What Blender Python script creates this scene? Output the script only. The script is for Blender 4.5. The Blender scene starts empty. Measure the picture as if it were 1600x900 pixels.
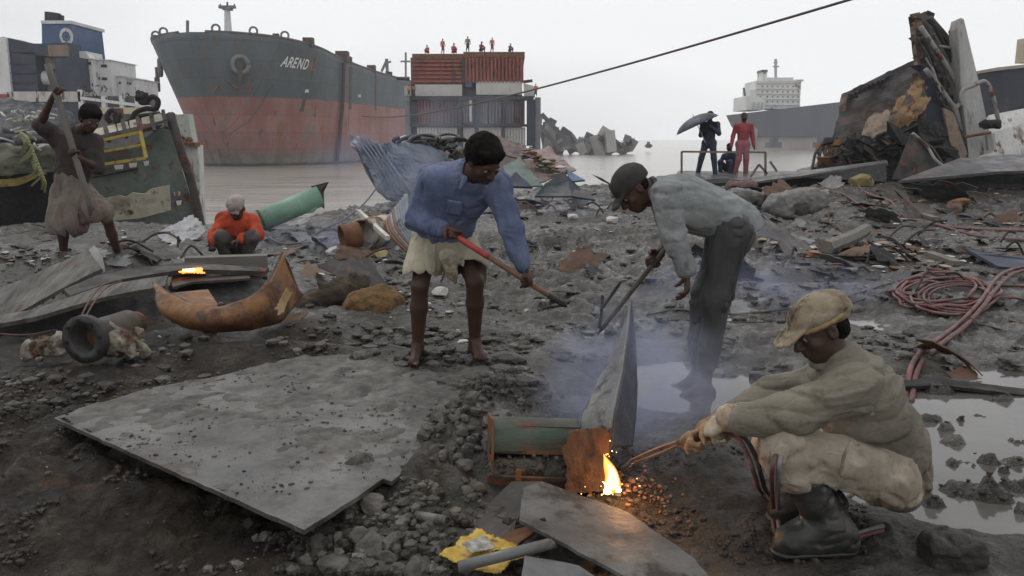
import bpy, math, random
import numpy as np
from mathutils import Vector, Matrix
random.seed(7); RNG = np.random.default_rng(11)
SC = bpy.context.scene
COL = SC.collection
R = math.radians

# ------------------------------------------------------------------ camera
CAMH = 1.4
FPX = 1300.0
PITCH = math.atan(232.0 / FPX)
cam_d = bpy.data.cameras.new('camera'); cam = bpy.data.objects.new('camera', cam_d); COL.objects.link(cam)
cam.location = (0, 0, CAMH); cam.rotation_euler = (R(90) - PITCH, 0, 0)
cam_d.sensor_width = 36; cam_d.lens = FPX / 1600 * 36; cam_d.clip_start = 0.05; cam_d.clip_end = 6000
SC.camera = cam

# ------------------------------------------------------------------ sky, sun, exposure
SUN_EL, SUN_AZ = R(58), R(-35)
w = bpy.data.worlds.new('World'); SC.world = w; w.use_nodes = True
nt = w.node_tree; nt.nodes.clear()
def N(nt, t, **kw):
    n = nt.nodes.new(t)
    for k, v in kw.items(): setattr(n, k, v)
    return n
sky = N(nt, 'ShaderNodeTexSky', sky_type='NISHITA', sun_disc=False, sun_elevation=SUN_EL, sun_rotation=SUN_AZ)
tc = N(nt, 'ShaderNodeTexCoord'); mp = N(nt, 'ShaderNodeMapping'); mp.inputs['Scale'].default_value = (1, 1, 3.2)
nz = N(nt, 'ShaderNodeTexNoise'); nz.inputs['Scale'].default_value = 1.1; nz.inputs['Detail'].default_value = 4; nz.inputs['Roughness'].default_value = .42
cr = N(nt, 'ShaderNodeValToRGB')
cr.color_ramp.elements[0].position = .36; cr.color_ramp.elements[0].color = (6.7, 6.75, 7.05, 1)
cr.color_ramp.elements[1].position = .62; cr.color_ramp.elements[1].color = (10.4, 10.4, 10.4, 1)
mixs = N(nt, 'ShaderNodeMixRGB'); mixs.inputs[0].default_value = .955      # a closed layer of cloud over the clear sky
bg = N(nt, 'ShaderNodeBackground'); bg.inputs[1].default_value = .1
out = N(nt, 'ShaderNodeOutputWorld')
nt.links.new(tc.outputs['Generated'], mp.inputs[0]); nt.links.new(mp.outputs[0], nz.inputs['Vector'])
nt.links.new(nz.outputs['Fac'], cr.inputs[0]); nt.links.new(sky.outputs[0], mixs.inputs[1]); nt.links.new(cr.outputs[0], mixs.inputs[2])
nt.links.new(mixs.outputs[0], bg.inputs[0]); nt.links.new(bg.outputs[0], out.inputs[0])
sl = bpy.data.lights.new('sun', 'SUN'); sl.energy = .8; sl.angle = R(24); sl.color = (1, .97, .93)
so = bpy.data.objects.new('sun', sl); COL.objects.link(so)
sd = Vector((math.sin(-SUN_AZ) * -math.cos(SUN_EL), math.cos(SUN_AZ) * math.cos(SUN_EL), math.sin(SUN_EL)))
so.rotation_euler = sd.to_track_quat('Z', 'Y').to_euler()
SC.view_settings.view_transform = 'Standard'; SC.view_settings.look = 'None'
SC.view_settings.exposure = 0.0; SC.view_settings.gamma = 1.0
SC.cycles.volume_bounces = 1; SC.cycles.volume_step_rate = 4 if hasattr(SC.cycles, 'volume_step_rate') else 1

# ------------------------------------------------------------------ pixels of the photograph to points of the place
CT, ST = math.cos(PITCH), math.sin(PITCH)
def W(px, py, Y):
    u = (px - 800) / FPX; v = (450 - py) / FPX
    d = np.array([u, CT + v * ST, -ST + v * CT])
    return np.array([0, 0, CAMH]) + d * (Y / d[1])
def Z0(px, py, z):
    u = (px - 800) / FPX; v = (450 - py) / FPX
    d = np.array([u, CT + v * ST, -ST + v * CT])
    return np.array([0, 0, CAMH]) + d * ((z - CAMH) / d[2])

# ------------------------------------------------------------------ noise
_L = RNG.random((32, 32, 32)).astype(np.float32)
def vnoise(p):
    p = np.asarray(p, dtype=np.float64); i = np.floor(p).astype(np.int64); f = p - i; f = f * f * (3 - 2 * f)
    i0 = i % 32; i1 = (i + 1) % 32
    x0, y0, z0 = i0[..., 0], i0[..., 1], i0[..., 2]; x1, y1, z1 = i1[..., 0], i1[..., 1], i1[..., 2]
    fx, fy, fz = f[..., 0], f[..., 1], f[..., 2]
    a = _L[x0, y0, z0] * (1 - fx) + _L[x1, y0, z0] * fx; b = _L[x0, y1, z0] * (1 - fx) + _L[x1, y1, z0] * fx
    c = _L[x0, y0, z1] * (1 - fx) + _L[x1, y0, z1] * fx; d = _L[x0, y1, z1] * (1 - fx) + _L[x1, y1, z1] * fx
    return (a * (1 - fy) + b * fy) * (1 - fz) + (c * (1 - fy) + d * fy) * fz
def fbm(p, o=4, g=.5):
    p = np.asarray(p, dtype=np.float64); s = 0; a = 1; t = 0
    for k in range(o): s = s + a * vnoise(p + 7.13 * k); t += a; a *= g; p = p * 2.03
    return s / t
def n2(x, y, sc, o=4, off=0.):
    return fbm(np.stack([np.asarray(x) * sc + off, np.asarray(y) * sc + off * .7, np.zeros_like(np.asarray(x, dtype=float)) + off], -1), o)
def billow(x, y, sc, o=3, off=0.):
    s = 0; a = 1; t = 0
    for k in range(o):
        n = vnoise(np.stack([x * sc + off + k * 3.1, y * sc - off, np.zeros_like(x) + off + k], -1)); s = s + a * (1 - np.abs(2 * n - 1)); t += a; a *= .5; sc *= 2.07
    return s / t
def sstep(a, b, x): t = np.clip((x - a) / (b - a), 0, 1); return t * t * (3 - 2 * t)

# ------------------------------------------------------------------ objects
def tag(o, label=None, cat=None, group=None, kind=None):
    if label: o['label'] = label
    if cat: o['category'] = cat
    if group: o['group'] = group
    if kind: o['kind'] = kind
    return o
def empty(name, loc, label=None, cat=None, group=None):
    o = bpy.data.objects.new(name, None); COL.objects.link(o); o.location = Vector([float(t) for t in loc]); o.empty_display_size = .2
    return tag(o, label, cat, group)
ROOTLOC = {}
def link_mesh(name, V, F, m, root=None, smooth=False, base=None):
    """V in world coordinates; the object's origin is its thing's base"""
    V = np.asarray(V, dtype=np.float64)
    if root is not None:
        loc = np.zeros(3); r = root
        while r is not None: loc += np.array(r.location); r = r.parent
        own = np.zeros(3)
    else:
        loc = np.array([(V[:, 0].min() + V[:, 0].max()) / 2, (V[:, 1].min() + V[:, 1].max()) / 2, V[:, 2].min()]) if base is None else np.array(base, dtype=float)
        own = loc
    me = bpy.data.meshes.new(name); me.from_pydata((V - loc).tolist(), [], [tuple(int(i) for i in f) for f in F] if not isinstance(F, np.ndarray) else F.tolist())
    if isinstance(m, (list, tuple)):
        for k in m: me.materials.append(k)
    elif m is not None: me.materials.append(m)
    o = bpy.data.objects.new(name, me); COL.objects.link(o); o.location = own
    if root is not None: o.parent = root
    if smooth: me.polygons.foreach_set('use_smooth', [True] * len(me.polygons))
    return o
def copy_thing(root, loc, rotz=0, label=None, sc=None):
    r = root.copy(); COL.objects.link(r); r.location = loc; r.rotation_euler.z = rotz
    if label: r['label'] = label
    if sc: r.scale = (sc,) * 3
    for ch in list(root.children):
        c = ch.copy(); COL.objects.link(c); c.parent = r
        for g in ch.children:
            d = g.copy(); COL.objects.link(d); d.parent = c
    return r

def nrm(v): v = np.asarray(v, dtype=float); return v / (np.linalg.norm(v) + 1e-12)
class MB:
    def __init__(s): s.V = []; s.F = []; s.n = 0
    def add(s, V, F):
        V = np.asarray(V, dtype=float); s.V.append(V); s.F += [tuple(int(i) + s.n for i in f) for f in F]; s.n += len(V); return s
    def box(s, c, sz, M=None):
        sx, sy, sz_ = [t / 2 for t in sz]
        v = np.array([[x, y, z] for x in (-sx, sx) for y in (-sy, sy) for z in (-sz_, sz_)])
        if M is not None: v = v @ np.array(M).T
        return s.add(v + np.array(c), [(0, 1, 3, 2), (4, 6, 7, 5), (0, 4, 5, 1), (2, 3, 7, 6), (0, 2, 6, 4), (1, 5, 7, 3)])
    def bar(s, a, b, w, h, up=(0, 0, 1)):
        a = np.array(a, float); b = np.array(b, float); d = nrm(b - a); x = nrm(np.cross(d, up) if abs(np.dot(d, nrm(up))) < .99 else np.cross(d, (1, 0, 0))); z = np.cross(x, d)
        v = [p + x * i * w / 2 + z * j * h / 2 for p in (a, b) for i, j in ((-1, -1), (1, -1), (1, 1), (-1, 1))]
        return s.add(v, [(0, 1, 2, 3), (7, 6, 5, 4), (0, 4, 5, 1), (1, 5, 6, 2), (2, 6, 7, 3), (3, 7, 4, 0)])
    def tube(s, P, r, n=10, cap=True, flat=1.0):
        P = np.array(P, float); m = len(P); rr = np.full(m, r, float) if np.isscalar(r) else np.array(r, float)
        T = np.gradient(P, axis=0); T /= np.linalg.norm(T, axis=1)[:, None] + 1e-9
        u = nrm(np.cross(T[0], (0, 0, 1) if abs(T[0][2]) < .9 else (1, 0, 0))); V = []
        for i in range(m):
            u = nrm(u - T[i] * np.dot(u, T[i])); v = np.cross(T[i], u)
            for k in range(n):
                a = 2 * math.pi * k / n; V.append(P[i] + rr[i] * (math.cos(a) * u + math.sin(a) * v * flat))
        F = [(i * n + k, i * n + (k + 1) % n, (i + 1) * n + (k + 1) % n, (i + 1) * n + k) for i in range(m - 1) for k in range(n)]
        if cap: F += [tuple(range(n))[::-1], tuple((m - 1) * n + k for k in range(n))]
        return s.add(V, F)
    def pipe(s, a, b, ro, ri, n=24):
        a = np.array(a, float); b = np.array(b, float); d = nrm(b - a); u = nrm(np.cross(d, (0, 0, 1) if abs(d[2]) < .9 else (1, 0, 0))); v = np.cross(d, u); V = []
        for p, r in ((a, ro), (b, ro), (b, ri), (a, ri)):
            for k in range(n): t = 2 * math.pi * k / n; V.append(p + r * (math.cos(t) * u + math.sin(t) * v))
        F = [(i * n + k, i * n + (k + 1) % n, ((i + 1) % 4) * n + (k + 1) % n, ((i + 1) % 4) * n + k) for i in range(4) for k in range(n)]
        return s.add(V, F)
    def poly(s, P, t, nrmv=None):
        """polygon with thickness t"""
        P = np.array(P, float); n = len(P)
        if nrmv is None:
            c = P.mean(0); nn = np.zeros(3)
            for i in range(n): nn += np.cross(P[i] - c, P[(i + 1) % n] - c)
            nrmv = nrm(nn)
        q = P - np.array(nrmv) * t
        return s.add(np.vstack([P, q]), [tuple(range(n)), tuple(range(n, 2 * n))[::-1]] + [(i, i + n, (i + 1) % n + n, (i + 1) % n) for i in range(n)])
    def sheet(s, G, t, nr=None):
        """thick sheet from a grid of points G[i][j]"""
        G = np.array(G, float); a, b = G.shape[:2]
        du = np.gradient(G, axis=0); dv = np.gradient(G, axis=1); nn = np.cross(du, dv); nn /= np.linalg.norm(nn, axis=2)[..., None] + 1e-9
        H = G - nn * t; V = np.vstack([G.reshape(-1, 3), H.reshape(-1, 3)]); o = a * b; F = []
        for i in range(a - 1):
            for j in range(b - 1):
                k = i * b + j; F.append((k, k + b, k + b + 1, k + 1)); F.append((k + o, k + o + 1, k + o + b + 1, k + o + b))
        for i in range(a - 1):
            k = i * b; F.append((k, k + o, k + o + b, k + b)); k = i * b + b - 1; F.append((k, k + b, k + o + b, k + o))
        for j in range(b - 1):
            k = j; F.append((k, k + 1, k + o + 1, k + o)); k = (a - 1) * b + j; F.append((k, k + o, k + o + 1, k + 1))
        return s.add(V, F)
    def build(s, name, m, root=None, smooth=False, base=None):
        return link_mesh(name, np.vstack(s.V), s.F, m, root, smooth, base)
_ICO = {}
def ico(sub):
    if sub not in _ICO:
        import bmesh
        bm = bmesh.new(); bmesh.ops.create_icosphere(bm, subdivisions=sub, radius=1); bm.verts.ensure_lookup_table()
        _ICO[sub] = (np.array([v.co[:] for v in bm.verts]), [tuple(v.index for v in f.verts) for f in bm.faces]); bm.free()
    return _ICO[sub]
def rock(c, r, sub=2, flat=.65, rough=.45, seed=None, angular=True):
    V, F = ico(sub); sd_ = random.random() * 30 if seed is None else seed
    n = fbm(V * 1.3 + sd_, 3) - .5; V = V * (1 + rough * 1.6 * n)[:, None]
    if angular:
        rg = np.random.default_rng(int(sd_ * 1000) + 1)
        for k in range(9):
            d = nrm(rg.normal(size=3)); h = .50 + .25 * rg.random(); e = V @ d; V = V - np.outer(np.clip(e - h, 0, None) * .92, d)
        if sub >= 2: V = V * (1 + .22 * (fbm(V * 4.3 + sd_, 2) - .5))[:, None]
    a = (sd_ * 77) % 6.28; ca, sa = math.cos(a), math.sin(a)
    sc_ = np.array([1, .62 + .35 * ((sd_ * 13) % 1), flat]); V = V * sc_ * r; V = V @ np.array([[ca, sa, 0], [-sa, ca, 0], [0, 0, 1]])
    return V + np.array(c), F
def bilin(a, b, c, d, nu, nv, noise=0, sc=2., bulge=0, ragged=0, seed=0, nv_=None):
    """a b along u at v=0, d c at v=1"""
    a, b, c, d = [np.array(t, float) for t in (a, b, c, d)]; u = np.linspace(0, 1, nu)[:, None, None]; v = np.linspace(0, 1, nv)[None, :, None]
    if ragged:
        rg = np.random.default_rng(seed + 5); e = ragged
        u = u + (u > .99) * (rg.random((1, nv, 1)) - .5) * e - (u < .01) * (rg.random((1, nv, 1)) - .5) * e
        v = v + (v > .99) * (rg.random((nu, 1, 1)) - .5) * e - (v < .01) * (rg.random((nu, 1, 1)) - .5) * e
        u = np.broadcast_to(u, (nu, nv, 1)); v = np.broadcast_to(v, (nu, nv, 1))
    G = a * (1 - u) * (1 - v) + b * u * (1 - v) + c * u * v + d * (1 - u) * v
    nn = nrm(np.cross(b - a, d - a)) if nv_ is None else nrm(nv_)
    G = G + nn * bulge * 4 * (u * (1 - u))
    if noise: G = G + nn * ((fbm(G * sc + seed * 3.7, 3) - .5) * 2 * noise)[..., None]
    return G

# ------------------------------------------------------------------ materials
MATS = {}
def mk(name, cols, sc=3., rough=(.6, .85), bump=.2, bsc=40., metal=0., rust=0., rustcol=((.16, .06, .025), (.05, .02, .012)), stretch=(1, 1, 1), dirt=0., dirtcol=(.05, .045, .04), dist=.01, spec=.5, rsc=2.2, fold=0, fst=(1, 1, .5)):
    if name in MATS: return MATS[name]
    m = bpy.data.materials.new(name); m.use_nodes = True; t = m.node_tree; t.nodes.clear(); L = t.links.new
    o = N(t, 'ShaderNodeOutputMaterial'); b = N(t, 'ShaderNodeBsdfPrincipled'); L(b.outputs[0], o.inputs[0])
    tc = N(t, 'ShaderNodeTexCoord'); mp = N(t, 'ShaderNodeMapping'); mp.inputs['Scale'].default_value = stretch; L(tc.outputs['Object'], mp.inputs[0])
    def noise(s, det=6, r=.6, src=mp, off=0):
        n = N(t, 'ShaderNodeTexNoise'); n.inputs['Scale'].default_value = s; n.inputs['Detail'].default_value = det; n.inputs['Roughness'].default_value = r
        if off:
            q = N(t, 'ShaderNodeVectorMath', operation='ADD'); q.inputs[1].default_value = (off, off * .6, off * 1.7); L(src.outputs[0], q.inputs[0]); L(q.outputs[0], n.inputs['Vector'])
        else: L(src.outputs[0], n.inputs['Vector'])
        return n
    n1 = noise(sc); r1 = N(t, 'ShaderNodeValToRGB'); e = r1.color_ramp.elements; k = len(cols)
    for i, c in enumerate(cols):
        p = .5 if k == 1 else .32 + .36 * i / (k - 1)
        if i < 2: el = e[i]; el.position = p
        else: el = e.new(p)
        el.color = (*c, 1)
    if k == 1: e[1].color = (*cols[0], 1); e[1].position = .9
    L(n1.outputs['Fac'], r1.inputs[0]); col = r1.outputs[0]
    def mixc(fac, c, c2):
        mx = N(t, 'ShaderNodeMixRGB'); L(fac, mx.inputs[0]); L(c, mx.inputs[1])
        if isinstance(c2, tuple): mx.inputs[2].default_value = (*c2, 1)
        else: L(c2, mx.inputs[2])
        return mx.outputs[0]
    def ramp(src, a, b_):
        q = N(t, 'ShaderNodeMapRange'); q.inputs['From Min'].default_value = a; q.inputs['From Max'].default_value = b_; q.interpolation_type = 'SMOOTHSTEP'; L(src, q.inputs['Value']); return q.outputs[0]
    if rust > 0:
        rn = noise(rsc, 8, .66, off=3.3); f = ramp(rn.outputs['Fac'], .62 - rust * .35, .70 - rust * .3)
        rc = N(t, 'ShaderNodeMixRGB'); rc.inputs[1].default_value = (*rustcol[0], 1); rc.inputs[2].default_value = (*rustcol[1], 1)
        rn2 = noise(rsc * 6, 5, .6, off=8); L(ramp(rn2.outputs['Fac'], .38, .6), rc.inputs[0]); col = mixc(f, col, rc.outputs[0])
    if dirt > 0:
        dn = noise(sc * 1.7, 8, .7, src=tc if False else mp, off=5.5); f = ramp(dn.outputs['Fac'], .66 - dirt * .4, .80 - dirt * .35); col = mixc(f, col, dirtcol)
    fn = noise(sc * 14, 4, .7, off=1.2); hs = N(t, 'ShaderNodeHueSaturation'); L(col, hs.inputs['Color']); q = N(t, 'ShaderNodeMapRange'); q.inputs['To Min'].default_value = .72; q.inputs['To Max'].default_value = 1.28; L(fn.outputs['Fac'], q.inputs['Value']); L(q.outputs[0], hs.inputs['Value'])
    L(hs.outputs[0], b.inputs['Base Color'])
    rr = N(t, 'ShaderNodeMapRange'); rr.inputs['From Min'].default_value = .35; rr.inputs['From Max'].default_value = .65; rr.inputs['To Min'].default_value = rough[0]; rr.inputs['To Max'].default_value = rough[1]
    rn3 = noise(sc * 2.3, 4, .6, off=9.4); L(rn3.outputs['Fac'], rr.inputs['Value']); L(rr.outputs[0], b.inputs['Roughness'])
    b.inputs['Metallic'].default_value = metal; b.inputs['Specular IOR Level'].default_value = spec
    if bump:
        bn = noise(bsc, 6, .65, off=2.1); bb = N(t, 'ShaderNodeBump'); bb.inputs['Strength'].default_value = min(1, bump * 2); bb.inputs['Distance'].default_value = dist; L(bn.outputs['Fac'], bb.inputs['Height']); L(bb.outputs[0], b.inputs['Normal'])
    if fold:
        mf = N(t, 'ShaderNodeMapping'); mf.inputs['Scale'].default_value = fst; L(tc.outputs['Object'], mf.inputs[0]); prev = b.inputs['Normal'].links[0].from_socket if b.inputs['Normal'].links else None
        for sc_f, d_f in ((6.5, .020), (15., .006)):
            fnz = N(t, 'ShaderNodeTexNoise'); fnz.inputs['Scale'].default_value = sc_f; fnz.inputs['Detail'].default_value = 1.5; fnz.inputs['Distortion'].default_value = 1.1; L(mf.outputs[0], fnz.inputs['Vector'])
            s1 = N(t, 'ShaderNodeMath', operation='SUBTRACT'); s1.inputs[1].default_value = .5; L(fnz.outputs['Fac'], s1.inputs[0]); s2 = N(t, 'ShaderNodeMath', operation='ABSOLUTE'); L(s1.outputs[0], s2.inputs[0])
            s3 = N(t, 'ShaderNodeMath', operation='POWER'); L(s2.outputs[0], s3.inputs[0]); s3.inputs[1].default_value = .6
            bf = N(t, 'ShaderNodeBump'); bf.inputs['Strength'].default_value = fold; bf.inputs['Distance'].default_value = d_f; L(s3.outputs[0], bf.inputs['Height'])
            if prev is not None: L(prev, bf.inputs['Normal'])
            prev = bf.outputs[0]
        L(prev, b.inputs['Normal'])
    MATS[name] = m; return m
def emit(name, col, st):
    m = bpy.data.materials.new(name); m.use_nodes = True; t = m.node_tree; b = t.nodes['Principled BSDF']
    b.inputs['Base Color'].default_value = (0, 0, 0, 1); b.inputs['Emission Color'].default_value = (*col, 1); b.inputs['Emission Strength'].default_value = st; return m
M_steel = mk('wet_grey_steel', [(.075, .075, .075), (.13, .13, .128), (.19, .188, .18)], 1.6, (.28, .6), .3, 30, rust=.15, rustcol=((.09, .055, .035), (.05, .035, .025)), dirt=.35, dirtcol=(.055, .05, .042), dist=.006)
M_rust = mk('rust', [(.10, .04, .018), (.17, .075, .03), (.05, .025, .015)], 3, (.7, .95), .5, 35)
M_darkiron = mk('dark_burnt_iron', [(.018, .016, .015), (.045, .04, .036), (.08, .06, .045)], 2.5, (.5, .9), .5, 30, rust=.2)
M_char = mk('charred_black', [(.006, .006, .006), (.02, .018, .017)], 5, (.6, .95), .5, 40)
M_white = mk('dirty_white_paint', [(.42, .42, .40), (.6, .6, .58)], 1.2, (.5, .8), .15, 20, rust=.22, dirt=.3, dirtcol=(.2, .18, .15), stretch=(1, 1, .35))
M_blue = mk('faded_blue_paint', [(.03, .05, .09), (.06, .09, .15)], 1.5, (.5, .8), .2, 20, rust=.15, dirt=.2, stretch=(1, 1, .4))
M_navy = mk('navy_paint', [(.018, .024, .045), (.03, .038, .065)], .6, (.5, .8), .1, 8, rust=.05)
M_red = mk('container_red', [(.20, .045, .03), (.27, .075, .05), (.16, .04, .03)], .5, (.6, .85), .2, 10, rust=.3, stretch=(1, 1, .3))
M_green = mk('pale_green_paint', [(.13, .24, .18), (.19, .32, .24)], 3, (.35, .6), .15, 20, rust=.08, dirt=.15)
M_trash = mk('pale_litter', [(.35, .33, .29), (.62, .6, .56)], 6, (.5, .8), .3, 30)
M_wire = mk('black_rubber', [(.015, .015, .016), (.035, .033, .032)], 10, (.35, .6), .1, 50)
# ------------------------------------------------------------------ smooth solids: fields of tapered capsules and ellipsoids, surfaced as one mesh
def frame(z, x):
    z = nrm(z); x = np.array(x, float); x = nrm(x - z * np.dot(x, z)); return np.stack([x, np.cross(z, x), z])   # rows
class Solid:
    def __init__(s, vox): s.vox = vox; s.P = []; s.disp = None
    def cap(s, a, b, ra, rb=None, k=.02, side=None, flat=1., op='u'):
        s.P.append(('c', np.array(a, float), np.array(b, float), ra, ra if rb is None else rb, k, side, flat, op)); return s
    def ell(s, c, r, fr=None, k=.02, op='u'):
        s.P.append(('e', np.array(c, float), np.array(r, float), np.eye(3) if fr is None else fr, None, k, None, 1, op)); return s
    def cut(s, p, n, R_=.25):
        s.P.append(('p', np.array(p, float), nrm(n), R_, R_, 0., None, 1, 'p')); return s
    def chain(s, pts, rs, k=.02, side=None, flat=1.):
        for i in range(len(pts) - 1): s.cap(pts[i], pts[i + 1], rs[i], rs[i + 1], k, side, flat)
        return s
    def surface(s):
        lo = np.full(3, 1e9); hi = -lo
        for p in s.P:
            if p[8] != 'u': continue
            if p[0] == 'c': rr = max(p[3], p[4]) * max(1, p[7]); l = np.minimum(p[1], p[2]) - rr; h = np.maximum(p[1], p[2]) + rr
            else: rr = max(p[2]); l = p[1] - rr; h = p[1] + rr
            lo = np.minimum(lo, l); hi = np.maximum(hi, h)
        v = s.vox; lo -= 4 * v; hi += 4 * v; n = np.ceil((hi - lo) / v).astype(int) + 1
        F = np.full(n, .5, np.float32); ax = [lo[i] + v * np.arange(n[i]) for i in range(3)]
        for p in s.P:
            kk = p[5] + 3 * v
            if p[0] == 'p':
                i0 = np.clip(((p[1] - p[3] - lo) / v).astype(int), 0, n); i1 = np.clip(((p[1] + p[3] - lo) / v).astype(int) + 2, 0, n); sl_ = tuple(slice(i0[i], i1[i]) for i in range(3))
                X, Y, Z = np.meshgrid(*[ax[i][sl_[i]] for i in range(3)], indexing='ij'); q = np.stack([X, Y, Z], -1) - p[1]; D = (q @ p[2] + (fbm((q + p[1]) * 14, 2) - .5) * .02).astype(np.float32); ins = (q ** 2).sum(-1) < p[3] ** 2; A = F[sl_]; F[sl_] = np.where(ins, np.maximum(A, D), A); continue
            if p[0] == 'c': rr = max(p[3], p[4]) * max(1, p[7]) + kk; l = np.minimum(p[1], p[2]) - rr; h = np.maximum(p[1], p[2]) + rr
            else: rr = max(p[2]) + kk; l = p[1] - rr; h = p[1] + rr
            i0 = np.clip(((l - lo) / v).astype(int), 0, n); i1 = np.clip(((h - lo) / v).astype(int) + 2, 0, n)
            if np.any(i1 <= i0): continue
            sl_ = tuple(slice(i0[i], i1[i]) for i in range(3))
            X, Y, Z = np.meshgrid(*[ax[i][sl_[i]].astype(np.float32) for i in range(3)], indexing='ij'); q = np.stack([X, Y, Z], -1)
            if p[0] == 'c':
                a, b = p[1], p[2]; d = b - a; L2 = float(d @ d) + 1e-12; q = q - a.astype(np.float32)
                if p[6] is not None and abs(p[7] - 1) > 1e-3:
                    fr = frame(d, p[6]); q = q @ fr.T.astype(np.float32); q[..., 1] /= p[7]; dl = math.sqrt(L2)
                    t = np.clip(q[..., 2] / dl, 0, 1); q[..., 2] -= t * dl; D = np.sqrt((q ** 2).sum(-1)) - (p[3] + (p[4] - p[3]) * t)
                else:
                    t = np.clip(q @ (d / L2).astype(np.float32), 0, 1); D = np.sqrt(((q - t[..., None] * d.astype(np.float32)) ** 2).sum(-1)) - (p[3] + (p[4] - p[3]) * t)
            else:
                q = (q - p[1].astype(np.float32)) @ p[3].T.astype(np.float32); r = p[2].astype(np.float32); k0 = np.sqrt(((q / r) ** 2).sum(-1)); k1 = np.sqrt(((q / r ** 2) ** 2).sum(-1)) + 1e-6; D = k0 * (k0 - 1) / k1
            A = F[sl_]; k = max(p[5], 1e-4)
            if p[8] == 'u': hh = np.clip(k - np.abs(A - D), 0, None) / k; F[sl_] = np.minimum(A, D) - hh * hh * k / 4
            else: D = -D; hh = np.clip(k - np.abs(A - D), 0, None) / k; F[sl_] = np.maximum(A, D) + hh * hh * k / 4
        if s.disp is not None:
            I = np.argwhere(np.abs(F) < .045); pts = lo + I * v; F[tuple(I.T)] -= s.disp(pts).astype(np.float32)
        for i in range(3):
            a = [slice(None)] * 3; a[i] = 0; F[tuple(a)] = .5; a[i] = -1; F[tuple(a)] = .5
        return nets(F, lo, v)
    def build(s, name, m, root=None, base=None):
        V, Q = s.surface(); o = link_mesh(name, V, Q, m, root, True, base); return o
def nets(F, lo, v):
    S = F < 0; nx, ny, nz = F.shape
    acc = np.zeros((nx - 1, ny - 1, nz - 1, 3), np.float32); cnt = np.zeros((nx - 1, ny - 1, nz - 1), np.float32)
    cs = (nx - 1, ny - 1, nz - 1)
    for axis in range(3):
        o = [a for a in range(3) if a != axis]
        sa = [slice(None)] * 3; sb = [slice(None)] * 3; sa[axis] = slice(0, -1); sb[axis] = slice(1, None)
        A = F[tuple(sa)]; B = F[tuple(sb)]; cr_ = S[tuple(sa)] != S[tuple(sb)]
        I = np.argwhere(cr_); t = A[cr_] / (A[cr_] - B[cr_]); P = I.astype(np.float32); P[:, axis] += t
        for d1 in (0, 1):
            for d2 in (0, 1):
                J = I.copy(); J[:, o[0]] -= d1; J[:, o[1]] -= d2
                ok = np.all(J >= 0, 1) & np.all(J < np.array(cs), 1); Jk = J[ok]
                np.add.at(acc, tuple(Jk.T), P[ok]); np.add.at(cnt, tuple(Jk.T), 1)
    act = cnt > 0; idx = np.full(cs, -1, np.int64); idx[act] = np.arange(act.sum())
    V = acc[act] / cnt[act][:, None] * v + lo; Q = []
    for axis in range(3):
        o = [(axis + 1) % 3, (axis + 2) % 3]
        sa = [slice(None)] * 3; sb = [slice(None)] * 3; sa[axis] = slice(0, -1); sb[axis] = slice(1, None)
        Sa = S[tuple(sa)]; cr_ = Sa != S[tuple(sb)]; I = np.argwhere(cr_); inside = Sa[cr_]
        ok = (I[:, o[0]] > 0) & (I[:, o[1]] > 0) & (I[:, o[0]] < F.shape[o[0]] - 1) & (I[:, o[1]] < F.shape[o[1]] - 1); I = I[ok]; inside = inside[ok]
        def g(d1, d2): J = I.copy(); J[:, o[0]] -= d1; J[:, o[1]] -= d2; return idx[tuple(J.T)]
        q = np.stack([g(1, 1), g(0, 1), g(0, 0), g(1, 0)], 1); q[~inside] = q[~inside][:, ::-1]; Q.append(q)
    return V.astype(np.float64), np.vstack(Q)

def cloth(amp, sc=9., dirs=(1, 1, .45), seed=0, fine=.25):
    """folds: ridged, stretched noise pushed through a low warp"""
    d = np.array(dirs, float)
    def f(p):
        q = p * d * sc + seed * 5.1; wv = np.stack([vnoise(p * 5 + 3 + seed), vnoise(p * 5 + 11), vnoise(p * 5 + 23)], -1); q = q + wv * 1.6
        a = (1 - np.abs(2 * vnoise(q) - 1)) ** 3.2; b = (1 - np.abs(2 * vnoise(q * 1.35 + 17.3) - 1)) ** 4; c = (1 - np.abs(2 * vnoise(q * 2.3 + 41.) - 1)) ** 3
        return amp * (.85 * a - .95 * b + .40 * c + 1.0 * (vnoise(p * sc * .5 + seed) - .5)) - amp * .15
    return f

M_skin = mk('brown_skin', [(.045, .022, .014), (.068, .034, .022)], 8, (.45, .62), .12, 90, dist=.002, spec=.35)
M_skin_d = mk('mud_stained_skin', [(.035, .02, .013), (.06, .032, .022)], 6, (.45, .7), .15, 60, dirt=.25, dirtcol=(.055, .045, .038), dist=.003)
M_hair = mk('black_hair', [(.004, .0035, .003), (.010, .008, .007)], 30, (.7, .9), .8, 160, dist=.004, spec=.08)
M_eye = mk('eye', [(.35, .33, .3)], 3, (.2, .3), 0)
M_pupil = mk('dark_pupil', [(.01, .008, .007)], 3, (.2, .3), 0)

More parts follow.
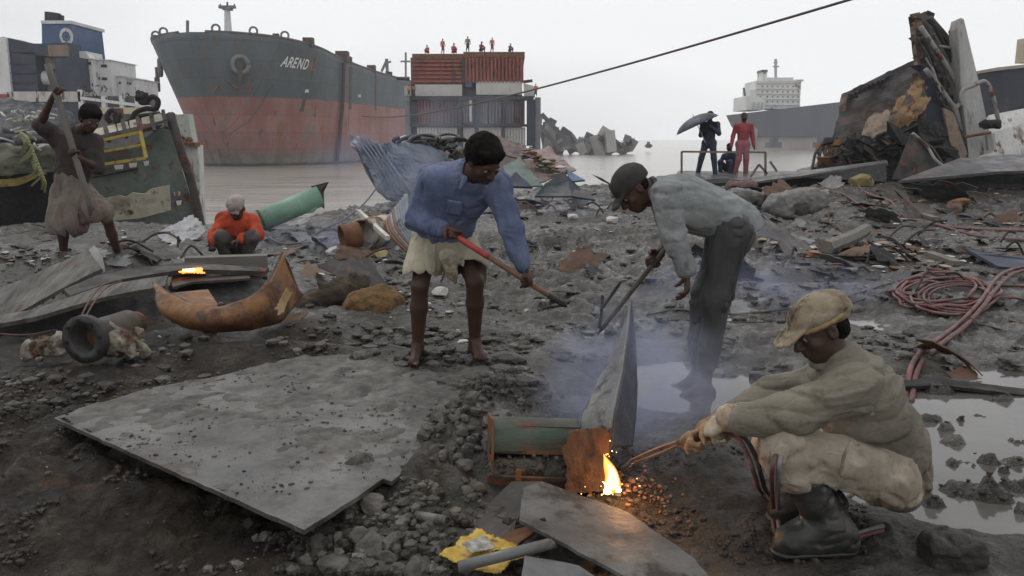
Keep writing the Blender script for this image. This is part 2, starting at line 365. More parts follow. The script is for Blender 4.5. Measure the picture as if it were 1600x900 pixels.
def head(sk, c, fwd, up, s=1.):
    """skull, jaw, brow, nose, lips, ears; c is the middle of the head"""
    f = nrm(fwd); u = nrm(np.array(up) - f * np.dot(up, f)); r = np.cross(f, u); fr = np.stack([r, f, u])
    P = lambda x, y, z: c + s * (x * r + y * f + z * u)
    sk.ell(P(0, -.01, .028), np.array([.073, .092, .084]) * s, fr, .01)
    sk.ell(P(0, .025, -.045), np.array([.057, .066, .068]) * s, fr, .03 * s)
    sk.ell(P(0, .058, -.088), np.array([.025, .022, .018]) * s, fr, .025 * s)
    sk.cap(P(-.032, .077, .022), P(.032, .077, .022), .0125 * s, k=.015 * s)
    sk.ell(P(.04, .06, -.025), np.array([.018, .018, .016]) * s, fr, .02 * s); sk.ell(P(-.04, .06, -.025), np.array([.018, .018, .016]) * s, fr, .02 * s)
    sk.cap(P(0, .088, .012), P(0, .108, -.026), .0085 * s, .013 * s, k=.01 * s)
    sk.cap(P(-.013, .096, -.03), P(.013, .096, -.03), .0095 * s, k=.008 * s)
    sk.cap(P(-.02, .087, -.053), P(.02, .087, -.053), .0075 * s, k=.006 * s); sk.cap(P(-.017, .085, -.067), P(.017, .085, -.067), .008 * s, k=.006 * s)
    for e in (-1, 1):
        sk.ell(P(e * .03, .083, .003), np.array([.016, .014, .011]) * s, fr, .008 * s, 'd')
        sk.ell(P(e * .03, .070, .003), np.array([.015, .013, .012]) * s, fr, .004 * s)
        sk.ell(P(e * .075, -.005, -.005), np.array([.010, .019, .031]) * s, fr, .008 * s)
        sk.ell(P(e * .083, .0, -.003), np.array([.006, .010, .018]) * s, fr, .004 * s, 'd')
    return P, fr
def hand(sk, wr, d, pn, thumb, s=1., curl=(60, 70, 40), spread=.012, taper=1., tcurl=35, grip=0):
    """palm from the wrist along d; pn points out of the palm; thumb is the side the thumb is on (+1/-1 along d x pn)"""
    d = nrm(d); pn = nrm(np.array(pn) - d * np.dot(pn, d)); sdir = np.cross(d, pn) * thumb; s = s * .98
    k0 = wr + d * .012 * s; k1 = wr + d * .078 * s
    sk.cap(k0 + sdir * .0, k1, .030 * s, .037 * s, .018 * s, side=sdir, flat=.42)
    off = [.030, .010, -.011, -.030]; ln = [.072, .08, .075, .058]
    for i in range(4):
        b = k1 + sdir * off[i] * s + d * (.008 - .004 * abs(i - 1)) * s; a = 0; cur = b; L_ = ln[i] * s * 1.0; rr = [.0105, .0095, .0085, .0072]
        cc = (curl[0] + (i - 1) * 5, curl[1] + (i * 4), curl[2]); dd = nrm(d + sdir * spread * (1.5 - i) * 3)
        for j, fr_ in enumerate((.46, .31, .23)):
            a += R(cc[j]); v = dd * math.cos(a) + pn * math.sin(a); nx = cur + v * L_ * fr_ * 1.05; sk.cap(cur, nx, rr[j] * s * (1 if i < 3 else .88), rr[j + 1] * s * (1 if i < 3 else .88), .005 * s); cur = nx
    tb = wr + d * .022 * s + sdir * .022 * s; v1 = nrm(d * .75 + sdir * .75 + pn * .35); t1 = tb + v1 * .038 * s; v2 = nrm(d * .9 + sdir * .25 + pn * math.sin(R(tcurl)) * 1.6); t2 = t1 + v2 * .03 * s; v3 = nrm(d * .8 - sdir * .1 + pn * math.sin(R(tcurl)) * 2.2); t3 = t2 + v3 * .024 * s
    sk.cap(tb, t1, .017 * s, .0125 * s, .014 * s); sk.cap(t1, t2, .0115 * s, .0105 * s, .006 * s); sk.cap(t2, t3, .0105 * s, .008 * s, .005 * s)
def arm(sk, sh, el, wr, s=1.):
    sk.cap(sh, el, .046 * s, .037 * s, .03); m = el + (wr - el) * .3; sk.cap(el, m, .037 * s, .038 * s, .015); sk.cap(m, wr, .038 * s, .024 * s, .02)
def leg(sk, hp, kn, an, s=1.):
    sk.cap(hp, kn, .076 * s, .050 * s, .04); sk.cap(kn, kn + (an - kn) * .35, .050 * s, .051 * s, .02); sk.cap(kn + (an - kn) * .35, an, .051 * s, .032 * s, .02)
def foot(sk, an, d, s=1., down=.065):
    d = nrm([d[0], d[1], 0]); h = an + np.array([0, 0, -down * s]); sd_ = np.cross(d, (0, 0, 1))
    sk.cap(an, h - d * .035 * s + np.array([0, 0, .02]), .034 * s, .028 * s, .02); sk.cap(h - d * .03 * s + np.array([0, 0, .016 * s]), h + d * .13 * s, .028 * s, .024 * s, .03)
    sk.cap(an + d * .02, h + d * .11 * s, .030 * s, .022 * s, .03)
    for i in range(5):
        b = h + d * (.135 - .008 * i) * s + sd_ * (-.028 + .0145 * i) * s; sk.cap(b, b + d * (.038 - .004 * i) * s + np.array([0, 0, -.006]), .012 * s if i == 0 else .0095 * s, .009 * s, .006)
def shirt_solid(vox, J, rT=.15, flat=.68, sl=(.072, .06, .05), cuff=(1., 1.), k=.05):
    b = Solid(vox); s = J.get('s', 1.)
    sh = J['shR'] - J['shL']; waist, chest, neck = J['waist'], J['chest'], J['neck']
    b.cap(waist, chest, rT * .92 * s, rT * 1.05 * s, .05, side=sh, flat=flat); b.cap(chest, neck, rT * 1.02 * s, .07 * s, .05, side=sh, flat=flat)
    b.cap(J['shL'], J['shR'], .068 * s, k=.07)
    for q, cf in (('L', cuff[0]), ('R', cuff[1])):
        S, E, Wr = J['sh' + q], J['el' + q], J['wr' + q]; e = E + (Wr - E) * cf * .93
        b.cap(S, E, sl[0] * s, sl[1] * s, k)
        if cf > 0: b.cap(E, e, sl[1] * s, sl[2] * s, .03)
    return b
# ------------------------------------------------------------------ terrain
WATER_Z = -1.6
_EX = [-40, -8.6, -5.4, -3.9, -3.2, -1.5, 0, 1.9, 4.1, 6.5, 9.3, 15.7, 23, 60]
_EY = [13.0, 13.4, 13.8, 14.2, 17.3, 19.5, 22, 24.3, 26.4, 28, 30, 44, 60, 70]
def pxm(px, py, z=0.): p = Z0(px, py, z); return p[0], p[1]
MOUNDS = [  # x, y, rx, ry, h
    (-4.6, 8.4, 1.9, 1.0, .30), (-6.6, 8.0, 1.6, 1.4, .22), (-2.9, 9.2, .9, .6, -.10), (10, 19, 7, 3.5, .28), (14, 26, 8, 5, .5), (5.5, 18, 2.5, 2, .12), (2.0, 11.5, 1.5, 1.0, .16), (0.6, 8.5, .9, .8, .07),
    (-.45, 3.15, .35, .5, .06), (-.75, 6.2, .6, .5, .12), (-1.25, 5.9, .4, .35, .10), (4.6, 5.9, 1.4, .5, .06), (0.1, 2.9, .5, .2, .03), (3.2, 9.8, 1.2, .8, .08), (-2.2, 6.4, 1.3, .45, .05), (-.16, 3.62, .24, .30, .15), (-.02, 4.25, .30, .40, .15), (-.35, 4.95, .5, .22, .10), (-1.6, 5.15, .8, .16, .12), (-2.45, 4.72, .35, .25, .09), (-.62, 3.28, .10, .12, .06), (-1.95, 5.62, .75, .22, .10), (-1.0, 11.5, 1.6, 1.2, .14)]
_pc = [(1450, 655, .09), (1488, 692, .08), (1500, 725, .10), (1512, 768, .13), (1555, 778, .10), (1590, 762, .10), (1545, 722, .06), (1585, 722, .07), (1478, 672, .05), (1400, 600, .12), (1470, 612, .12), (1560, 622, .12), (1365, 775, .03), (1530, 650, .05), (1460, 790, .05), (1590, 690, .06),
       (1445, 742, .03), (1538, 746, .035), (1568, 738, .03), (1500, 657, .03), (1546, 677, .04), (1424, 690, .03), (1598, 800, .04), (1432, 718, .025), (1520, 708, .025)]
CLUMPS = [(*pxm(a, b, -.03), c * .72) for a, b, c in _pc]
RUTS = [(.2, 9.5, 2.6, 6.6, .05), (-.3, 8.2, 1.8, 5.6, .045), (-1.6, 6.9, .6, 7.9, .05), (1.9, 7.8, 4.6, 6.4, .05), (3.2, 9.8, 5.8, 7.9, .06), (-2.4, 5.4, -1.3, 6.6, .04), (.3, 5.6, .9, 6.6, .04), (2.4, 11.4, 6.4, 10.2, .07), (-4.2, 4.6, -2.6, 4.2, .03)]
def puddle_mask(x, y):
    wob = n2(x, y, 1.3, 3, 4.) - .5
    a = sstep(1.0, .72, np.sqrt(((x - 2.75) / 1.75) ** 2 + ((y - 3.75) / 1.4) ** 2) + wob * .5)
    b = sstep(1.0, .6, np.sqrt(((x - 1.15) / .75) ** 2 + ((y - 4.75) / .7) ** 2) + wob * .9)
    c = sstep(1.0, .6, np.sqrt(((x - 2.1) / 1.1) ** 2 + ((y - 6.4) / .5) ** 2) + wob * 1.1)
    d = sstep(1.0, .6, np.sqrt(((x - 3.6) / 1.6) ** 2 + ((y - 8.2) / .4) ** 2) + wob * 1.2)
    return np.clip(a + b * .9 + c * .7 + d * .6, 0, 1)
def rough_mask(x, y):
    m = .38 + .5 * sstep(.45, .62, n2(x, y, .45, 3, 9.))
    m = m + .8 * np.exp(-(((x + .35) / .62) ** 2 + ((y - 3.05) / .8) ** 2)) + .35 * np.exp(-(((x - .7) / 1.8) ** 2 + ((y - 9) / 3.) ** 2))
    m = m * (1 - .75 * np.exp(-(((x + 1.0) / .9) ** 2 + ((y - 4.6) / .45) ** 2)))
    return m * (1 - .55 * puddle_mask(x, y))
def hgt(x, y):
    x = np.asarray(x, float); y = np.asarray(y, float)
    e = np.interp(x, _EX, _EY) + (n2(x, y, .35, 3, 1.) - .5) * 3.2
    z = (n2(x, y, .55, 3) - .5) * .16 * sstep(2, 7, y) + .01
    for a, b, rx, ry, h in MOUNDS: z = z + h * np.exp(-(((x - a) / rx) ** 2 + ((y - b) / ry) ** 2))
    pm = puddle_mask(x, y); z = z * (1 - pm) + pm * (-.052)
    for a, b, r in CLUMPS:
        d2 = ((x - a) / r) ** 2 + ((y - b) / (r * .75)) ** 2; z = z + np.where(d2 < 6, np.minimum(1, 2.2 * np.exp(-d2 * 1.3)) * ((.028 + .10 * r) + (billow(x, y, 16., 3, 2.) - .5) * .07 + (n2(x, y, 5., 2, 3.) - .5) * .06) * (d2 < 6), 0)
    A = rough_mask(x, y); nearf = 1 + .9 * sstep(6, 16, y)
    z = z + A * nearf * ((billow(x, y, 1.7, 3, 3.) - .5) * .085 + (1 - billow(x + .05 * n2(x, y, 9., 2), y, 5.2, 3, 7.) - .5) * .085 + (1 - billow(x, y, 14., 2, 9.) - .5) * .035 * sstep(.35, .6, n2(x, y, 1.3, 2, 5.)) + (n2(x, y, 19., 2, 2.) - .5) * .03)
    z = z - .10 * np.exp(-(((x + 1.6) / 1.4) ** 2 + ((y - 2.6) / .7) ** 2))
    for ax_, ay_, bx_, by_, dp in RUTS:
        dx, dy = bx_ - ax_, by_ - ay_; L2 = dx * dx + dy * dy; t = np.clip(((x - ax_) * dx + (y - ay_) * dy) / L2, 0, 1); px_ = ax_ + t * dx + (n2(x, y, 1.1, 2, ax_ + 9) - .5) * .7; py_ = ay_ + t * dy; d = np.hypot(x - px_, y - py_); z = z + dp * (-np.exp(-(d / .10) ** 2) + .55 * np.exp(-((d - .19) / .07) ** 2)) * (t > 0.001) * (t < .999)
    z = z - sstep(0, 4.5, y - e) * 2.6
    return z
_NU, _NV = 820, 800
_GY = np.concatenate([np.linspace(-6, 1.1, 14)[:-1], np.geomspace(1.1, 62, _NV)]); _GT = np.linspace(-1, 1, _NU)
_HW = 3.2 + .85 * np.clip(_GY, 0, None); _GX = _GT[None, :] * _HW[:, None]; _GYY = np.broadcast_to(_GY[:, None], _GX.shape).copy()
_GZ = hgt(_GX, _GYY) - 2.4 * sstep(.93, 1, np.abs(_GT))[None, :] * sstep(9, 14, _GYY)
def hfast(x, y):
    x = np.asarray(x, float); y = np.asarray(y, float); i = np.clip(np.searchsorted(_GY, y) - 1, 0, len(_GY) - 2); fy = np.clip((y - _GY[i]) / (_GY[i + 1] - _GY[i]), 0, 1)
    hw = 3.2 + .85 * np.clip(y, 0, None); u = np.clip((x / hw + 1) / 2 * (_NU - 1), 0, _NU - 1.001); j = u.astype(int); fx = u - j
    return (_GZ[i, j] * (1 - fx) + _GZ[i, j + 1] * fx) * (1 - fy) + (_GZ[i + 1, j] * (1 - fx) + _GZ[i + 1, j + 1] * fx) * fy
def H(x, y): return float(hfast(np.array([float(x)]), np.array([float(y)]))[0])
_RY = np.geomspace(1.5, 61, 700)
def G(px, py, dz=0.):
    """where the ray through a pixel of the photograph meets the ground"""
    u = (px - 800) / FPX; v = (450 - py) / FPX; d = np.array([u, CT + v * ST, -ST + v * CT]); P = np.array([0, 0, CAMH]) + d[None] * (_RY / d[1])[:, None]
    g = hfast(P[:, 0], P[:, 1]) + dz; k = int(np.argmax(P[:, 2] < g))
    if P[k, 2] >= g[k]: k = len(_RY) - 1
    return np.array([P[k, 0], P[k, 1], g[k]])
def grid_ground():
    X, YY, Zz = _GX, _GYY, _GZ
    V = np.stack([X, YY, Zz], -1).reshape(-1, 3); a, b = X.shape; k = (np.arange(a - 1)[:, None] * b + np.arange(b - 1)[None]).ravel()
    F = np.stack([k, k + 1, k + b + 1, k + b], 1)
    me = bpy.data.meshes.new('mud_ground'); me.vertices.add(len(V)); me.vertices.foreach_set('co', V.astype(np.float32).ravel()); me.loops.add(F.size); me.loops.foreach_set('vertex_index', F.astype(np.int32).ravel())
    me.polygons.add(len(F)); me.polygons.foreach_set('loop_start', np.arange(0, F.size, 4, dtype=np.int32)); me.update(calc_edges=True); me.validate(); me.polygons.foreach_set('use_smooth', np.ones(len(F), bool))
    at = me.color_attributes.new('zone', 'FLOAT_COLOR', 'POINT'); x, y = X.ravel(), YY.ravel()
    wob = (n2(x, y, 1.6, 4, 6.) - .5)
    brown = np.clip(sstep(.15, -.75, x + wob * 1.6 + (y - 2.2) * .32), 0, 1) * sstep(7.5, 4.6, y + wob * 2) + .75 * np.exp(-(((x - .85) / .75) ** 2 + ((y - 3.0) / .55) ** 2)) + .8 * sstep(4.5, 9, x + wob * 4) * sstep(9.5, 13, y)
    clay = sstep(.42, .6, n2(x, y, .9, 4, 12.)) ; wet = np.clip(sstep(.45, .56, n2(x, y, .8, 4, 20.)) * sstep(3.4, 5, y) + puddle_mask(x, y), 0, 1)
    at.data.foreach_set('color', np.stack([np.clip(brown, 0, 1), clay, wet, np.ones_like(x)], -1).astype(np.float32).ravel())
    me.materials.append(ground_mat()); o = bpy.data.objects.new('mud_ground', me); COL.objects.link(o); o['kind'] = 'structure'; return o
def ground_mat():
    m = bpy.data.materials.new('churned_mud'); m.use_nodes = True; t = m.node_tree; t.nodes.clear(); L = t.links.new
    o = N(t, 'ShaderNodeOutputMaterial'); b = N(t, 'ShaderNodeBsdfPrincipled'); L(b.outputs[0], o.inputs[0]); tc = N(t, 'ShaderNodeTexCoord')
    at = N(t, 'ShaderNodeAttribute', attribute_name='zone'); sp = N(t, 'ShaderNodeSeparateColor'); L(at.outputs['Color'], sp.inputs[0])
    def noise(s, d=6, r=.62, off=0.):
        n = N(t, 'ShaderNodeTexNoise'); n.inputs['Scale'].default_value = s; n.inputs['Detail'].default_value = d; n.inputs['Roughness'].default_value = r
        q = N(t, 'ShaderNodeVectorMath', operation='ADD'); q.inputs[1].default_value = (off, off, off); L(tc.outputs['Object'], q.inputs[0]); L(q.outputs[0], n.inputs['Vector']); return n.outputs['Fac']
    def ramp(src, *st):
        r = N(t, 'ShaderNodeValToRGB'); e = r.color_ramp.elements
        for i, (p, c) in enumerate(st):
            el = e[i] if i < 2 else e.new(p); el.position = p; el.color = (*c, 1)
        L(src, r.inputs[0]); return r.outputs[0]
    def mr(src, a, b_, c=0., d=1.):
        q = N(t, 'ShaderNodeMapRange'); q.interpolation_type = 'SMOOTHSTEP'
        for nme, v in (('From Min', a), ('From Max', b_), ('To Min', c), ('To Max', d)): q.inputs[nme].default_value = v
        L(src, q.inputs['Value']); return q.outputs[0]
    def mix(f, a, c):
        x = N(t, 'ShaderNodeMixRGB')
        for i, s in enumerate((f, a, c)):
            if isinstance(s, (float, int)): x.inputs[i].default_value = s
            elif isinstance(s, tuple): x.inputs[i].default_value = (*s, 1)
            else: L(s, x.inputs[i])
        return x.outputs[0]
    grey = ramp(noise(3.2, 8, .68), (.32, (.011, .0095, .0075)), (.48, (.034, .030, .023)), (.60, (.072, .065, .052)), (.7, (.158, .147, .125)))
    lite = ramp(noise(5, 8, .7, 3), (.36, (.029, .026, .021)), (.52, (.080, .074, .063)), (.68, (.18, .17, .15)))
    c = mix(sp.outputs[1], grey, lite)
    brn = ramp(noise(4, 8, .7, 9), (.32, (.009, .007, .005)), (.5, (.024, .018, .012)), (.68, (.066, .054, .038)))
    c = mix(sp.outputs[0], c, brn)
    rs = mr(noise(1.9, 7, .65, 15), .60, .70); rm = N(t, 'ShaderNodeMath', operation='MULTIPLY'); L(rs, rm.inputs[0]); q = mr(sp.outputs[0], 0, 1, .12, .85); L(q, rm.inputs[1])
    c = mix(rm.outputs[0], c, ramp(noise(14, 5, .6, 2), (.35, (.055, .026, .013)), (.65, (.13, .062, .028))))
    c = mix(mr(noise(38, 3, .6, 4), .62, .72), c, (.018, .016, .014))
    c = mix(mr(noise(52, 2, .5, 8), .735, .77), c, (.30, .28, .25))
    L(c, b.inputs['Base Color'])
    wet = mr(noise(1.1, 5, .6, 31), .42, .62); w2 = N(t, 'ShaderNodeMath', operation='MAXIMUM'); L(wet, w2.inputs[0]); L(sp.outputs[2], w2.inputs[1]); L(mr(w2.outputs[0], 0, 1, .56, .13), b.inputs['Roughness'])
    L(mr(sp.outputs[0], 0, 1, .5, .16), b.inputs['Specular IOR Level'])
    bn = N(t, 'ShaderNodeBump'); bn.inputs['Strength'].default_value = .9; bn.inputs['Distance'].default_value = .03; L(noise(26, 8, .7, 1), bn.inputs['Height'])
    b2 = N(t, 'ShaderNodeBump'); b2.inputs['Strength'].default_value = .7; b2.inputs['Distance'].default_value = .09; L(noise(8, 5, .65, 5), b2.inputs['Height']); L(bn.outputs[0], b2.inputs['Normal']); L(b2.outputs[0], b.inputs['Normal'])
    MATS['mud'] = m; return m
GROUND = grid_ground(); M_mud = MATS['mud']
M_mudlump = mk('mud_lump', [(.025, .022, .017), (.078, .071, .058), (.14, .131, .112)], 5, (.4, .8), .6, 45, dist=.012)
M_soil = mk('dark_soil_lump', [(.012, .010, .008), (.035, .027, .02), (.07, .058, .042)], 6, (.5, .9), .6, 50, dist=.012)
M_stone = mk('muddy_stone', [(.045, .040, .032), (.12, .111, .092), (.20, .187, .158)], 5, (.45, .8), .5, 40, dirt=.5, dist=.01)

def water_mat(name, base, rough, sc, dist, stretch=(1, 1, 1), strength=.6):
    m = bpy.data.materials.new(name); m.use_nodes = True; t = m.node_tree; b = t.nodes['Principled BSDF']; L = t.links.new
    tc = N(t, 'ShaderNodeTexCoord'); mp = N(t, 'ShaderNodeMapping'); mp.inputs['Scale'].default_value = stretch; L(tc.outputs['Object'], mp.inputs[0])
    n = N(t, 'ShaderNodeTexNoise'); n.inputs['Scale'].default_value = sc; n.inputs['Detail'].default_value = 7; n.inputs['Roughness'].default_value = .62; L(mp.outputs[0], n.inputs['Vector'])
    bp = N(t, 'ShaderNodeBump'); bp.inputs['Strength'].default_value = strength; bp.inputs['Distance'].default_value = dist; L(n.outputs['Fac'], bp.inputs['Height']); L(bp.outputs[0], b.inputs['Normal'])
    n2_ = N(t, 'ShaderNodeTexNoise'); n2_.inputs['Scale'].default_value = sc * .3; n2_.inputs['Detail'].default_value = 5; L(mp.outputs[0], n2_.inputs['Vector'])
    r = N(t, 'ShaderNodeValToRGB'); r.color_ramp.elements[0].position = .35; r.color_ramp.elements[1].position = .65; r.color_ramp.elements[0].color = (*[c * .72 for c in base], 1); r.color_ramp.elements[1].color = (*[c * 1.15 for c in base], 1)
    L(n2_.outputs['Fac'], r.inputs[0]); L(r.outputs[0], b.inputs['Base Color']); b.inputs['Roughness'].default_value = rough; return m
mb = MB(); mb.add([[-3000, -40, WATER_Z], [3000, -40, WATER_Z], [3000, 4500, WATER_Z], [-3000, 4500, WATER_Z]], [(0, 1, 2, 3)])
tag(mb.build('sea', water_mat('silty_sea', (.36, .34, .30), .16, .9, .22, (.35, 1, 1), .8)), kind='structure')
mb = MB(); mb.add([[.1, 2.3, -.03], [5.6, 2.3, -.03], [6.5, 9.2, -.03], [.1, 9.2, -.03]], [(0, 1, 2, 3)])
tag(mb.build('puddle_water', water_mat('muddy_puddle', (.105, .10, .092), .07, 5, .004, (1, 1, 1), .3)), kind='structure')
# ------------------------------------------------------------------ ships
def PP(pts, t, mb=None):
    mb = mb or MB(); P = [W(*p) for p in pts]; n = len(P); c = np.mean(P, 0); nn = np.zeros(3)
    for i in range(n): nn += np.cross(P[i] - c, P[(i + 1) % n] - c)
    nn = nrm(nn)
    if np.dot(nn, c - np.array([0, 0, CAMH])) > 0: P = P[::-1]; nn = -nn
    mb.poly(P, t, nn); return mb
def bx(x0, y0, x1, y1, Y, dep, mb=None, ang=0.):
    """box whose front face is seen between two pixels at distance Y"""
    mb = mb or MB(); a = W(x0, y1, Y); b = W(x1, y0, Y); c = (a + b) / 2; c[1] = Y + dep / 2; mb.box(c, (abs(b[0] - a[0]), dep, abs(b[2] - a[2]))); return mb
def hull_mat():
    m = bpy.data.materials.new('tanker_hull_paint'); m.use_nodes = True; t = m.node_tree; b = t.nodes['Principled BSDF']; L = t.links.new
    tc = N(t, 'ShaderNodeTexCoord'); sx = N(t, 'ShaderNodeSeparateXYZ'); L(tc.outputs['Object'], sx.inputs[0])
    def noise(s, st, off=0., d=6, r=.62):
        mp = N(t, 'ShaderNodeMapping'); mp.inputs['Scale'].default_value = st; mp.inputs['Location'].default_value = (off, off, off); L(tc.outputs['Object'], mp.inputs[0])
        n = N(t, 'ShaderNodeTexNoise'); n.inputs['Scale'].default_value = s; n.inputs['Detail'].default_value = d; n.inputs['Roughness'].default_value = r; L(mp.outputs[0], n.inputs['Vector']); return n.outputs['Fac']
    def mr(src, a, b_, c=0., d=1.):
        q = N(t, 'ShaderNodeMapRange'); q.interpolation_type = 'SMOOTHSTEP'
        for nme, v in (('From Min', a), ('From Max', b_), ('To Min', c), ('To Max', d)): q.inputs[nme].default_value = v
        L(src, q.inputs['Value']); return q.outputs[0]
    def mix(f, a, c):
        x = N(t, 'ShaderNodeMixRGB'); 
        for i, s in enumerate((f, a, c)):
            if isinstance(s, tuple): x.inputs[i].default_value = (*s, 1)
            elif isinstance(s, float): x.inputs[i].default_value = s
            else: L(s, x.inputs[i])
        return x.outputs[0]
    def mul(a, b_):
        x = N(t, 'ShaderNodeMath', operation='MULTIPLY'); L(a, x.inputs[0]); L(b_, x.inputs[1]); return x.outputs[0]
    ad = N(t, 'ShaderNodeMath', operation='MULTIPLY_ADD'); L(noise(.5, (1, 1, 1)), ad.inputs[0]); ad.inputs[1].default_value = .5; L(sx.outputs[2], ad.inputs[2])
    zz = ad.outputs[0]
    blue = mix(mr(noise(.35, (1, 1, .5), 3), .35, .65), (.046, .080, .094), (.080, .122, .140))
    blue = mix(mr(noise(1.4, (1, 1, .10), 5), .52, .66), blue, (.085, .085, .08))
    red = mix(mr(noise(.4, (1, 1, .4), 8), .38, .62), (.34, .105, .088), (.44, .19, .16))
    red = mix(mr(noise(.9, (1, 1, .22), 13, 8, .7), .50, .66), red, (.26, .20, .17))
    red = mix(mr(noise(.22, (1, 1, .35), 21, 7, .7), .54, .64), red, (.28, .115, .03))
    grey = mix(mr(noise(.8, (1, 1, .3), 2), .4, .6), (.20, .18, .15), (.29, .265, .23))
    c = mix(mr(zz, 7.75, 7.95), red, blue); c = mix(mr(zz, 1.3, 2.3), grey, c); c = mix(mr(zz, .35, .75), (.05, .046, .04), c)
    c = mix(mul(mr(noise(1.1, (1, 1, .06), 31, 6, .7), .55, .66), mr(noise(.3, (1, 1, 1), 1), .4, .6)), c, (.11, .055, .025))
    c = mix(mr(noise(7, (1, 1, .3), 44, 6, .75), .3, .7), c, mix(.5, c, (.16, .14, .13)))
    cb = N(t, 'ShaderNodeCombineXYZ'); L(sx.outputs[1], cb.inputs[0]); L(sx.outputs[2], cb.inputs[1]); bk = N(t, 'ShaderNodeTexBrick'); L(cb.outputs[0], bk.inputs['Vector'])
    bk.inputs['Color1'].default_value = (.86, .86, .86, 1); bk.inputs['Color2'].default_value = (1.12, 1.1, 1.08, 1); bk.inputs['Mortar'].default_value = (.6, .55, .5, 1); bk.inputs['Scale'].default_value = 1; bk.inputs['Mortar Size'].default_value = .035; bk.inputs['Mortar Smooth'].default_value = .6; bk.inputs['Brick Width'].default_value = 6.5; bk.inputs['Row Height'].default_value = 1.9
    ml = N(t, 'ShaderNodeMixRGB', blend_type='MULTIPLY'); ml.inputs[0].default_value = .75; L(c, ml.inputs[1]); L(bk.outputs['Color'], ml.inputs[2]); c = ml.outputs[0]
    L(c, b.inputs['Base Color']); b.inputs['Roughness'].default_value = .6; b.inputs['Specular IOR Level'].default_value = .35
    return m
def tanker():
    tip = np.array([-33.8, 90.5, 0.]); ph = math.asin(.205); a = np.array([math.sin(ph), math.cos(ph), 0]); n = np.array([math.cos(ph), -math.sin(ph), 0])
    root = empty('tanker_ship', (tip[0], tip[1], WATER_Z), 'big beached tanker with blue grey upper hull and faded red underside, seen from its bow', 'ship')
    def hb(s, z):
        q = min(max((z - WATER_Z) / 14.5, 0), 1); s0 = 5.0 * (1 - q) ** 1.4; Le = 20 - 9 * q ** 1.3; B = 9 + 1.5 * max(0, q - .35) * math.exp(-max(0, s - 12) / 14)
        t = min(max((s - s0) / Le, 0), 1); return B * (1 - (1 - t) ** 2.2) ** .62
    def zd(s): return 10.7 + 1.8 * math.exp(-(s / 17) ** 1.6) - .010 * s
    def pt(s, z, side=1, off=0.):
        e = .05; h = hb(s, z); dh = (hb(s + e, z) - h) / e; nn = nrm(n * side - a * dh); p = tip + a * s + n * side * h; p[2] = z; return p + nn * off
    S = np.concatenate([np.linspace(0, 22, 60), np.linspace(24, 120, 30)]); NZ = 26; V = []; F = []
    for side in (-1, 1):
        for s in S:
            for k in range(NZ):
                z = WATER_Z - .4 + (zd(s) - WATER_Z + .4) * k / (NZ - 1); s0 = 5.0 * (1 - min(max(z - WATER_Z, 0) / 14.5, 1)) ** 1.4; ss = s0 + s * (1 - s0 / 120); V.append(pt(ss, z, side))
    m = len(S); o = m * NZ
    for i in range(m - 1):
        for k in range(NZ - 1):
            q = i * NZ + k; F.append((q, q + 1, q + NZ + 1, q + NZ)); F.append((q + o, q + o + NZ, q + o + NZ + 1, q + o + 1))
    for i in range(m - 1): q = i * NZ + NZ - 1; F.append((q, q + o, q + o + NZ, q + NZ))
    q = (m - 1) * NZ; F.append([q + k for k in range(NZ)] + [q + o + k for k in range(NZ)][::-1])
    hm = hull_mat(); link_mesh('hull', V, F, hm, root, True)
    dk = mk('ship_deck_iron', [(.06, .045, .04), (.12, .10, .09)], .5, (.6, .9), .1, 3, rust=.3)
    # gunwale, following the edge
    for side in (-1, 1):
        mb = MB(); P = [pt(s, zd(s) + .05, side, -.1) for s in np.linspace(.3, 100, 90)]; mb.tube(P, .16, 5); mb.build('gunwale', dk, root)
    def px_of(p):
        d = p - np.array([0, 0, CAMH]); y = d[1] * CT - d[2] * ST; return 800 + FPX * d[0] / y
    def s_at(px, z, side=1):
        ss = np.linspace(1, 110, 800); xs = [abs(px_of(pt(s, z, side)) - px) for s in ss]; return ss[int(np.argmin(xs))]
    # fairlead rings standing along the bow
    rm = mk('fairlead_grey', [(.10, .10, .10), (.2, .2, .19)], 2, (.5, .8), 0)
    for side, s in ((-1, 5.5), (-1, 3.4), (-1, 1.6), (1, .6), (1, 2.6), (1, 5.4)):
        p = pt(s, zd(s) + .42, side, -.5); e = .05; t_ = nrm(pt(s + .3, zd(s), side) - pt(s, zd(s), side)); t_ = nrm([1, .1, 0]); mb = MB(); P = [p + .40 * (math.cos(q) * t_ + math.sin(q) * np.array([0, 0, 1])) for q in np.linspace(0, 2 * math.pi, 17)]
        mb.tube(P, .12, 6); mb.build('fairlead', rm, root)
    # signal mast and jackstaff
    mm = mk('mast_white', [(.5, .5, .5), (.62, .62, .62)], 2, (.5, .7), 0)
    p = W(357, 62, 112); q = W(355, 14, 112); mb = MB(); mb.tube([p, q], [.55, .38], 8); mast = mb.build('mast', mm, root)
    mb = MB(); mb.bar(W(342, 11, 112), W(368, 11, 112), .5, .35); mb.bar(W(349, 14, 112), W(362, 14, 112), 1.2, .3); mb.tube([W(355, 14, 112), W(355, 3, 112)], .14, 5); mb.tube([W(344, 11, 112), W(344, 6, 112)], .1, 5); mb.tube([W(366, 11, 112), W(366, 6, 112)], .1, 5); mb.build('radar_platform', rm, mast)
    mb = MB(); mb.tube([W(293, 60, 97), W(293, 32, 97)], .17, 6); mb.build('jackstaff', rm, root)
    # hawse pipes with anchors
    am = mk('anchor_rust', [(.05, .035, .03), (.10, .06, .045)], 2, (.7, .9), .1, 8)
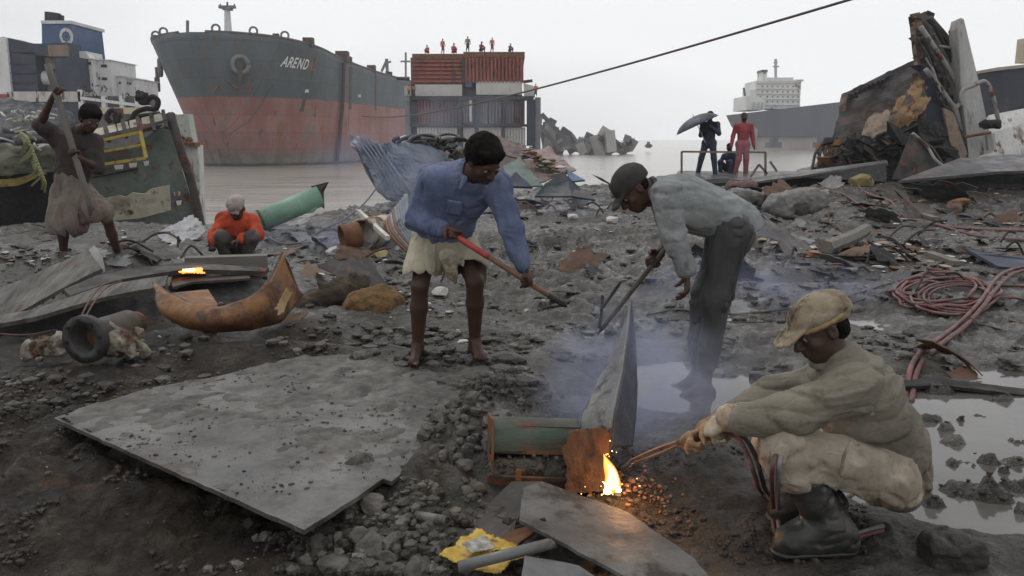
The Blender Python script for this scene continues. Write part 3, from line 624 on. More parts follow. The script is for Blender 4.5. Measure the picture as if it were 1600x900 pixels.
    for px, z, side in ((374, 9.3, 1), (254, 9.5, -1)):
        s = s_at(px, z, side); c = pt(s, z, side, .15); out = nrm(pt(s, z, side, 1) - pt(s, z, side)); tg = nrm(pt(s + .4, z, side) - pt(s - .4, z, side)); P = [c + out * .1 + .85 * (math.cos(q) * tg + math.sin(q) * np.array([0, 0, 1])) for q in np.linspace(0, 2 * math.pi, 15)]
        mb = MB(); mb.tube(P, .28, 7); hp_ = mb.build('hawse_pipe', rm, root, True)
        mb = MB(); d = c + out * .45; mb.bar(d, d + np.array([0, 0, -2.6]) - tg * .3, .34, .34); e = d + np.array([0, 0, -2.6]) - tg * .3
        for sg in (-1, 1): mb.bar(e, e + tg * sg * 1.1 + np.array([0, 0, .75]), .38, .34); mb.poly([e + tg * sg * .8 + np.array([0, 0, .3]) + out * .2, e + tg * sg * 1.5 + np.array([0, 0, .9]) + out * .2, e + tg * sg * 1.0 + np.array([0, 0, 1.5]) + out * .2], .2)
        mb.build('anchor', am, root)
    # deck edge boxes
    for px, z, sz in ((486, 11.4, 1.1), (541, 11.2, 1.5), (549, 11, 1.0), (586, 11.0, 1.1), (613, 10.8, .9), (430, 11.6, .6)):
        s = s_at(px, z); c = pt(s, zd(s) + sz * .3, 1, -.5); MB().box(c, (sz, sz, sz * .9)).build('deck_fitting', am, root)
    for s, z0, z1, wd in ((s_at(487, 9), 4.6, 10.6, .55), (s_at(548, 9), 5.2, 10.5, .8), (s_at(587, 9), 5.4, 10.4, .5)):   # rust streaks down the flank, laid on as thin strips
        mb = MB(); mb.bar(pt(s, z0, 1, .02), pt(s, z1, 1, .02), wd, .06, up=pt(s, z0, 1, 1) - pt(s, z0, 1)); mb.build('rust_streak', mk('rust_streak_plate', [(.05, .045, .04), (.10, .07, .05), (.06, .07, .075)], .8, (.6, .9), 0, stretch=(1, 1, .2), rust=.2), root)
    # name on the bow flank
    wm = mk('worn_white_lettering', [(.7, .7, .68), (.8, .8, .78)], 1.5, (.6, .8), 0); om = mk('rusted_orange_lettering', [(.30, .13, .05), (.22, .09, .04)], 1.5, (.6, .8), 0)
    s0, s1 = s_at(437, 9.4), s_at(492, 9.4); word = 'ARENDAL'; cells = []; x = 0.
    for ch in word:
        fc = bpy.data.curves.new('t', 'FONT'); fc.body = ch; fc.size = 1.0; fc.shear = .22; fc.offset = .018
        to = bpy.data.objects.new('t', fc); COL.objects.link(to); bpy.context.view_layer.update(); me = bpy.data.meshes.new_from_object(to.evaluated_get(bpy.context.evaluated_depsgraph_get()))
        V = np.array([v.co[:] for v in me.vertices]); F = [tuple(p.vertices) for p in me.polygons]; bpy.data.objects.remove(to)
        V[:, 0] += x - V[:, 0].min(); cells.append((V, F)); x = V[:, 0].max() + .04
    for i, (V, F) in enumerate(cells):
        L = [pt(s0 + v[0] / x * (s1 - s0), 9.35 + v[1] * 1.55 - .035 * v[0], 1, .09) for v in V]; link_mesh('letter', L, F, wm if i < 5 else om, root)
    # small white marks low on the flank
    for px, z in ((560, 7.0), (478, 6.9)): s = s_at(px, z); MB().box(pt(s, z, 1, .08), (.5, .1, .35)).build('load_mark', wm, root)
    s = s_at(366, 6.3)
    for e in (-1, 0, .9): mb = MB(); mb.bar(pt(s + e, 6.3, 1, .06), pt(s + e, 7.1, 1, .06), .27, .1); mb.build('load_mark', om, root)
    # mooring chain hanging down the flank
    sA, sB = s_at(533, 10.), s_at(524, 0)
    P = [pt(sA + (sB - sA) * t ** 3, 10.7 - 11.9 * t, 1, .35) for t in np.linspace(0, 1, 16)]; mb = MB(); mb.tube(P, [.24] * 16, 6); tag(mb.build('mooring_chain', am), 'thick rusty chain hanging down the red flank of the big tanker', 'chain')
    s = s_at(420, 6); P = [pt(s + 0, 7.3, 1, .1), W(390, 190, 90), W(350, 215, 84), W(330, 240, 80)]; mb = MB(); mb.tube(P, .07, 5); tag(mb.build('mooring_rope', am), 'thin rope slanting down from the tanker bow towards the water', 'rope')
    # crane gear far aft
    mb = MB(); p = W(606, 125, 150); mb.bar(p, W(604, 92, 150), .5, .5); mb.bar(W(604, 95, 150), W(596, 112, 150), .4, .4); mb.bar(W(601, 100, 150), W(611, 96, 150), .35, .3); mb.build('deck_crane', rm, root)
    mb = MB(); mb.bar(W(634, 130, 170), W(634, 82, 170), .35, .35); mb.bar(W(626, 96, 170), W(641, 96, 170), .3, .3); mb.bar(W(622, 122, 170), W(640, 122, 170), .5, .5); mb.build('aft_mast', rm, root)
    mb = MB(); ln = mk('deck_machinery_red', [(.20, .05, .04), (.10, .05, .04)], 2, (.6, .9), 0); 
    for k, px in enumerate((376, 384, 392, 401)): c = W(px, 62, 103); mb.box(c, (1.1, 1.4, .7 + .4 * (k % 2)))
    mb.build('windlass', ln, root)
    return pt, zd, s_at
TK = tanker()

# ---- far left ship: cut open superstructure, blue funnel, white accommodation
def left_ship():
    Y = 74.; b0 = W(60, 200, Y); root = empty('cut_open_ship', (b0[0], Y + 4, WATER_Z), 'half dismantled ship with navy walls, blue funnel and white stepped accommodation on the far left', 'ship')
    Wm = mk('ship_white', [(.50, .50, .50), (.62, .62, .61)], .6, (.5, .8), .05, 4, rust=.12, stretch=(1, 1, .3)); grim = mk('grimy_interior', [(.10, .085, .07), (.26, .22, .18), (.38, .34, .3)], .7, (.6, .9), .1, 6, rust=.2)
    fb = mk('funnel_blue', [(.035, .075, .17), (.05, .10, .21)], .5, (.4, .6), .05, 4)
    V = []
    for (x0, x1, y) in ((65, 110, 34), (66, 118, 100)):
        for px, Yk in ((x0, Y + 6), (x1, Y + 6), (x1, Y + 12), (x0, Y + 12)): V.append(W(px, y, Yk) if Yk == Y + 6 else W(px, y, Y + 6) + np.array([0, 6, 0]))
    f = link_mesh('funnel', V, [(0, 1, 5, 4), (1, 2, 6, 5), (2, 3, 7, 6), (3, 0, 4, 7), (0, 3, 2, 1), (4, 5, 6, 7)], fb, root)
    bx(64, 32, 111, 37, Y + 5.8, 6.4).build('funnel_rim', Wm, f); 
    mb = MB(); mb.tube([W(82.5, 36, Y + 8), W(82.5, 20, Y + 8)], .7, 10); mb.tube([W(96.5, 36, Y + 8), W(96.5, 24, Y + 8)], .22, 8); mb.build('exhaust_pipe', mk('soot_black', [(.015, .015, .016)], 3), f)
    c = W(103.5, 57, Y + 5.9); mb = MB(); k = 24; P = [c + np.array([math.cos(q) * .62, 0, math.sin(q) * .78]) for q in np.linspace(0, 2 * math.pi, k, False)]; mb.poly(P, .05, (0, -1, 0)); em = mb.build('emblem', Wm, f)
    mb = MB(); c2 = c + np.array([0, -.06, 0]); 
    for q in range(8): an = q * math.pi / 4; mb.bar(c2, c2 + np.array([math.cos(an) * .4, 0, math.sin(an) * .5]), .07, .03, (0, 1, 0))
    P = [c2 + np.array([math.cos(q) * .3, 0, math.sin(q) * .38]) for q in np.linspace(0, 2 * math.pi, 17)]; mb.tube(P, .05, 4); mb.build('emblem_wheel', fb, f)
    # navy shell, sagging roof
    PP([(3, 57, Y), (50, 68, Y), (75, 68, Y), (104, 66, Y), (106, 90, Y), (10, 82, Y)], 2.5).build('upper_wall', M_navy, root)
    bx(76, 70, 104, 88, Y - .2, .3).build('rusty_panel', mk('brown_streaks', [(.14, .08, .05), (.25, .2, .16)], .8, stretch=(1, 1, .3)), root)
    bx(10, 82, 54, 143, Y, 3).build('side_wall', M_navy, root); bx(90, 90, 125, 143, Y - .4, 3).build('side_wall', M_navy, root)
    for y in (98, 113, 128): bx(10, y, 54, y + 1.2, Y - .15, .14).build('wall_seam', M_wire, root)
    bx(0, 58, 9, 146, Y - .3, 3).build('white_column', Wm, root); bx(54, 84, 90, 143, Y + 3, 1).build('inner_wall', grim, root)
    for x0, y0, x1, y1 in ((56, 92, 66, 108), (70, 90, 88, 108), (56, 128, 64, 142), (72, 126, 90, 142)): bx(x0, y0, x1, y1, Y + 1.5, 1).build('inner_box', grim, root)
    c = W(68, 122, Y + 1.2); mb = MB(); mb.tube([c + np.array([-.9, 0, 0]), c + np.array([.9, 0, 0])], .62, 14); mb.build('tank', Wm, root, True)
    bx(12, 143, 125, 159, Y - .8, 3.2).build('white_ledge', mk('streaky_white', [(.35, .33, .3), (.55, .54, .52)], .8, stretch=(1, 1, .3), rust=.3), root)
    bx(-60, 145, 11, 159, Y - .9, 3).build('white_ledge', Wm, root); bx(-3, 147, 9, 155, Y - 1.2, .5).build('red_patch', M_red, root)
    # accommodation steps
    for i, (x0, y0, x1, y1, yy) in enumerate(((124, 92, 143, 176, Y + 1), (143, 94, 172, 176, Y + 2), (172, 119, 190, 176, Y + 3), (190, 123, 210, 174, Y + 4))):
        bx(x0, y0, x1, y1, yy, 5).build('accommodation_block', Wm, root)
        bx(x0 - .5, y0 - 1, x1 + .5, y0, yy - .2, 5.4).build('roof_edge', Wm, root)
    bx(122, 80, 134, 94, Y + 2, 3).build('bridge_wing', Wm, root); PP([(134, 82, Y + 2), (143, 94, Y + 2), (134, 94, Y + 2)], 1).build('bridge_wing', Wm, root)
    for x, y, yy, s in ((136, 99, Y + 1, 2), (140, 99, Y + 1, 2), (160, 103, Y + 2, 2), (164.5, 103, Y + 2, 2), (138, 119, Y + 1, 1.6), (154, 122, Y + 2, 1.8), (161, 123, Y + 2, 1.8), (165, 123, Y + 2, 1.8), (180, 129, Y + 3, 1.4), (187, 129.5, Y + 3, 1.4), (198, 130, Y + 4, 1.6), (203, 130.5, Y + 4, 1.6), (198, 151, Y + 4, 4), (152, 140, Y + 2, 1.5), (178, 146, Y + 3, 1.5)):
        bx(x - s, y - s * 1.1, x + s, y + s * 1.1, yy - .06, .1).build('window', mk('window_dark', [(.012, .014, .018)], 2, (.1, .2), 0), root)
    # cut plating stacked before the white blocks
    bx(126, 150, 235, 176, Y - .3, 1).build('lower_wall', mk('dark_cargo_side', [(.05, .05, .055), (.11, .10, .10)], .6, rust=.2), root)
    for x in (126, 162, 190, 214): bx(x - 2.2, 140 if x < 150 else 150, x + 2.2, 178, Y - .8, .4).build('white_post', Wm, root)
    mb = MB(); mb.bar(W(126, 153, Y - .8), W(235, 167, Y - .8), .2, .25); mb.build('white_rail', Wm, root)
    bx(125, 168, 235, 178, Y - .9, .5).build('yellowish_ledge', mk('cream_paint', [(.42, .36, .24), (.5, .45, .34)], 1), root)
    mb = MB(); rg = random.Random(4)
    for k in range(26): x = rg.uniform(128, 200); y = rg.uniform(132, 158); mb.bar(W(x, y, Y - .9), W(x + rg.uniform(-6, 6), y + rg.uniform(-7, 7), Y - .9 + rg.random()), .09, .09)
    mb.build('hanging_wreckage', M_darkiron, root)
    bx(-120, 159, 125, 276, Y - .6, 6).build('hull', M_navy, root); bx(125, 176, 240, 276, Y - .4, 6).build('hull', mk('dark_cargo_side', []), root)
left_ship()

# ---- the sawn off container ship section in the middle
def section():
    Y = 78.; c = W(740, 250, Y); root = empty('sawn_ship_section', (c[0], Y + 6, WATER_Z), 'cut ship section stacked with red corrugated walls, standing in the shallows', 'ship section')
    redm = M_red; pale = mk('pale_corrugation', [(.44, .43, .40), (.58, .56, .52)], .8, (.6, .9), .1, 6, dirt=.3, dirtcol=(.15, .13, .12), stretch=(1, 1, .3)); wht = mk('weathered_white', [(.42, .41, .38), (.52, .51, .47)], .7, (.6, .9), .05, 6, dirt=.2, dirtcol=(.2, .18, .15))
    dk = mk('section_dark', [(.02, .02, .022), (.04, .035, .035)], 1, (.6, .9), 0); mid1 = mk('smoked_red_panel', [(.13, .035, .032), (.08, .04, .04), (.20, .06, .05)], .5, rust=.2, stretch=(1, 1, .25)); mid2 = mk('smoked_grey_panel', [(.08, .08, .10), (.22, .20, .2), (.06, .05, .06)], .4, rust=.1, stretch=(1, 1, .25))
    bx(645, 90, 816, 262, Y + 1.0, 13).build('core', dk, root)
    def corr(x0, y0, x1, y1, yy, n, vert, m, nm='corrugated_wall'):
        mb = bx(x0, y0, x1, y1, yy + .25, .5)
        for i in range(n):
            t0 = (i + .12) / n; t1 = (i + .62) / n
            if vert: bx(x0 + (x1 - x0) * t0, y0 + .4, x0 + (x1 - x0) * t1, y1 - .4, yy, .3, mb)
            else: bx(x0 + .4, y0 + (y1 - y0) * t0, x1 - .4, y0 + (y1 - y0) * t1, yy, .3, mb)
        return mb.build(nm, m, root)
    corr(643, 93, 722, 131, Y, 6, False, redm); corr(726, 90, 818, 129, Y - .1, 16, True, redm)
    bx(722, 92, 726, 130, Y - .2, .6).build('corner_post', dk, root); bx(644, 84, 724, 93, Y + .1, 12).build('top_plate', M_rust, root); bx(724, 81, 820, 90, Y, 12).build('top_plate', M_rust, root)
    bx(649, 132, 722, 151, Y, .9).build('white_band', wht, root); bx(744, 127, 816, 148, Y, .9).build('white_band', wht, root); bx(722, 125, 744, 152, Y + .4, .5).build('ladder_trunk', dk, root); bx(727, 128, 738, 136, Y, .5).build('blue_locker', M_blue, root)
    bx(640, 150, 834, 156, Y - .6, 2).build('deck_edge', dk, root)
    xs = [(653, 672, mid1), (673, 694, mid1), (695, 716, mid1), (724, 741, mid2), (747, 762, mid2), (764, 784, mid2), (787, 803, mid2), (804, 820, mid1)]
    for x0, x1, m in xs: corr(x0, 156, x1, 194, Y, 4, True, m)
    for x in (717, 743, 785): bx(x, 152, x + 4, 232, Y - .3, .5).build('pillar', dk, root)
    bx(733.5, 150, 737, 190, Y - .5, .2).build('white_pipe', wht, root)
    bx(641, 158, 652, 196, Y - .1, 1).build('opening_shade_block', dk, root); bx(823, 156, 836, 228, Y - .1, 1).build('navy_door', M_navy, root)  # solid dark block stands in for the shade inside an open bay
    bx(640, 194, 824, 198, Y - .4, 1.2).build('deck_edge', dk, root)
    for x0, x1 in ((652, 684), (685, 715), (724, 742), (748, 784), (789, 821)): corr(x0, 199, x1, 232, Y - .1, 7, True, pale)
    bx(836, 152, 845, 262, Y + .4, 12).build('hull_side', mk('grey_shell', [(.16, .17, .18), (.22, .22, .22)], 1), root); bx(634, 156, 641, 262, Y + .4, 12).build('hull_side', mk('grey_shell', []), root)
    bx(641, 232, 836, 264, Y - .5, 3).build('lower_plating', mk('stained_lower_plate', [(.14, .12, .11), (.24, .22, .20)], .6, rust=.3, stretch=(1, 1, .3)), root)
    for a, b in (((818, 128, Y), (832, 126, Y)), ((640, 124, Y), (620, 123, Y))): mb = MB(); mb.bar(W(*a), W(*b), .3, .25); mb.build('bracket', dk, root)
    bx(632, 134, 648, 150, Y + 1, 2).build('broken_cabin', wht, root); PP([(818, 130, Y), (833, 134, Y), (836, 152, Y), (819, 152, Y)], .5).build('broken_cabin', wht, root)
section()

# ---- fragments on the far waterline
def fragments():
    rg = random.Random(12); mats = [mk('far_dark_plate', [(.05, .05, .055), (.10, .095, .09)], .4, (.6, .9), 0), mk('far_grey_plate', [(.14, .14, .14), (.22, .21, .2)], .4, (.6, .9), 0), mk('far_pale_plate', [(.30, .30, .29), (.42, .41, .39)], .4, (.6, .9), 0)]
    L = [((848, 178, 872, 236), 'dark', 'frame', 'dark lattice ship fragment leaning against the right side of the cut section'), ((866, 196, 900, 238), 'dark', 'slab', 'dark sloping hull slab in the water right of the cut section'),
         ((898, 214, 922, 238), 'grey', 'slab', 'small grey wedge of hull at the far waterline'), ((906, 205, 938, 237), 'dark', 'frame', 'jagged dark fragment with broken top at the far waterline'), ((930, 194, 958, 236), 'pale', 'slab', 'pale boxy fragment tilted highest of those at the far waterline'),
         ((944, 214, 976, 237), 'dark', 'slab', 'low dark heap of plates at the far waterline'), ((970, 208, 990, 236), 'grey', 'slab', 'grey upright fragment at the right end of the far wreckage')]
    for (x0, y0, x1, y1), tone, kind, lab in L:
        Y = 170 + rg.uniform(-8, 8); c = W((x0 + x1) / 2, y1, Y); root = empty('hull_fragment', (c[0], Y, WATER_Z), lab, 'wreckage', 'ship fragments lying at the far waterline'); m = mats[dict(dark=0, grey=1, pale=2)[tone]]
        wpx, hpx = x1 - x0, y1 - y0; lean = rg.uniform(.15, .4) * wpx * (1 if kind == 'frame' else rg.choice((-1, 1)))
        def tb(cx, cy, w_, h_, d_, ang, m_, nm, yaw=0):
            c_ = W(cx, cy, Y + rg.uniform(-2, 2)); q = Y / FPX; Rm = Matrix.Rotation(ang, 3, 'Y') @ Matrix.Rotation(yaw, 3, 'Z'); MB().box(c_, (w_ * q, d_, h_ * q), Rm).build(nm, m_, root)
        ti = dict(dark=0, grey=1, pale=2)[tone]
        for k in range(3):
            tb(x0 + wpx * (.2 + .3 * k), y1 - hpx * rg.uniform(.15, .4), wpx * rg.uniform(.4, .6), hpx * rg.uniform(.5, .85), 2.5, rg.uniform(-.7, .7), mats[(ti + (k == 1)) % 3], 'cut_block', rg.uniform(-.6, .6))
        tb((x0 + x1) / 2, y0 + hpx * .3, wpx * .5, hpx * .35, 1.5, rg.uniform(.3, .9), m, 'cut_block', rg.uniform(-.6, .6))
        for k in range(4): a_ = rg.uniform(x0, x1 - 4); b_ = rg.uniform(y0 + hpx * .2, y0 + hpx * .6); PP([(a_, b_, Y - 1.5), (a_ + rg.uniform(3, 9), b_ - rg.uniform(2, 6), Y - 1.5), (a_ + rg.uniform(4, 10), b_ + rg.uniform(3, 9), Y - 1.5), (a_ - 1, b_ + rg.uniform(3, 7), Y - 1.5)], .3).build('torn_plate', mats[rg.choice((0, 0, 1))], root)
    # beam of the leaning lattice
    root = empty('leaning_girder_frame', W(870, 236, 160), 'long ladder like girder slanting down to the right beside the cut section', 'wreckage')
    mb = MB(); mb.bar(W(846, 178, 160), W(893, 228, 160), .8, .8); mb.bar(W(843, 196, 160), W(876, 234, 160), .8, .8); mb.build('girder', mats[0], root)
    mb = MB()
    for t in (0, .25, .5, .75, 1): mb.bar(W(846 + 47 * t, 178 + 50 * t, 160), W(843 + 33 * t, 196 + 38 * t, 160), .7, .7)
    mb.build('cross_brace', mats[1], root)
    root = W(1013, 228, 210); mb = MB(); mb.tube([root - [.9, 0, 0], root - [.5, 0, 0], root + [.5, 0, 0], root + [1., 0, .1]], [.1, .5, .55, .15], 8); mb.box(root + [0, 0, .7], (.7, .6, .6)); tag(mb.build('small_boat', mats[0]), 'tiny dark boat alone on the open water', 'boat')
fragments()

def far_tanker():
    Y = 235.; c = W(1240, 230, Y); root = empty('distant_ship', (c[0], Y, WATER_Z), 'distant ship with white superstructure and grey blue hull fading into haze', 'ship')
    Wm = mk('far_white', [(.60, .60, .58), (.7, .7, .68)], .2, (.6, .9), 0, rust=.06, rsc=.3); hm = mk('far_hull', [(.055, .065, .09), (.085, .085, .10)], .1, (.6, .9), 0, rust=.1, rsc=.2, stretch=(1, 1, .3))
    V = [W(1163, 177, Y), W(1325, 158, Y), W(1325, 214, Y), W(1190, 214, Y), W(1172, 196, Y)]; mb = MB(); mb.poly([np.array([v[0], Y, v[2]]) for v in V][::-1], 20, (0, -1, 0)); mb.build('hull', hm, root)
    bx(1196, 214, 1325, 237, Y + 1, 18).build('hull_bottom', mk('far_pink', [(.32, .26, .24), (.42, .38, .36)], .15, (.7, .9), 0, stretch=(1, 1, .4)), root)
    bx(1166, 150, 1196, 172, Y + 2, 14).build('aft_house', Wm, root); bx(1180, 126, 1252, 170, Y + 3, 12).build('superstructure', Wm, root); bx(1198, 121, 1240, 127, Y + 2.8, 10).build('wheelhouse', Wm, root); bx(1244, 124, 1256, 127, Y + 3, 3).build('bridge_wing', Wm, root); bx(1172, 140, 1182, 152, Y + 2.5, 8).build('aft_house', Wm, root)
    wd = mk('far_window', [(.12, .13, .15)], 1, (.2, .4), 0)
    for j, y in enumerate((134, 142, 150, 158)):
        for x in range(1190, 1250, 8): bx(x, y, x + 2.4, y + 2.4, Y + 2.9, .1).build('window', wd, root)
    for y in (130, 139, 147, 155, 164): bx(1181, y, 1251, y + .7, Y + 2.6, .3).build('deck_line', mk('far_grey', [(.35, .35, .34)], 1), root)  # plain grey shared by the deck lines, mast and derricks
    bx(1191, 111, 1199, 126, Y + 5, 5).build('funnel', Wm, root); bx(1190.5, 109, 1199.5, 113, Y + 5, 5).build('funnel_top', M_wire, root)
    mb = MB(); mb.bar(W(1212, 124, Y + 5), W(1212, 92, Y + 5), .6, .6); mb.bar(W(1208, 104, Y + 5), W(1217, 104, Y + 5), .4, .4); mb.bar(W(1209, 98, Y + 5), W(1215, 98, Y + 5), .4, .4); mb.build('mast', mk('far_grey', []), root)
    mb = MB(); mb.bar(W(1164, 150, Y), W(1162, 137, Y), .9, .4); mb.build('lifeboat_davit', hm, root)
    for x in (1176, 1184, 1190): mb = MB(); mb.bar(W(x, 172, Y + 1), W(x + 2, 160, Y + 1), .5, .4); mb.build('derrick', mk('far_grey', []), root)
    for x0, x1, lab in ((1204, 1222, 'dark small barge under the bow of the distant ship'), (1280, 1302, 'dark barge between the distant ship and the wreck')):
        b = bx(x0, 222, x1, 231, Y - 12, 5); bx(x0 + 3, 214, x1 - 6, 222, Y - 11.5, 3, b); tag(b.build('work_barge', hm), lab, 'barge', 'barges near the distant ship')
far_tanker()
def right_ship():
    Y = 66.; c = W(1570, 230, Y); root = empty('rusting_ship', (c[0] + 6, Y, WATER_Z), 'dark rusting ship hull at the right edge behind the wreck', 'ship')
    m = mk('dark_navy_rust', [(.02, .026, .04), (.035, .038, .05)], .3, (.6, .9), .1, 4, rust=.32, stretch=(1, 1, .5), rsc=.4)
    mb = MB(); P = [W(1527, 114, Y), W(1560, 108, Y), W(1700, 92, Y), W(1700, 285, Y), W(1548, 285, Y)]; mb.poly(P[::-1], 5, (0, -1, 0)); mb.build('hull', m, root)
    mb = MB(); mb.poly([W(1527, 111, Y - .3), W(1560, 105, Y - .3), W(1700, 90, Y - .3), W(1700, 95, Y - .3), W(1560, 110, Y - .3), W(1528, 115, Y - .3)][::-1], .5, (0, -1, 0)); mb.build('deck_edge', mk('pale_rust_edge', [(.28, .22, .18), (.4, .37, .33)], .6), root)
    bx(1595, 60, 1640, 98, Y + .6, .8).build('deck_house', mk('cream_paint', []), root)
right_ship()
# ------------------------------------------------------------------ wrecks and scrap in the middle distance
def quad(a, b, c, d, t=.02, nu=14, nv=14, noise=.05, sc=1.5, bulge=0, ragged=.0, seed=0, mb=None):
    mb = mb or MB(); return mb.sheet(bilin(W(*a), W(*b), W(*c), W(*d), nu, nv, noise, sc, bulge, ragged, seed), t)
def ribbon(top, bot, t=.02, n=24, nv=8, noise=0., mb=None, seed=0, bow=0.):
    """thick sheet between two polylines of (px, py, Y)"""
    mb = mb or MB(); T = np.array([W(*p) for p in top]); B = np.array([W(*p) for p in bot])
    def rs(P):
        L = np.concatenate([[0], np.cumsum(np.linalg.norm(np.diff(P, axis=0), axis=1))]); s = np.linspace(0, L[-1], n); return np.stack([np.interp(s, L, P[:, k]) for k in range(3)], 1)
    T = rs(T); B = rs(B)
    for P in (T, B):
        P[1:-1] = (P[:-2] + 2 * P[1:-1] + P[2:]) / 4
    v = np.linspace(0, 1, nv)[None, :, None]; Gd = T[:, None] * (1 - v) + B[:, None] * v
    if bow: Gd[..., 1] -= bow * np.sin(np.pi * v[..., 0])
    if noise: Gd = Gd + (fbm(Gd * 3 + seed, 3) - .5)[..., None] * noise * 2 * np.array([.4, 1, .3])
    return mb.sheet(Gd, t)
def ptube(pts, r, n=8, k=10, mb=None, sag=0.):
    """smooth tube through pixel points"""
    P = np.array([W(*p) for p in pts]); return wtube(P, r, n, k, mb)
def wtube(P, r, n=8, k=10, mb=None):
    mb = mb or MB(); P = np.array(P, float); Q = []
    if len(P) > 2:
        E = np.vstack([2 * P[0] - P[1], P, 2 * P[-1] - P[-2]])
        for i in range(1, len(E) - 2):
            for t in np.linspace(0, 1, k, endpoint=False):
                a, b, c, d = E[i - 1:i + 3]; Q.append(.5 * ((2 * b) + (c - a) * t + (2 * a - 5 * b + 4 * c - d) * t * t + (3 * b - a - 3 * c + d) * t ** 3))
        Q.append(P[-1]); P = np.array(Q)
    return mb.tube(P, r, n)
def patch_pts(o): return o
# --- dark hull lying on the shore at the far left
def left_hull():
    Y = 16.; root = empty('overturned_hull', W(30, 350, Y), 'dark battered boat hull with green and white band lying behind the man with the pole', 'boat hull')
    net = mk('dark_net_hull', [(.02, .022, .025), (.05, .055, .065), (.14, .14, .13)], 2.5, (.5, .9), .5, 12, dist=.05); band = mk('green_white_band', [(.07, .09, .06), (.16, .17, .12), (.34, .33, .29)], 1.8, (.5, .9), .4, 12, stretch=(.5, 1, 2), dirt=.4); yl = mk('yellow_stripe', [(.25, .18, .03), (.12, .09, .03)], 3, dirt=.4)
    ribbon([(-60, 158, Y + 1), (40, 162, Y + .8), (92, 176, Y + .6), (128, 205, Y + .5)], [(-60, 222, Y - .5), (20, 225, Y - .5), (70, 226, Y - .3), (118, 240, Y + .2)], .08, 30, 14, .25).build('upper_side', net, root, True)
    ribbon([(-60, 224, Y - .5), (20, 226, Y - .55), (70, 226, Y - .4), (118, 240, Y + .1)], [(-60, 275, Y - .3), (10, 272, Y - .3), (70, 262, Y - .2), (112, 268, Y + .3)], .08, 30, 10, .12).build('band', band, root, True)
    ribbon([(-60, 284, Y - .5), (30, 278, Y - .5), (72, 266, Y - .4)], [(-60, 296, Y - .5), (30, 290, Y - .5), (72, 272, Y - .4)], .05, 20, 4, .05).build('stripe', yl, root)
    ribbon([(-60, 272, Y - .1), (30, 270, Y - .1), (112, 266, Y + .2)], [(-60, 400, Y + .6), (30, 380, Y + .6), (110, 360, Y + .6)], .08, 24, 10, .15).build('bottom', M_char, root, True)
    mb = MB(); rg = random.Random(3)
    for k in range(30): x = rg.uniform(0, 75); y = rg.uniform(172, 228); ptube([(x, y, Y - .4), (x + rg.uniform(-8, 14), y + rg.uniform(-7, 7), Y - .7), (x + rg.uniform(-5, 24), y + rg.uniform(-4, 12), Y - .5)], .02, 4, 4, mb)
    tag(mb.build('netting', M_trash, root), kind='stuff')
    mb = MB()
    for k in range(14): y = 205 + k * 5; x = 30 + k * 2; ptube([(x, y, Y - .8), (x + 14, y + 12, Y - 1.0), (x + rg.uniform(-8, 18), y + 30, Y - .8)], .025, 4, 5, mb)
    tag(mb.build('rope_bundle', mk('green_rope', [(.16, .18, .06), (.28, .29, .16)], 5)), 'tangled bundle of green and yellow rope hanging on the dark hull', 'rope', kind=None)
left_hull()
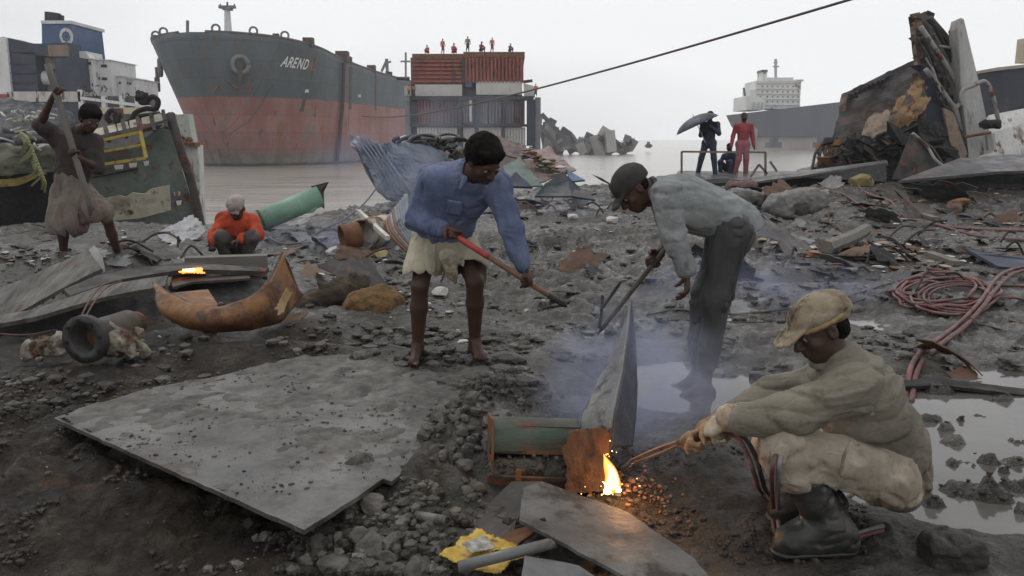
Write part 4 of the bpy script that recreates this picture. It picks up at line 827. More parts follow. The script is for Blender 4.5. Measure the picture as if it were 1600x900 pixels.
def green_wreck():
    Y = 19.; root = empty('tilted_deck_piece', W(230, 400, Y), 'tilted grey green deck piece with a yellow ladder frame and torn cream patch', 'wreckage')
    gm = mk('grey_green_paint', [(.06, .075, .065), (.10, .125, .11), (.14, .15, .13)], 1.2, (.5, .8), .2, 10, rust=.22, dirt=.2); cr_ = mk('cream_chipped', [(.30, .28, .20), (.42, .40, .32), (.20, .17, .12)], 1.6, (.6, .9), .2, 10, rust=.2)
    quad((140, 277, Y - .6), (151, 400, Y - .3), (325, 400, Y), (262, 190, Y + .4), .06, 14, 14, .05).build('side_plate', gm, root)
    quad((200, 232, Y - .1), (150, 232, Y - .3), (140, 278, Y - .6), (215, 262, Y - .3), .06, 8, 8, .02).build('recess', M_darkiron, root)
    for i in range(6):
        t0, t1 = i / 6 + .008, (i + 1) / 6 - .012
        a = lambda t: (143 + 115 * t, 203 - 28 * t, Y - .6 + .8 * t); b = lambda t: (147 + 114 * t, 219 - 27 * t, Y - 1.0 + .8 * t)
        PP([a(t0), a(t1), b(t1), b(t0)], .08).build('deck_plank', cr_, root)
    mb = MB(); ptube([(141, 221, Y - 1.), (262, 192, Y - .1)], .09, 6, 2, mb); mb.build('deck_rim', M_darkiron, root)
    for t in (.18, .42, .62, .8, .97): mb = MB(); mb.bar(W(143 + 115 * t, 200 - 28 * t, Y - .7 + .8 * t), W(150 + 114 * t, 226 - 27 * t, Y - 1.05 + .8 * t), .07, .07); mb.build('bracket', M_darkiron, root)
    ym = mk('yellow_ladder_paint', [(.30, .22, .03), (.42, .33, .06)], 3, dirt=.35)
    fr = [(160, 219, Y - 1.2), (219, 206, Y - .9), (228, 247, Y - 1.1), (158, 257, Y - 1.4)]
    for i in range(4): mb = MB(); mb.bar(W(*fr[i]), W(*fr[(i + 1) % 4]), .07, .06); mb.build('ladder_rail', ym, root)
    mb = MB(); mb.bar(W(160, 237, Y - 1.3), W(222, 226, Y - 1.), .06, .05); mb.build('ladder_rung', ym, root)
    top = [(151, 313, Y - .75), (190, 304, Y - .75), (196, 309, Y - .75), (206, 300, Y - .75), (228, 303, Y - .7), (234, 295, Y - .65), (265, 289, Y - .55)]; bot = [(170, 345, Y - .7), (220, 340, Y - .6), (267, 328, Y - .5)]
    ribbon(top, bot, .04, 30, 5, .02).build('cream_patch', cr_, root)
    for x, y, w_ in ((185, 261, 7), (207, 258, 6), (228, 255, 4), (276, 303, 5), (279, 317, 4)): PP([(x - w_, y - 3, Y - 1.), (x + w_, y - 4, Y - 1.), (x + w_ - 1, y + 3, Y - 1.), (x - w_ + 2, y + 4, Y - 1.)], .03).build('flap_or_bright_hole', M_white, root)  # white pieces, some standing in for bright holes through the plate
    mb = MB(); ptube([(266, 178, Y), (272, 200, Y - .1), (284, 240, Y - .1), (300, 290, Y), (320, 380, Y)], .10, 7, 6, mb); mb.build('torn_edge', M_darkiron, root, True)
    r2 = empty('white_hull_slab', W(300, 400, Y + 1.5), 'upright white slab of hull standing in the water left of the tanker', 'wreckage')
    PP([(262, 180, Y + 1.5), (293, 178, Y + 1.5), (301, 222, Y + 1.5), (283, 228, Y + 1.5)], .35).build('upper_slab', mk('pale_green_white', [(.30, .34, .30), (.45, .46, .42)], 1.2, rust=.2), r2)
    PP([(281, 226, Y + 1.3), (309, 227, Y + 1.3), (312, 300, Y + 1.3), (316, 400, Y + 1.3), (296, 400, Y + 1.3)], .35).build('lower_slab', M_white, r2)
    PP([(276, 221, Y + 1.1), (305, 223, Y + 1.1), (306, 229, Y + 1.1), (278, 227, Y + 1.1)], .3).build('ledge', M_rust, r2)
    r3 = empty('twisted_pipework', W(225, 190, Y + 3), 'black twisted pipes curling up above the tilted deck piece', 'pipework')
    for P in ([(182, 197, Y), (186, 180, Y), (175, 172, Y + .1), (167, 182, Y), (173, 192, Y)], [(205, 190, Y), (212, 176, Y), (228, 170, Y), (243, 170, Y), (247, 158, Y), (238, 151, Y), (228, 158, Y), (222, 152, Y)], [(214, 143, Y), (224, 152, Y), (220, 160, Y), (232, 160, Y)], [(192, 196, Y + .3), (215, 183, Y + .3), (250, 178, Y + .3)]):
        ptube(P, .06, 7, 8).build('pipe', M_char, r3, True)
    MB().add(*rock(W(222, 151, Y), .16, 2, .9)).build('valve', M_char, r3); MB().box(W(185, 184, Y + .2), (.16, .2, .42)).build('valve_box', M_rust, r3)
green_wreck()
Yt = 11.5
tag(quad((243, 366, Yt), (300, 338, Yt + .6), (322, 358, Yt + .2), (272, 390, Yt - .5), .015, 24, 24, .12, 3.2, .05, .1, 5).build('crumpled_tarpaulin', mk('pale_tarp', [(.24, .24, .25), (.40, .40, .41)], 3, (.4, .7), .4, 14, dirt=.35, dist=.03), None, True), 'crumpled whitish tarpaulin lying left of the man in orange', 'tarpaulin')

# --- big steel pieces in the centre, at the waterline
def centre():
    Y = 17.
    bl = mk('dull_blue_sheet', [(.055, .075, .11), (.10, .12, .15), (.17, .18, .20)], 1.4, (.4, .75), .3, 9, rust=.12, stretch=(1, 1, 1), dirt=.2, dist=.03)
    root = empty('buckled_hull_sheet', W(620, 312, Y), 'big buckled blue grey hull sheet rising to a point left of the bending man', 'steel sheet')
    ribbon([(545, 211, Y + 1), (590, 222, Y + .4), (646, 226, Y), (700, 240, Y + .2)], [(600, 306, Y - .5), (625, 315, Y - .8), (660, 318, Y - .9), (705, 320, Y - .5)], .04, 30, 18, .22, seed=3).build('sheet', bl, root)
    for i in range(5):
        t = i / 4; ptube([(556 + 30 * t, 214 + 4 * t, Y + .8 - .5 * t), (585 + 28 * t, 255 + 4 * t, Y - .1 - .5 * t), (612 + 34 * t, 306, Y - .7 - .3 * t)], .022, 5, 6).build('rib', bl, root)
    PP([(545, 210, Y + .9), (556, 214, Y + .8), (566, 240, Y + .3), (552, 225, Y + .6)], .05).build('torn_corner', M_darkiron, root); PP([(556, 232, Y + .5), (566, 246, Y + .4), (600, 306, Y - .5), (590, 300, Y - .3), (572, 270, Y + .1)], .05).build('torn_edge', M_darkiron, root)
    root = empty('cable_tangle', W(670, 250, Y + 1.5), 'tangle of old cable and hoses heaped behind the bending man', 'cable heap'); rg = random.Random(5)
    for k in range(16):
        cx, cy = rg.uniform(636, 720), rg.uniform(220, 240); rx, ry = rg.uniform(10, 26), rg.uniform(6, 14); a0 = rg.uniform(0, 6)
        ptube([(cx + rx * math.cos(a0 + q), cy + ry * math.sin(a0 + q) - 2 * q * .3, Y + 1.2 + .2 * math.sin(q * 2)) for q in np.linspace(0, rg.uniform(3, 6), 9)], rg.choice((.03, .045)), 5, 4).build('cable', rg.choice((M_wire, M_darkiron, mk('grey_green_hose', [(.10, .12, .10), (.16, .17, .15)], 3))), root, True)
    for k in range(7): x, y = rg.uniform(628, 720), rg.uniform(228, 246); MB().add(*rock(W(x, y, Y + 1.5), rg.uniform(.2, .45), 2)).build('muddy_lump', M_stone, root)
    MB().add(*rock(W(632, 222, Y + 1.5), .25, 2)).build('pale_lump', M_trash, root)
    # right part of the heap
    root = empty('littered_sheet_heap', W(830, 300, Y), 'heap of bent sheets covered in pink netting and colourful litter right of the bending man', 'scrap heap')
    mesh_m = mk('brown_mesh_sheet', [(.10, .06, .05), (.17, .13, .12), (.06, .05, .05)], 3, (.6, .9), .5, 15); teal = mk('teal_sheet', [(.06, .10, .09), (.11, .16, .14), (.16, .18, .16)], 2, (.4, .7), .2, 10, dirt=.3)
    quad((776, 214, Y + 2.4), (822, 230, Y + 2.2), (818, 250, Y + 1.6), (778, 240, Y + 1.8), .04, 14, 8, .05, 3).build('mesh_sheet', mesh_m, root)
    quad((785, 262, Y + .8), (812, 246, Y + 1.2), (849, 292, Y), (800, 292, Y), .03, 12, 12, .06, 2).build('teal_sheet', teal, root)
    PP([(786, 290, Y - .2), (806, 268, Y + .2), (832, 292, Y - .3)], .05).build('navy_sheet', M_navy, root)
    quad((815, 240, Y + 1.4), (858, 228, Y + 1.8), (900, 272, Y + .6), (836, 286, Y + .3), .03, 14, 14, .15, 2).build('netting_sheet', mk('pink_grey_net', [(.20, .15, .15), (.30, .22, .21), (.12, .10, .10)], 5, (.6, .9), .6, 25), root)
    PP([(884, 264, Y + .5), (914, 281, Y), (892, 283, Y)], .04).build('blue_sheet', mk('bright_blue_sheet', [(.06, .10, .18), (.10, .15, .24)], 2, dirt=.2), root)
    cols = [mk('litter_orange', [(.24, .12, .06)], 4), M_trash, mk('litter_brown', [(.12, .07, .04)], 4), mk('litter_teal', [(.09, .13, .12)], 4), mk('litter_pink', [(.25, .17, .16)], 4), mk('litter_tan', [(.3, .24, .16)], 4)]
    for k in range(70):
        t = rg.random(); x = 822 + 58 * t + rg.uniform(-10, 12); y = 236 + 34 * t + rg.uniform(-8, 12); mb = MB(); r_ = rg.uniform(.05, .15); mb.add(*rock(W(x, y, Y + .9 - .5 * t), r_, 2, .3, .9)); mb.build('litter_piece', rg.choice(cols), root)
    root = empty('dark_folded_plate', W(870, 306, 16.5), 'dark folded plate standing on edge in the mud between the two bending men', 'steel sheet')
    dm = mk('dark_bluegreen_plate', [(.025, .04, .05), (.05, .065, .07), (.09, .07, .05)], 2, (.35, .7), .3, 12, rust=.1)
    PP([(836, 306, 16.2), (852, 287, 16.4), (879, 268, 16.8), (887, 282, 16.8), (893, 306, 16.2)], .05).build('upright_face', dm, root)
    PP([(879, 268, 16.8), (887, 282, 16.8), (893, 306, 16.2), (912, 310, 16.9), (905, 292, 17.2)], .05).build('side_face', M_navy, root)
    PP([(893, 306, 16.2), (897, 296, 16.3), (920, 300, 16.2), (930, 312, 16.)], .05).build('low_flange', dm, root)
    # drum and striped sheet behind the man's legs
    r2 = empty('dented_drum', W(575, 388, 10.5), 'dirty white dented drum lying on its side left of the bending man', 'drum'); dm2 = mk('dirty_cream_drum', [(.34, .30, .23), (.45, .41, .33), (.2, .16, .11)], 3, (.5, .8), .2, 20, rust=.28, dirt=.3)
    MB().pipe(W(566, 366, 10.2), W(602, 358, 10.9), .19, .175, 28).build('drum_shell', dm2, r2, True)
    for t in (.0, .5, 1.): a = W(566 + 36 * t, 366 - 8 * t, 10.2 + .7 * t); d = nrm(W(602, 358, 10.9) - W(566, 366, 10.2)); MB().pipe(a - d * .012, a + d * .012, .2, .17, 28).build('hoop', dm2, r2, True)
    MB().pipe(W(534, 372, 10.0), W(561, 366, 10.1), .16, .14, 20).build('crushed_end', M_rust, r2, True)
    st = mk('blue_grey_stripe', [(.16, .19, .24), (.26, .28, .30)], 2, (.4, .7), .1, 20, dirt=.3); so_ = mk('rust_orange_stripe', [(.26, .13, .08), (.18, .10, .07)], 2)
    r3 = empty('striped_corrugated_sheet', W(625, 390, 10.), 'curled blue grey corrugated sheet with rusty edge behind the bending man', 'steel sheet')
    for k in range(9):
        t = k / 8; ptube([(604 + 30 * t, 345 - 40 * t, 10.4), (612 + 26 * t, 368 - 26 * t, 10.1), (640 + 10 * t, 396 - 26 * t, 9.9)], .03, 6, 6).build('corrugation', so_ if k in (0, 1, 3) else st, r3, True)
centre()
def green_pipe():
    a = W(392, 352, 12.6); b = W(500, 306, 13.0); root = empty('green_pipe', (a[0], a[1], H(a[0], a[1])), 'pale green pipe with jagged torn end tilted up behind the man in orange', 'pipe')
    MB().pipe(a, b, .165, .15, 30).build('pipe_body', M_green, root, True); d = nrm(b - a)
    for t in (.04, .14): p = a + (b - a) * t; MB().pipe(p, p + d * .03, .18, .16, 30).build('pipe_band', M_darkiron, root, True)
    PP([(486, 291, 12.95), (514, 284, 13.), (506, 300, 13.), (507, 326, 13.), (498, 318, 12.9), (500, 300, 12.9)], .02).build('torn_lip', M_darkiron, root)
    PP([(462, 330, 12.9), (480, 321, 12.9), (500, 318, 12.9), (490, 330, 12.8), (470, 334, 12.8)], .02).build('torn_lip', M_green, root)
green_pipe()

# --- platform with the two watching people
def platform():
    Y = 22.; root = empty('railed_raft', W(1130, 285, Y), 'muddy steel platform with thin brown rail frame under the two standing people', 'platform')
    rm = mk('brown_rail', [(.14, .09, .07), (.20, .15, .13)], 3)
    quad((1060, 274, Y + .9), (1255, 274, Y + .9), (1270, 287, Y - .4), (1050, 288, Y - .4), .12, 20, 10, .05).build('deck_plate', M_steel, root)
    PP([(1052, 286, Y - .35), (1268, 285, Y - .35), (1270, 306, Y - .3), (1050, 306, Y - .3)], .2).build('side_plate', M_darkiron, root)
    for a, b in (((1065, 274), (1065, 237)), ((1065, 237), (1196, 238)), ((1196, 238), (1196, 276)), ((1173, 276), (1186, 257)), ((1186, 257), (1199, 272)), ((1203, 252), (1214, 268))): mb = MB(); mb.bar(W(*a, Y), W(*b, Y), .05, .05); mb.build('rail', rm, root)
platform()
# --- dark sheets and bolsters on the bank
M_dsteel = mk('dark_wet_steel', [(.03, .031, .033), (.07, .07, .072), (.12, .12, .12)], 1.4, (.3, .65), .4, 12, rust=.2, dirt=.3, dist=.02)
def bank():
    Y = 19.
    root = empty('long_thin_plate', W(1280, 290, Y), 'long pale topped steel plate propped over a dark gap below the wreck', 'steel plate')
    PP([(1172, 278, Y), (1385, 250, Y + 1.8), (1388, 254, Y + 1.7), (1250, 275, Y - .3), (1178, 284, Y - .5)], .05).build('plate', M_dsteel, root); PP([(1180, 284, Y - .3), (1250, 277, Y - .2), (1385, 256, Y + 1.6), (1385, 284, Y + 1), (1190, 302, Y - .1)], .1).build('underside_shade_sheet', M_char, root)  # black sheet below the plate stands in for the shaded gap
    root = empty('wide_thin_plate', W(1560, 275, Y), 'wide flat steel plate lying on the bank at the right edge', 'steel plate')
    PP([(1405, 282, Y - .6), (1500, 247, Y + 1.), (1600, 240, Y + 1.4), (1700, 240, Y + 1.4), (1700, 262, Y - .6), (1560, 268, Y - .8)], .06).build('plate', M_dsteel, root); PP([(1405, 285, Y - .5), (1560, 270, Y - .7), (1700, 265, Y - .6), (1700, 290, Y - .6), (1420, 298, Y - .5)], .1).build('underside_shade_sheet', M_char, root)  # second black sheet paints the shade under this plate
    bm_ = mk('muddy_bolster', [(.08, .08, .075), (.16, .155, .145), (.22, .215, .20)], 4, (.5, .9), .4, 14)
    for x0, y0, x1, y1, r, lab, m in ((1206, 318, 1286, 312, .24, 'thick grey muddy roller lying nearest the long plate', bm_), (1140, 305, 1196, 310, .19, 'short muddy roller half sunk beside the grey shirt man', bm_), (1138, 292, 1180, 291, .15, 'small dull red roller behind the muddy one', mk('dull_red_cloth', [(.10, .05, .05), (.15, .09, .09)], 3))):
        yy_ = 15.5 + (308 - y0) * .12; sd_ = Solid(.025); sd_.cap(W(x0 + 6, y0, yy_), W(x1 - 6, y1, yy_), r * .9, r * .8, .02); sd_.cap(W(x0 + 20, y0 + 4, yy_ - .05), W(x1 - 30, y1 + 5, yy_), r * .85, k=.05); sd_.disp = lambda p: (fbm(p * 7, 3) - .5) * .16 + (fbm(p * 2.5, 2) - .5) * .12; tag(sd_.build('muddy_roller', m), lab, 'roller', 'muddy rollers on the bank')
bank()
# --- the big wreck
def wreck():
    Y = 24.; root = empty('torn_bow_wreck', W(1430, 285, Y), 'huge torn burnt bow section with a jagged fin of plates towering on the right bank', 'wreckage')
    P_ = lambda *p, t=.12: PP(list(p), t)
    bw = mk('burnt_hull_plate', [(.010, .009, .009), (.03, .025, .022), (.065, .05, .04)], .9, (.5, .9), .4, 6, rust=.12, rustcol=((.09, .05, .03), (.04, .02, .014)), dist=.08, rsc=.9); yr = mk('yellow_rust_patch', [(.17, .10, .04), (.25, .16, .07), (.08, .035, .02)], 1.5, (.6, .9), .3, 10, rust=.35)
    ribbon([(1318, 152, Y + 1), (1340, 142, Y + .9), (1380, 122, Y + .6), (1436, 96, Y)], [(1285, 252, Y - .2), (1340, 240, Y - .5), (1400, 222, Y - .8), (1446, 196, Y - 1)], .15, 40, 14, .12, bow=.3).build('side_shell', bw, root)
    def shell(n, nv):
        mb_ = MB(); hold = []
        class Q_(MB):
            def sheet(s_, G_, t): hold.append(np.array(G_)); return s_
        ribbon([(1318, 152, Y + 1), (1340, 142, Y + .9), (1380, 122, Y + .6), (1436, 96, Y)], [(1285, 252, Y - .2), (1340, 240, Y - .5), (1400, 222, Y - .8), (1446, 196, Y - 1)], .15, n, nv, .12, mb=Q_(), bow=.3); return hold[0]
    Gs = shell(150, 60); nu_, nv_ = Gs.shape[:2]; uu, vv = np.meshgrid(np.linspace(0, 1, nu_), np.linspace(0, 1, nv_), indexing='ij'); nz_ = fbm(np.stack([uu * 9, vv * 5, uu * 0 + 2.5], -1), 4)
    for u0, v0, ru, rv, nm, m_ in ((.74, .50, .22, .27, 'yellow_patch', yr), (.42, .62, .16, .2, 'pale_patch', mk('pale_brown_patch', [(.16, .12, .09), (.26, .20, .15), (.08, .05, .04)], 1.8)), (.62, .16, .28, .09, 'brown_patch', mk('brown_scale', [(.10, .06, .04), (.05, .035, .03)], 2))):
        mk_ = ((uu - u0) / ru) ** 2 + ((vv - v0) / rv) ** 2 + (nz_ - .5) * 3.4 < 1; P_s = Gs + np.array([0, -.26, 0]); F_ = [(i * nv_ + j, (i + 1) * nv_ + j, (i + 1) * nv_ + j + 1, i * nv_ + j + 1) for i in range(nu_ - 1) for j in range(nv_ - 1) if mk_[i, j]]
        us = np.unique(np.array(F_)); rm_ = -np.ones(nu_ * nv_, int); rm_[us] = np.arange(len(us)); link_mesh(nm, P_s.reshape(-1, 3)[us], rm_[np.array(F_)], m_, root, True)
    ptube([(1318, 152, Y + .9), (1380, 121, Y + .5), (1437, 95, Y - .1)], .09, 6, 8).build('upper_edge', M_char, root)
    # lower bilge, dark, running back under the fin
    ribbon([(1288, 250, Y - .2), (1340, 240, Y - .6), (1400, 222, Y - .9), (1448, 194, Y - 1.1), (1490, 200, Y - .6)], [(1272, 268, Y - .4), (1320, 272, Y - 1.2), (1390, 284, Y - 1.6), (1460, 286, Y - 1.4), (1515, 262, Y - .6)], .15, 40, 12, .25, bow=.1, seed=4).build('bilge', M_char, root)
    for k in range(5): y = 218 + k * 9; ptube([(1302 + 3 * k, 246 + 4 * k, Y - .8), (1360, 232 + 9 * k, Y - 1.3), (1420, 208 + 13 * k, Y - 1.5)], .05, 5, 6).build('bilge_stringer', M_darkiron, root)
    # fin, built as layered plates with frames
    ribbon([(1428, 24, Y - .2), (1432, 60, Y - .2), (1436, 100, Y - .3), (1446, 160, Y - .6), (1474, 220, Y - .8), (1492, 272, Y - .8)], [(1450, 17, Y + .6), (1478, 52, Y + .6), (1500, 92, Y + .5), (1512, 150, Y + .4), (1524, 210, Y + .3), (1530, 248, Y + .2)], .15, 50, 14, .16, seed=8).build('fin_shell', bw, root)
    ribbon([(1428, 40, Y - .5), (1432, 80, Y - .6), (1434, 100, Y - .6)], [(1440, 40, Y - .1), (1444, 70, Y - .1), (1450, 110, Y - .1)], .1, 20, 5, .2, seed=3).build('torn_edge', mk('rusty_pale_tear', [(.20, .14, .11), (.08, .05, .04), (.3, .25, .22)], 2), root)
    rg = random.Random(9)
    for k in range(13):
        y = 22 + k * 13 + rg.uniform(-3, 3); x = 1426 + k * .8 + rg.uniform(-3, 3); P_((x - rg.uniform(1, 5), y, Y - .5), (x + 12, y - 3, Y - .3), (x + 16, y + 8, Y - .3), (x + rg.uniform(-2, 4), y + rg.uniform(6, 12), Y - .5), t=.06).build('flap_or_bright_hole', rg.choice((M_char, M_darkiron, M_rust)), root)
    pm = mk('pale_pipe', [(.22, .21, .20), (.32, .31, .30)], 2, rust=.25)
    for pts, r, m in (([(1438, 42, Y - .6), (1462, 78, Y - .5), (1482, 108, Y - .4), (1500, 142, Y - .3)], .075, pm), ([(1446, 108, Y - .9), (1468, 136, Y - .8), (1490, 166, Y - .7), (1504, 158, Y - .6), (1506, 145, Y - .6)], .07, pm), ([(1440, 60, Y - .6), (1470, 120, Y - .5), (1500, 200, Y - .5)], .06, M_char), ([(1460, 40, Y - .2), (1490, 100, Y - .2), (1500, 150, Y - .3)], .06, M_char), ([(1452, 28, Y), (1482, 64, Y), (1498, 96, Y)], .09, M_darkiron), ([(1490, 166, Y - .7), (1500, 200, Y - .6), (1515, 244, Y - .5)], .09, pm), ([(1468, 72, Y - .3), (1494, 76, Y - .2)], .04, pm)):
        ptube(pts, r, 7, 6).build('frame_pipe', m, root, True)
    for k in range(9): t = k / 8; P_((1446 + 50 * t, 60 + 150 * t, Y - .9), (1460 + 50 * t, 54 + 150 * t, Y - .1), (1462 + 50 * t, 60 + 150 * t, Y - .1), (1448 + 50 * t, 66 + 150 * t, Y - .9), t=.05).build('frame', M_char, root)
    P_((1474, 168, Y - 1.1), (1490, 176, Y - 1.1), (1512, 240, Y - 1), (1500, 262, Y - 1.1), (1484, 220, Y - 1.1), t=.08).build('scorched_plate', mk('pale_brown_patch', []), root)
    P_((1438, 100, Y - .4), (1442, 150, Y - .8), (1446, 196, Y - 1.05), (1476, 232, Y - .9), (1470, 160, Y - .6), t=.1).build('inner_plate', M_navy, root)
    # black sheet standing in for the shaded hollow, and grey triangular plate
    P_((1300, 268, Y - .9), (1430, 206, Y - .9), (1500, 220, Y - .4), (1510, 276, Y - .7), (1420, 292, Y - 1.2), t=.3).build('hollow_shade_face', M_char, root)
    P_((1424, 208, Y - 2.), (1428, 214, Y - 2.), (1470, 262, Y - 2.2), (1460, 282, Y - 2.3), (1394, 280, Y - 2.3), t=.05).build('triangular_plate', M_darkiron, root)
    ptube([(1426, 208, Y - 2.1), (1448, 228, Y - 2.1), (1462, 250, Y - 2.3), (1484, 266, Y - 2.4)], .04, 6, 6).build('hanging_cable', pm, root)
    ptube([(1322, 148, Y + .5), (1318, 168, Y + .4), (1320, 190, Y + .3), (1314, 232, Y - .3)], .13, 6, 6).build('bent_post', mk('rusty_pale_tear', []), root)
    for k in range(10): x = rg.uniform(1272, 1330); y = rg.uniform(214, 262); P_((x, y, Y - 1), (x + rg.uniform(8, 24), y - rg.uniform(-4, 12), Y - .9), (x + rg.uniform(10, 24), y + rg.uniform(4, 14), Y - 1), (x - 3, y + 10, Y - 1.2), t=.08).build('crumpled_plate', rg.choice((M_char, M_darkiron, M_rust)), root)
    for k in range(6): ptube([(1268 + 9 * k, 268, Y - 1.5), (1276 + 8 * k, 236 - 4 * (k % 3), Y - 1.2), (1286 + 9 * k, 262, Y - 1.4)], .04, 5, 4).build('bent_rod', M_darkiron, root)
    for k in range(46):
        t = rg.random(); x = 1290 + 190 * t + rg.uniform(-12, 12); y = 262 - 40 * math.sin(t * 2.6) + rg.uniform(-14, 22); w_ = rg.uniform(6, 26); an = rg.uniform(-.9, .9); ca, sa = math.cos(an), math.sin(an); q = [(x + w_ * (ca * a - sa * b * .4), y + w_ * (sa * a + ca * b * .4), Y - 1.4 - rg.random() * .5) for a, b in ((-1, -.5), (-.2, -1), (1, -.3), (.7, .8), (-.5, 1))]
        P_(*q, t=.05).build('torn_plate', rg.choice((M_char, M_darkiron, M_char, bw, M_rust if k % 9 == 0 else M_char)), root)
    for k in range(16):
        x = 1330 + 7 * k; y = 150 - 3.3 * k - rg.uniform(0, 5); P_((x - 4, y + 8, Y + .2), (x - 2, y - rg.uniform(0, 4), Y + .2), (x + 3, y - rg.uniform(0, 3), Y + .2), (x + 4, y + 7, Y + .2), t=.06).build('torn_tooth', M_char, root)
    for k in range(20):
        t = k / 19; x = 1450 + 74 * t + rg.uniform(-3, 5); y = 24 + 190 * t; P_((x - 4, y - 8, Y + .5), (x + rg.uniform(3, 9), y - 3, Y + .5), (x + rg.uniform(0, 5), y + 8, Y + .5), (x - 5, y + 8, Y + .5), t=.06).build('torn_tooth', rg.choice((M_char, M_darkiron)), root)
    for k in range(8): ptube([(1440 + 6 * k, 70 + 20 * k, Y - .95), (1452 + 7 * k, 92 + 20 * k, Y - 1.), (1462 + 6 * k, 128 + 18 * k, Y - .95)], .03, 5, 4).build('hanging_strip', rg.choice((M_char, M_darkiron, pm)), root)
    # pylon
    r2 = empty('white_pylon', W(1530, 250, Y), 'tapering dirty white steel pylon leaning against the burnt fin', 'pylon'); wm = mk('pylon_white', [(.32, .32, .31), (.46, .46, .44)], 1.2, (.6, .8), .1, 8, rust=.2, stretch=(1, 1, .3), dirt=.15)
    PP([(1497, 44, Y - .6), (1501, 28, Y - .6), (1506, 30, Y - .6), (1530, 130, Y - .7), (1552, 238, Y - .9), (1514, 248, Y - .9), (1501, 130, Y - .7)], .5).build('pylon_face', wm, r2)
    ptube([(1503, 165, Y - 1.3), (1503, 143, Y - 1.3), (1520, 134, Y - 1.2), (1538, 127, Y - 1.1), (1548, 140, Y - 1.1), (1556, 168, Y - 1.1), (1560, 188, Y - 1.1)], .055, 7, 8).build('bent_pipe', pm, r2, True)
    for x in (1537, 1558): MB().add(*rock(W(x, 194, Y - 1.3), .17, 2, .9)).build('block_end', M_char, r2)
    ptube([(1537, 195, Y - 1.3), (1560, 193, Y - 1.3)], .12, 8, 3).build('pulley_block', M_char, r2, True)
    ptube([(1484, 50, Y), (1492, 75, Y)], .04, 5, 2).build('rod', wm, r2); MB().add(*rock(W(1484, 50, Y - .1), .08, 1, .9)).build('knob', M_char, r2)
    ptube([(1506, 214, Y - 1.4), (1548, 207, Y - 1.4)], .04, 5, 3).build('strap', M_rust, r2)
    ptube([(1546, 210, Y - 1.2), (1549, 234, Y - 1.2)], .12, 6, 3).build('bracket', wm, r2)
    r3 = empty('white_hull_panel', W(1580, 260, Y + 1), 'large pale sloping hull panel right of the pylon', 'wreckage')
    PP([(1545, 208, Y + 1), (1700, 165, Y + 1.4), (1700, 270, Y + .6), (1530, 262, Y + .4)], .3).build('panel', M_white, r3); PP([(1545, 180, Y + 2), (1700, 150, Y + 2.4), (1700, 178, Y + 2.), (1548, 207, Y + 1.6)], .3).build('upper_panel', M_white, r3)
wreck()
# dragging cable over the whole beach
P = [W(1560, -70, 11)]; A, B = W(1560, -70, 11), W(566, 181, 90)
P = [A + (B - A) * t + np.array([0, 0, -1.6 * 4 * t * (1 - t) * .5]) for t in np.linspace(0, 1, 40)]
mb = MB(); mb.tube(P, .021 + .05 * np.linspace(0, 1, 40), 7); tag(mb.build('towing_cable', mk('greasy_cable', [(.05, .042, .036), (.09, .075, .065)], 3), None, True), 'long taut cable crossing the sky from upper right to the big tanker', 'cable')
# ------------------------------------------------------------------ scrap in the foreground
def slab_poly(pts, t, z_off=0.0, tilt=(0, 0), nx=90, noise=.006, z=None):
    """flat steel plate with outline pts (px, py) laid on plane z = z + tilt; dense top surface with slight buckling"""
    P = []
    for px, py in pts:
        q = Z0(px, py, z)
        for _ in range(4): q = Z0(px, py, z + tilt[0] * q[0] + tilt[1] * q[1])
        P.append(q)
    return np.array(P)
def in_poly(x, y, P):
    c = np.zeros(x.shape, bool); n = len(P); j = n - 1
    for i in range(n):
        xi, yi, xj, yj = P[i][0], P[i][1], P[j][0], P[j][1]; m = ((yi > y) != (yj > y)) & (x < (xj - xi) * (y - yi) / (yj - yi + 1e-12) + xi); c ^= m; j = i
    return c
def densify(P, step, jit=0., seed=0):
    Q = []; rg = np.random.default_rng(seed); n = len(P)
    for i in range(n):
        a, b = P[i], P[(i + 1) % n]; k = max(1, int(np.linalg.norm(b - a) / step))
        for j in range(k):
            q = a + (b - a) * j / k
            if j and jit: q = q + rg.normal(size=3) * np.array([jit, jit, 0])
            Q.append(q)
    return np.array(Q)
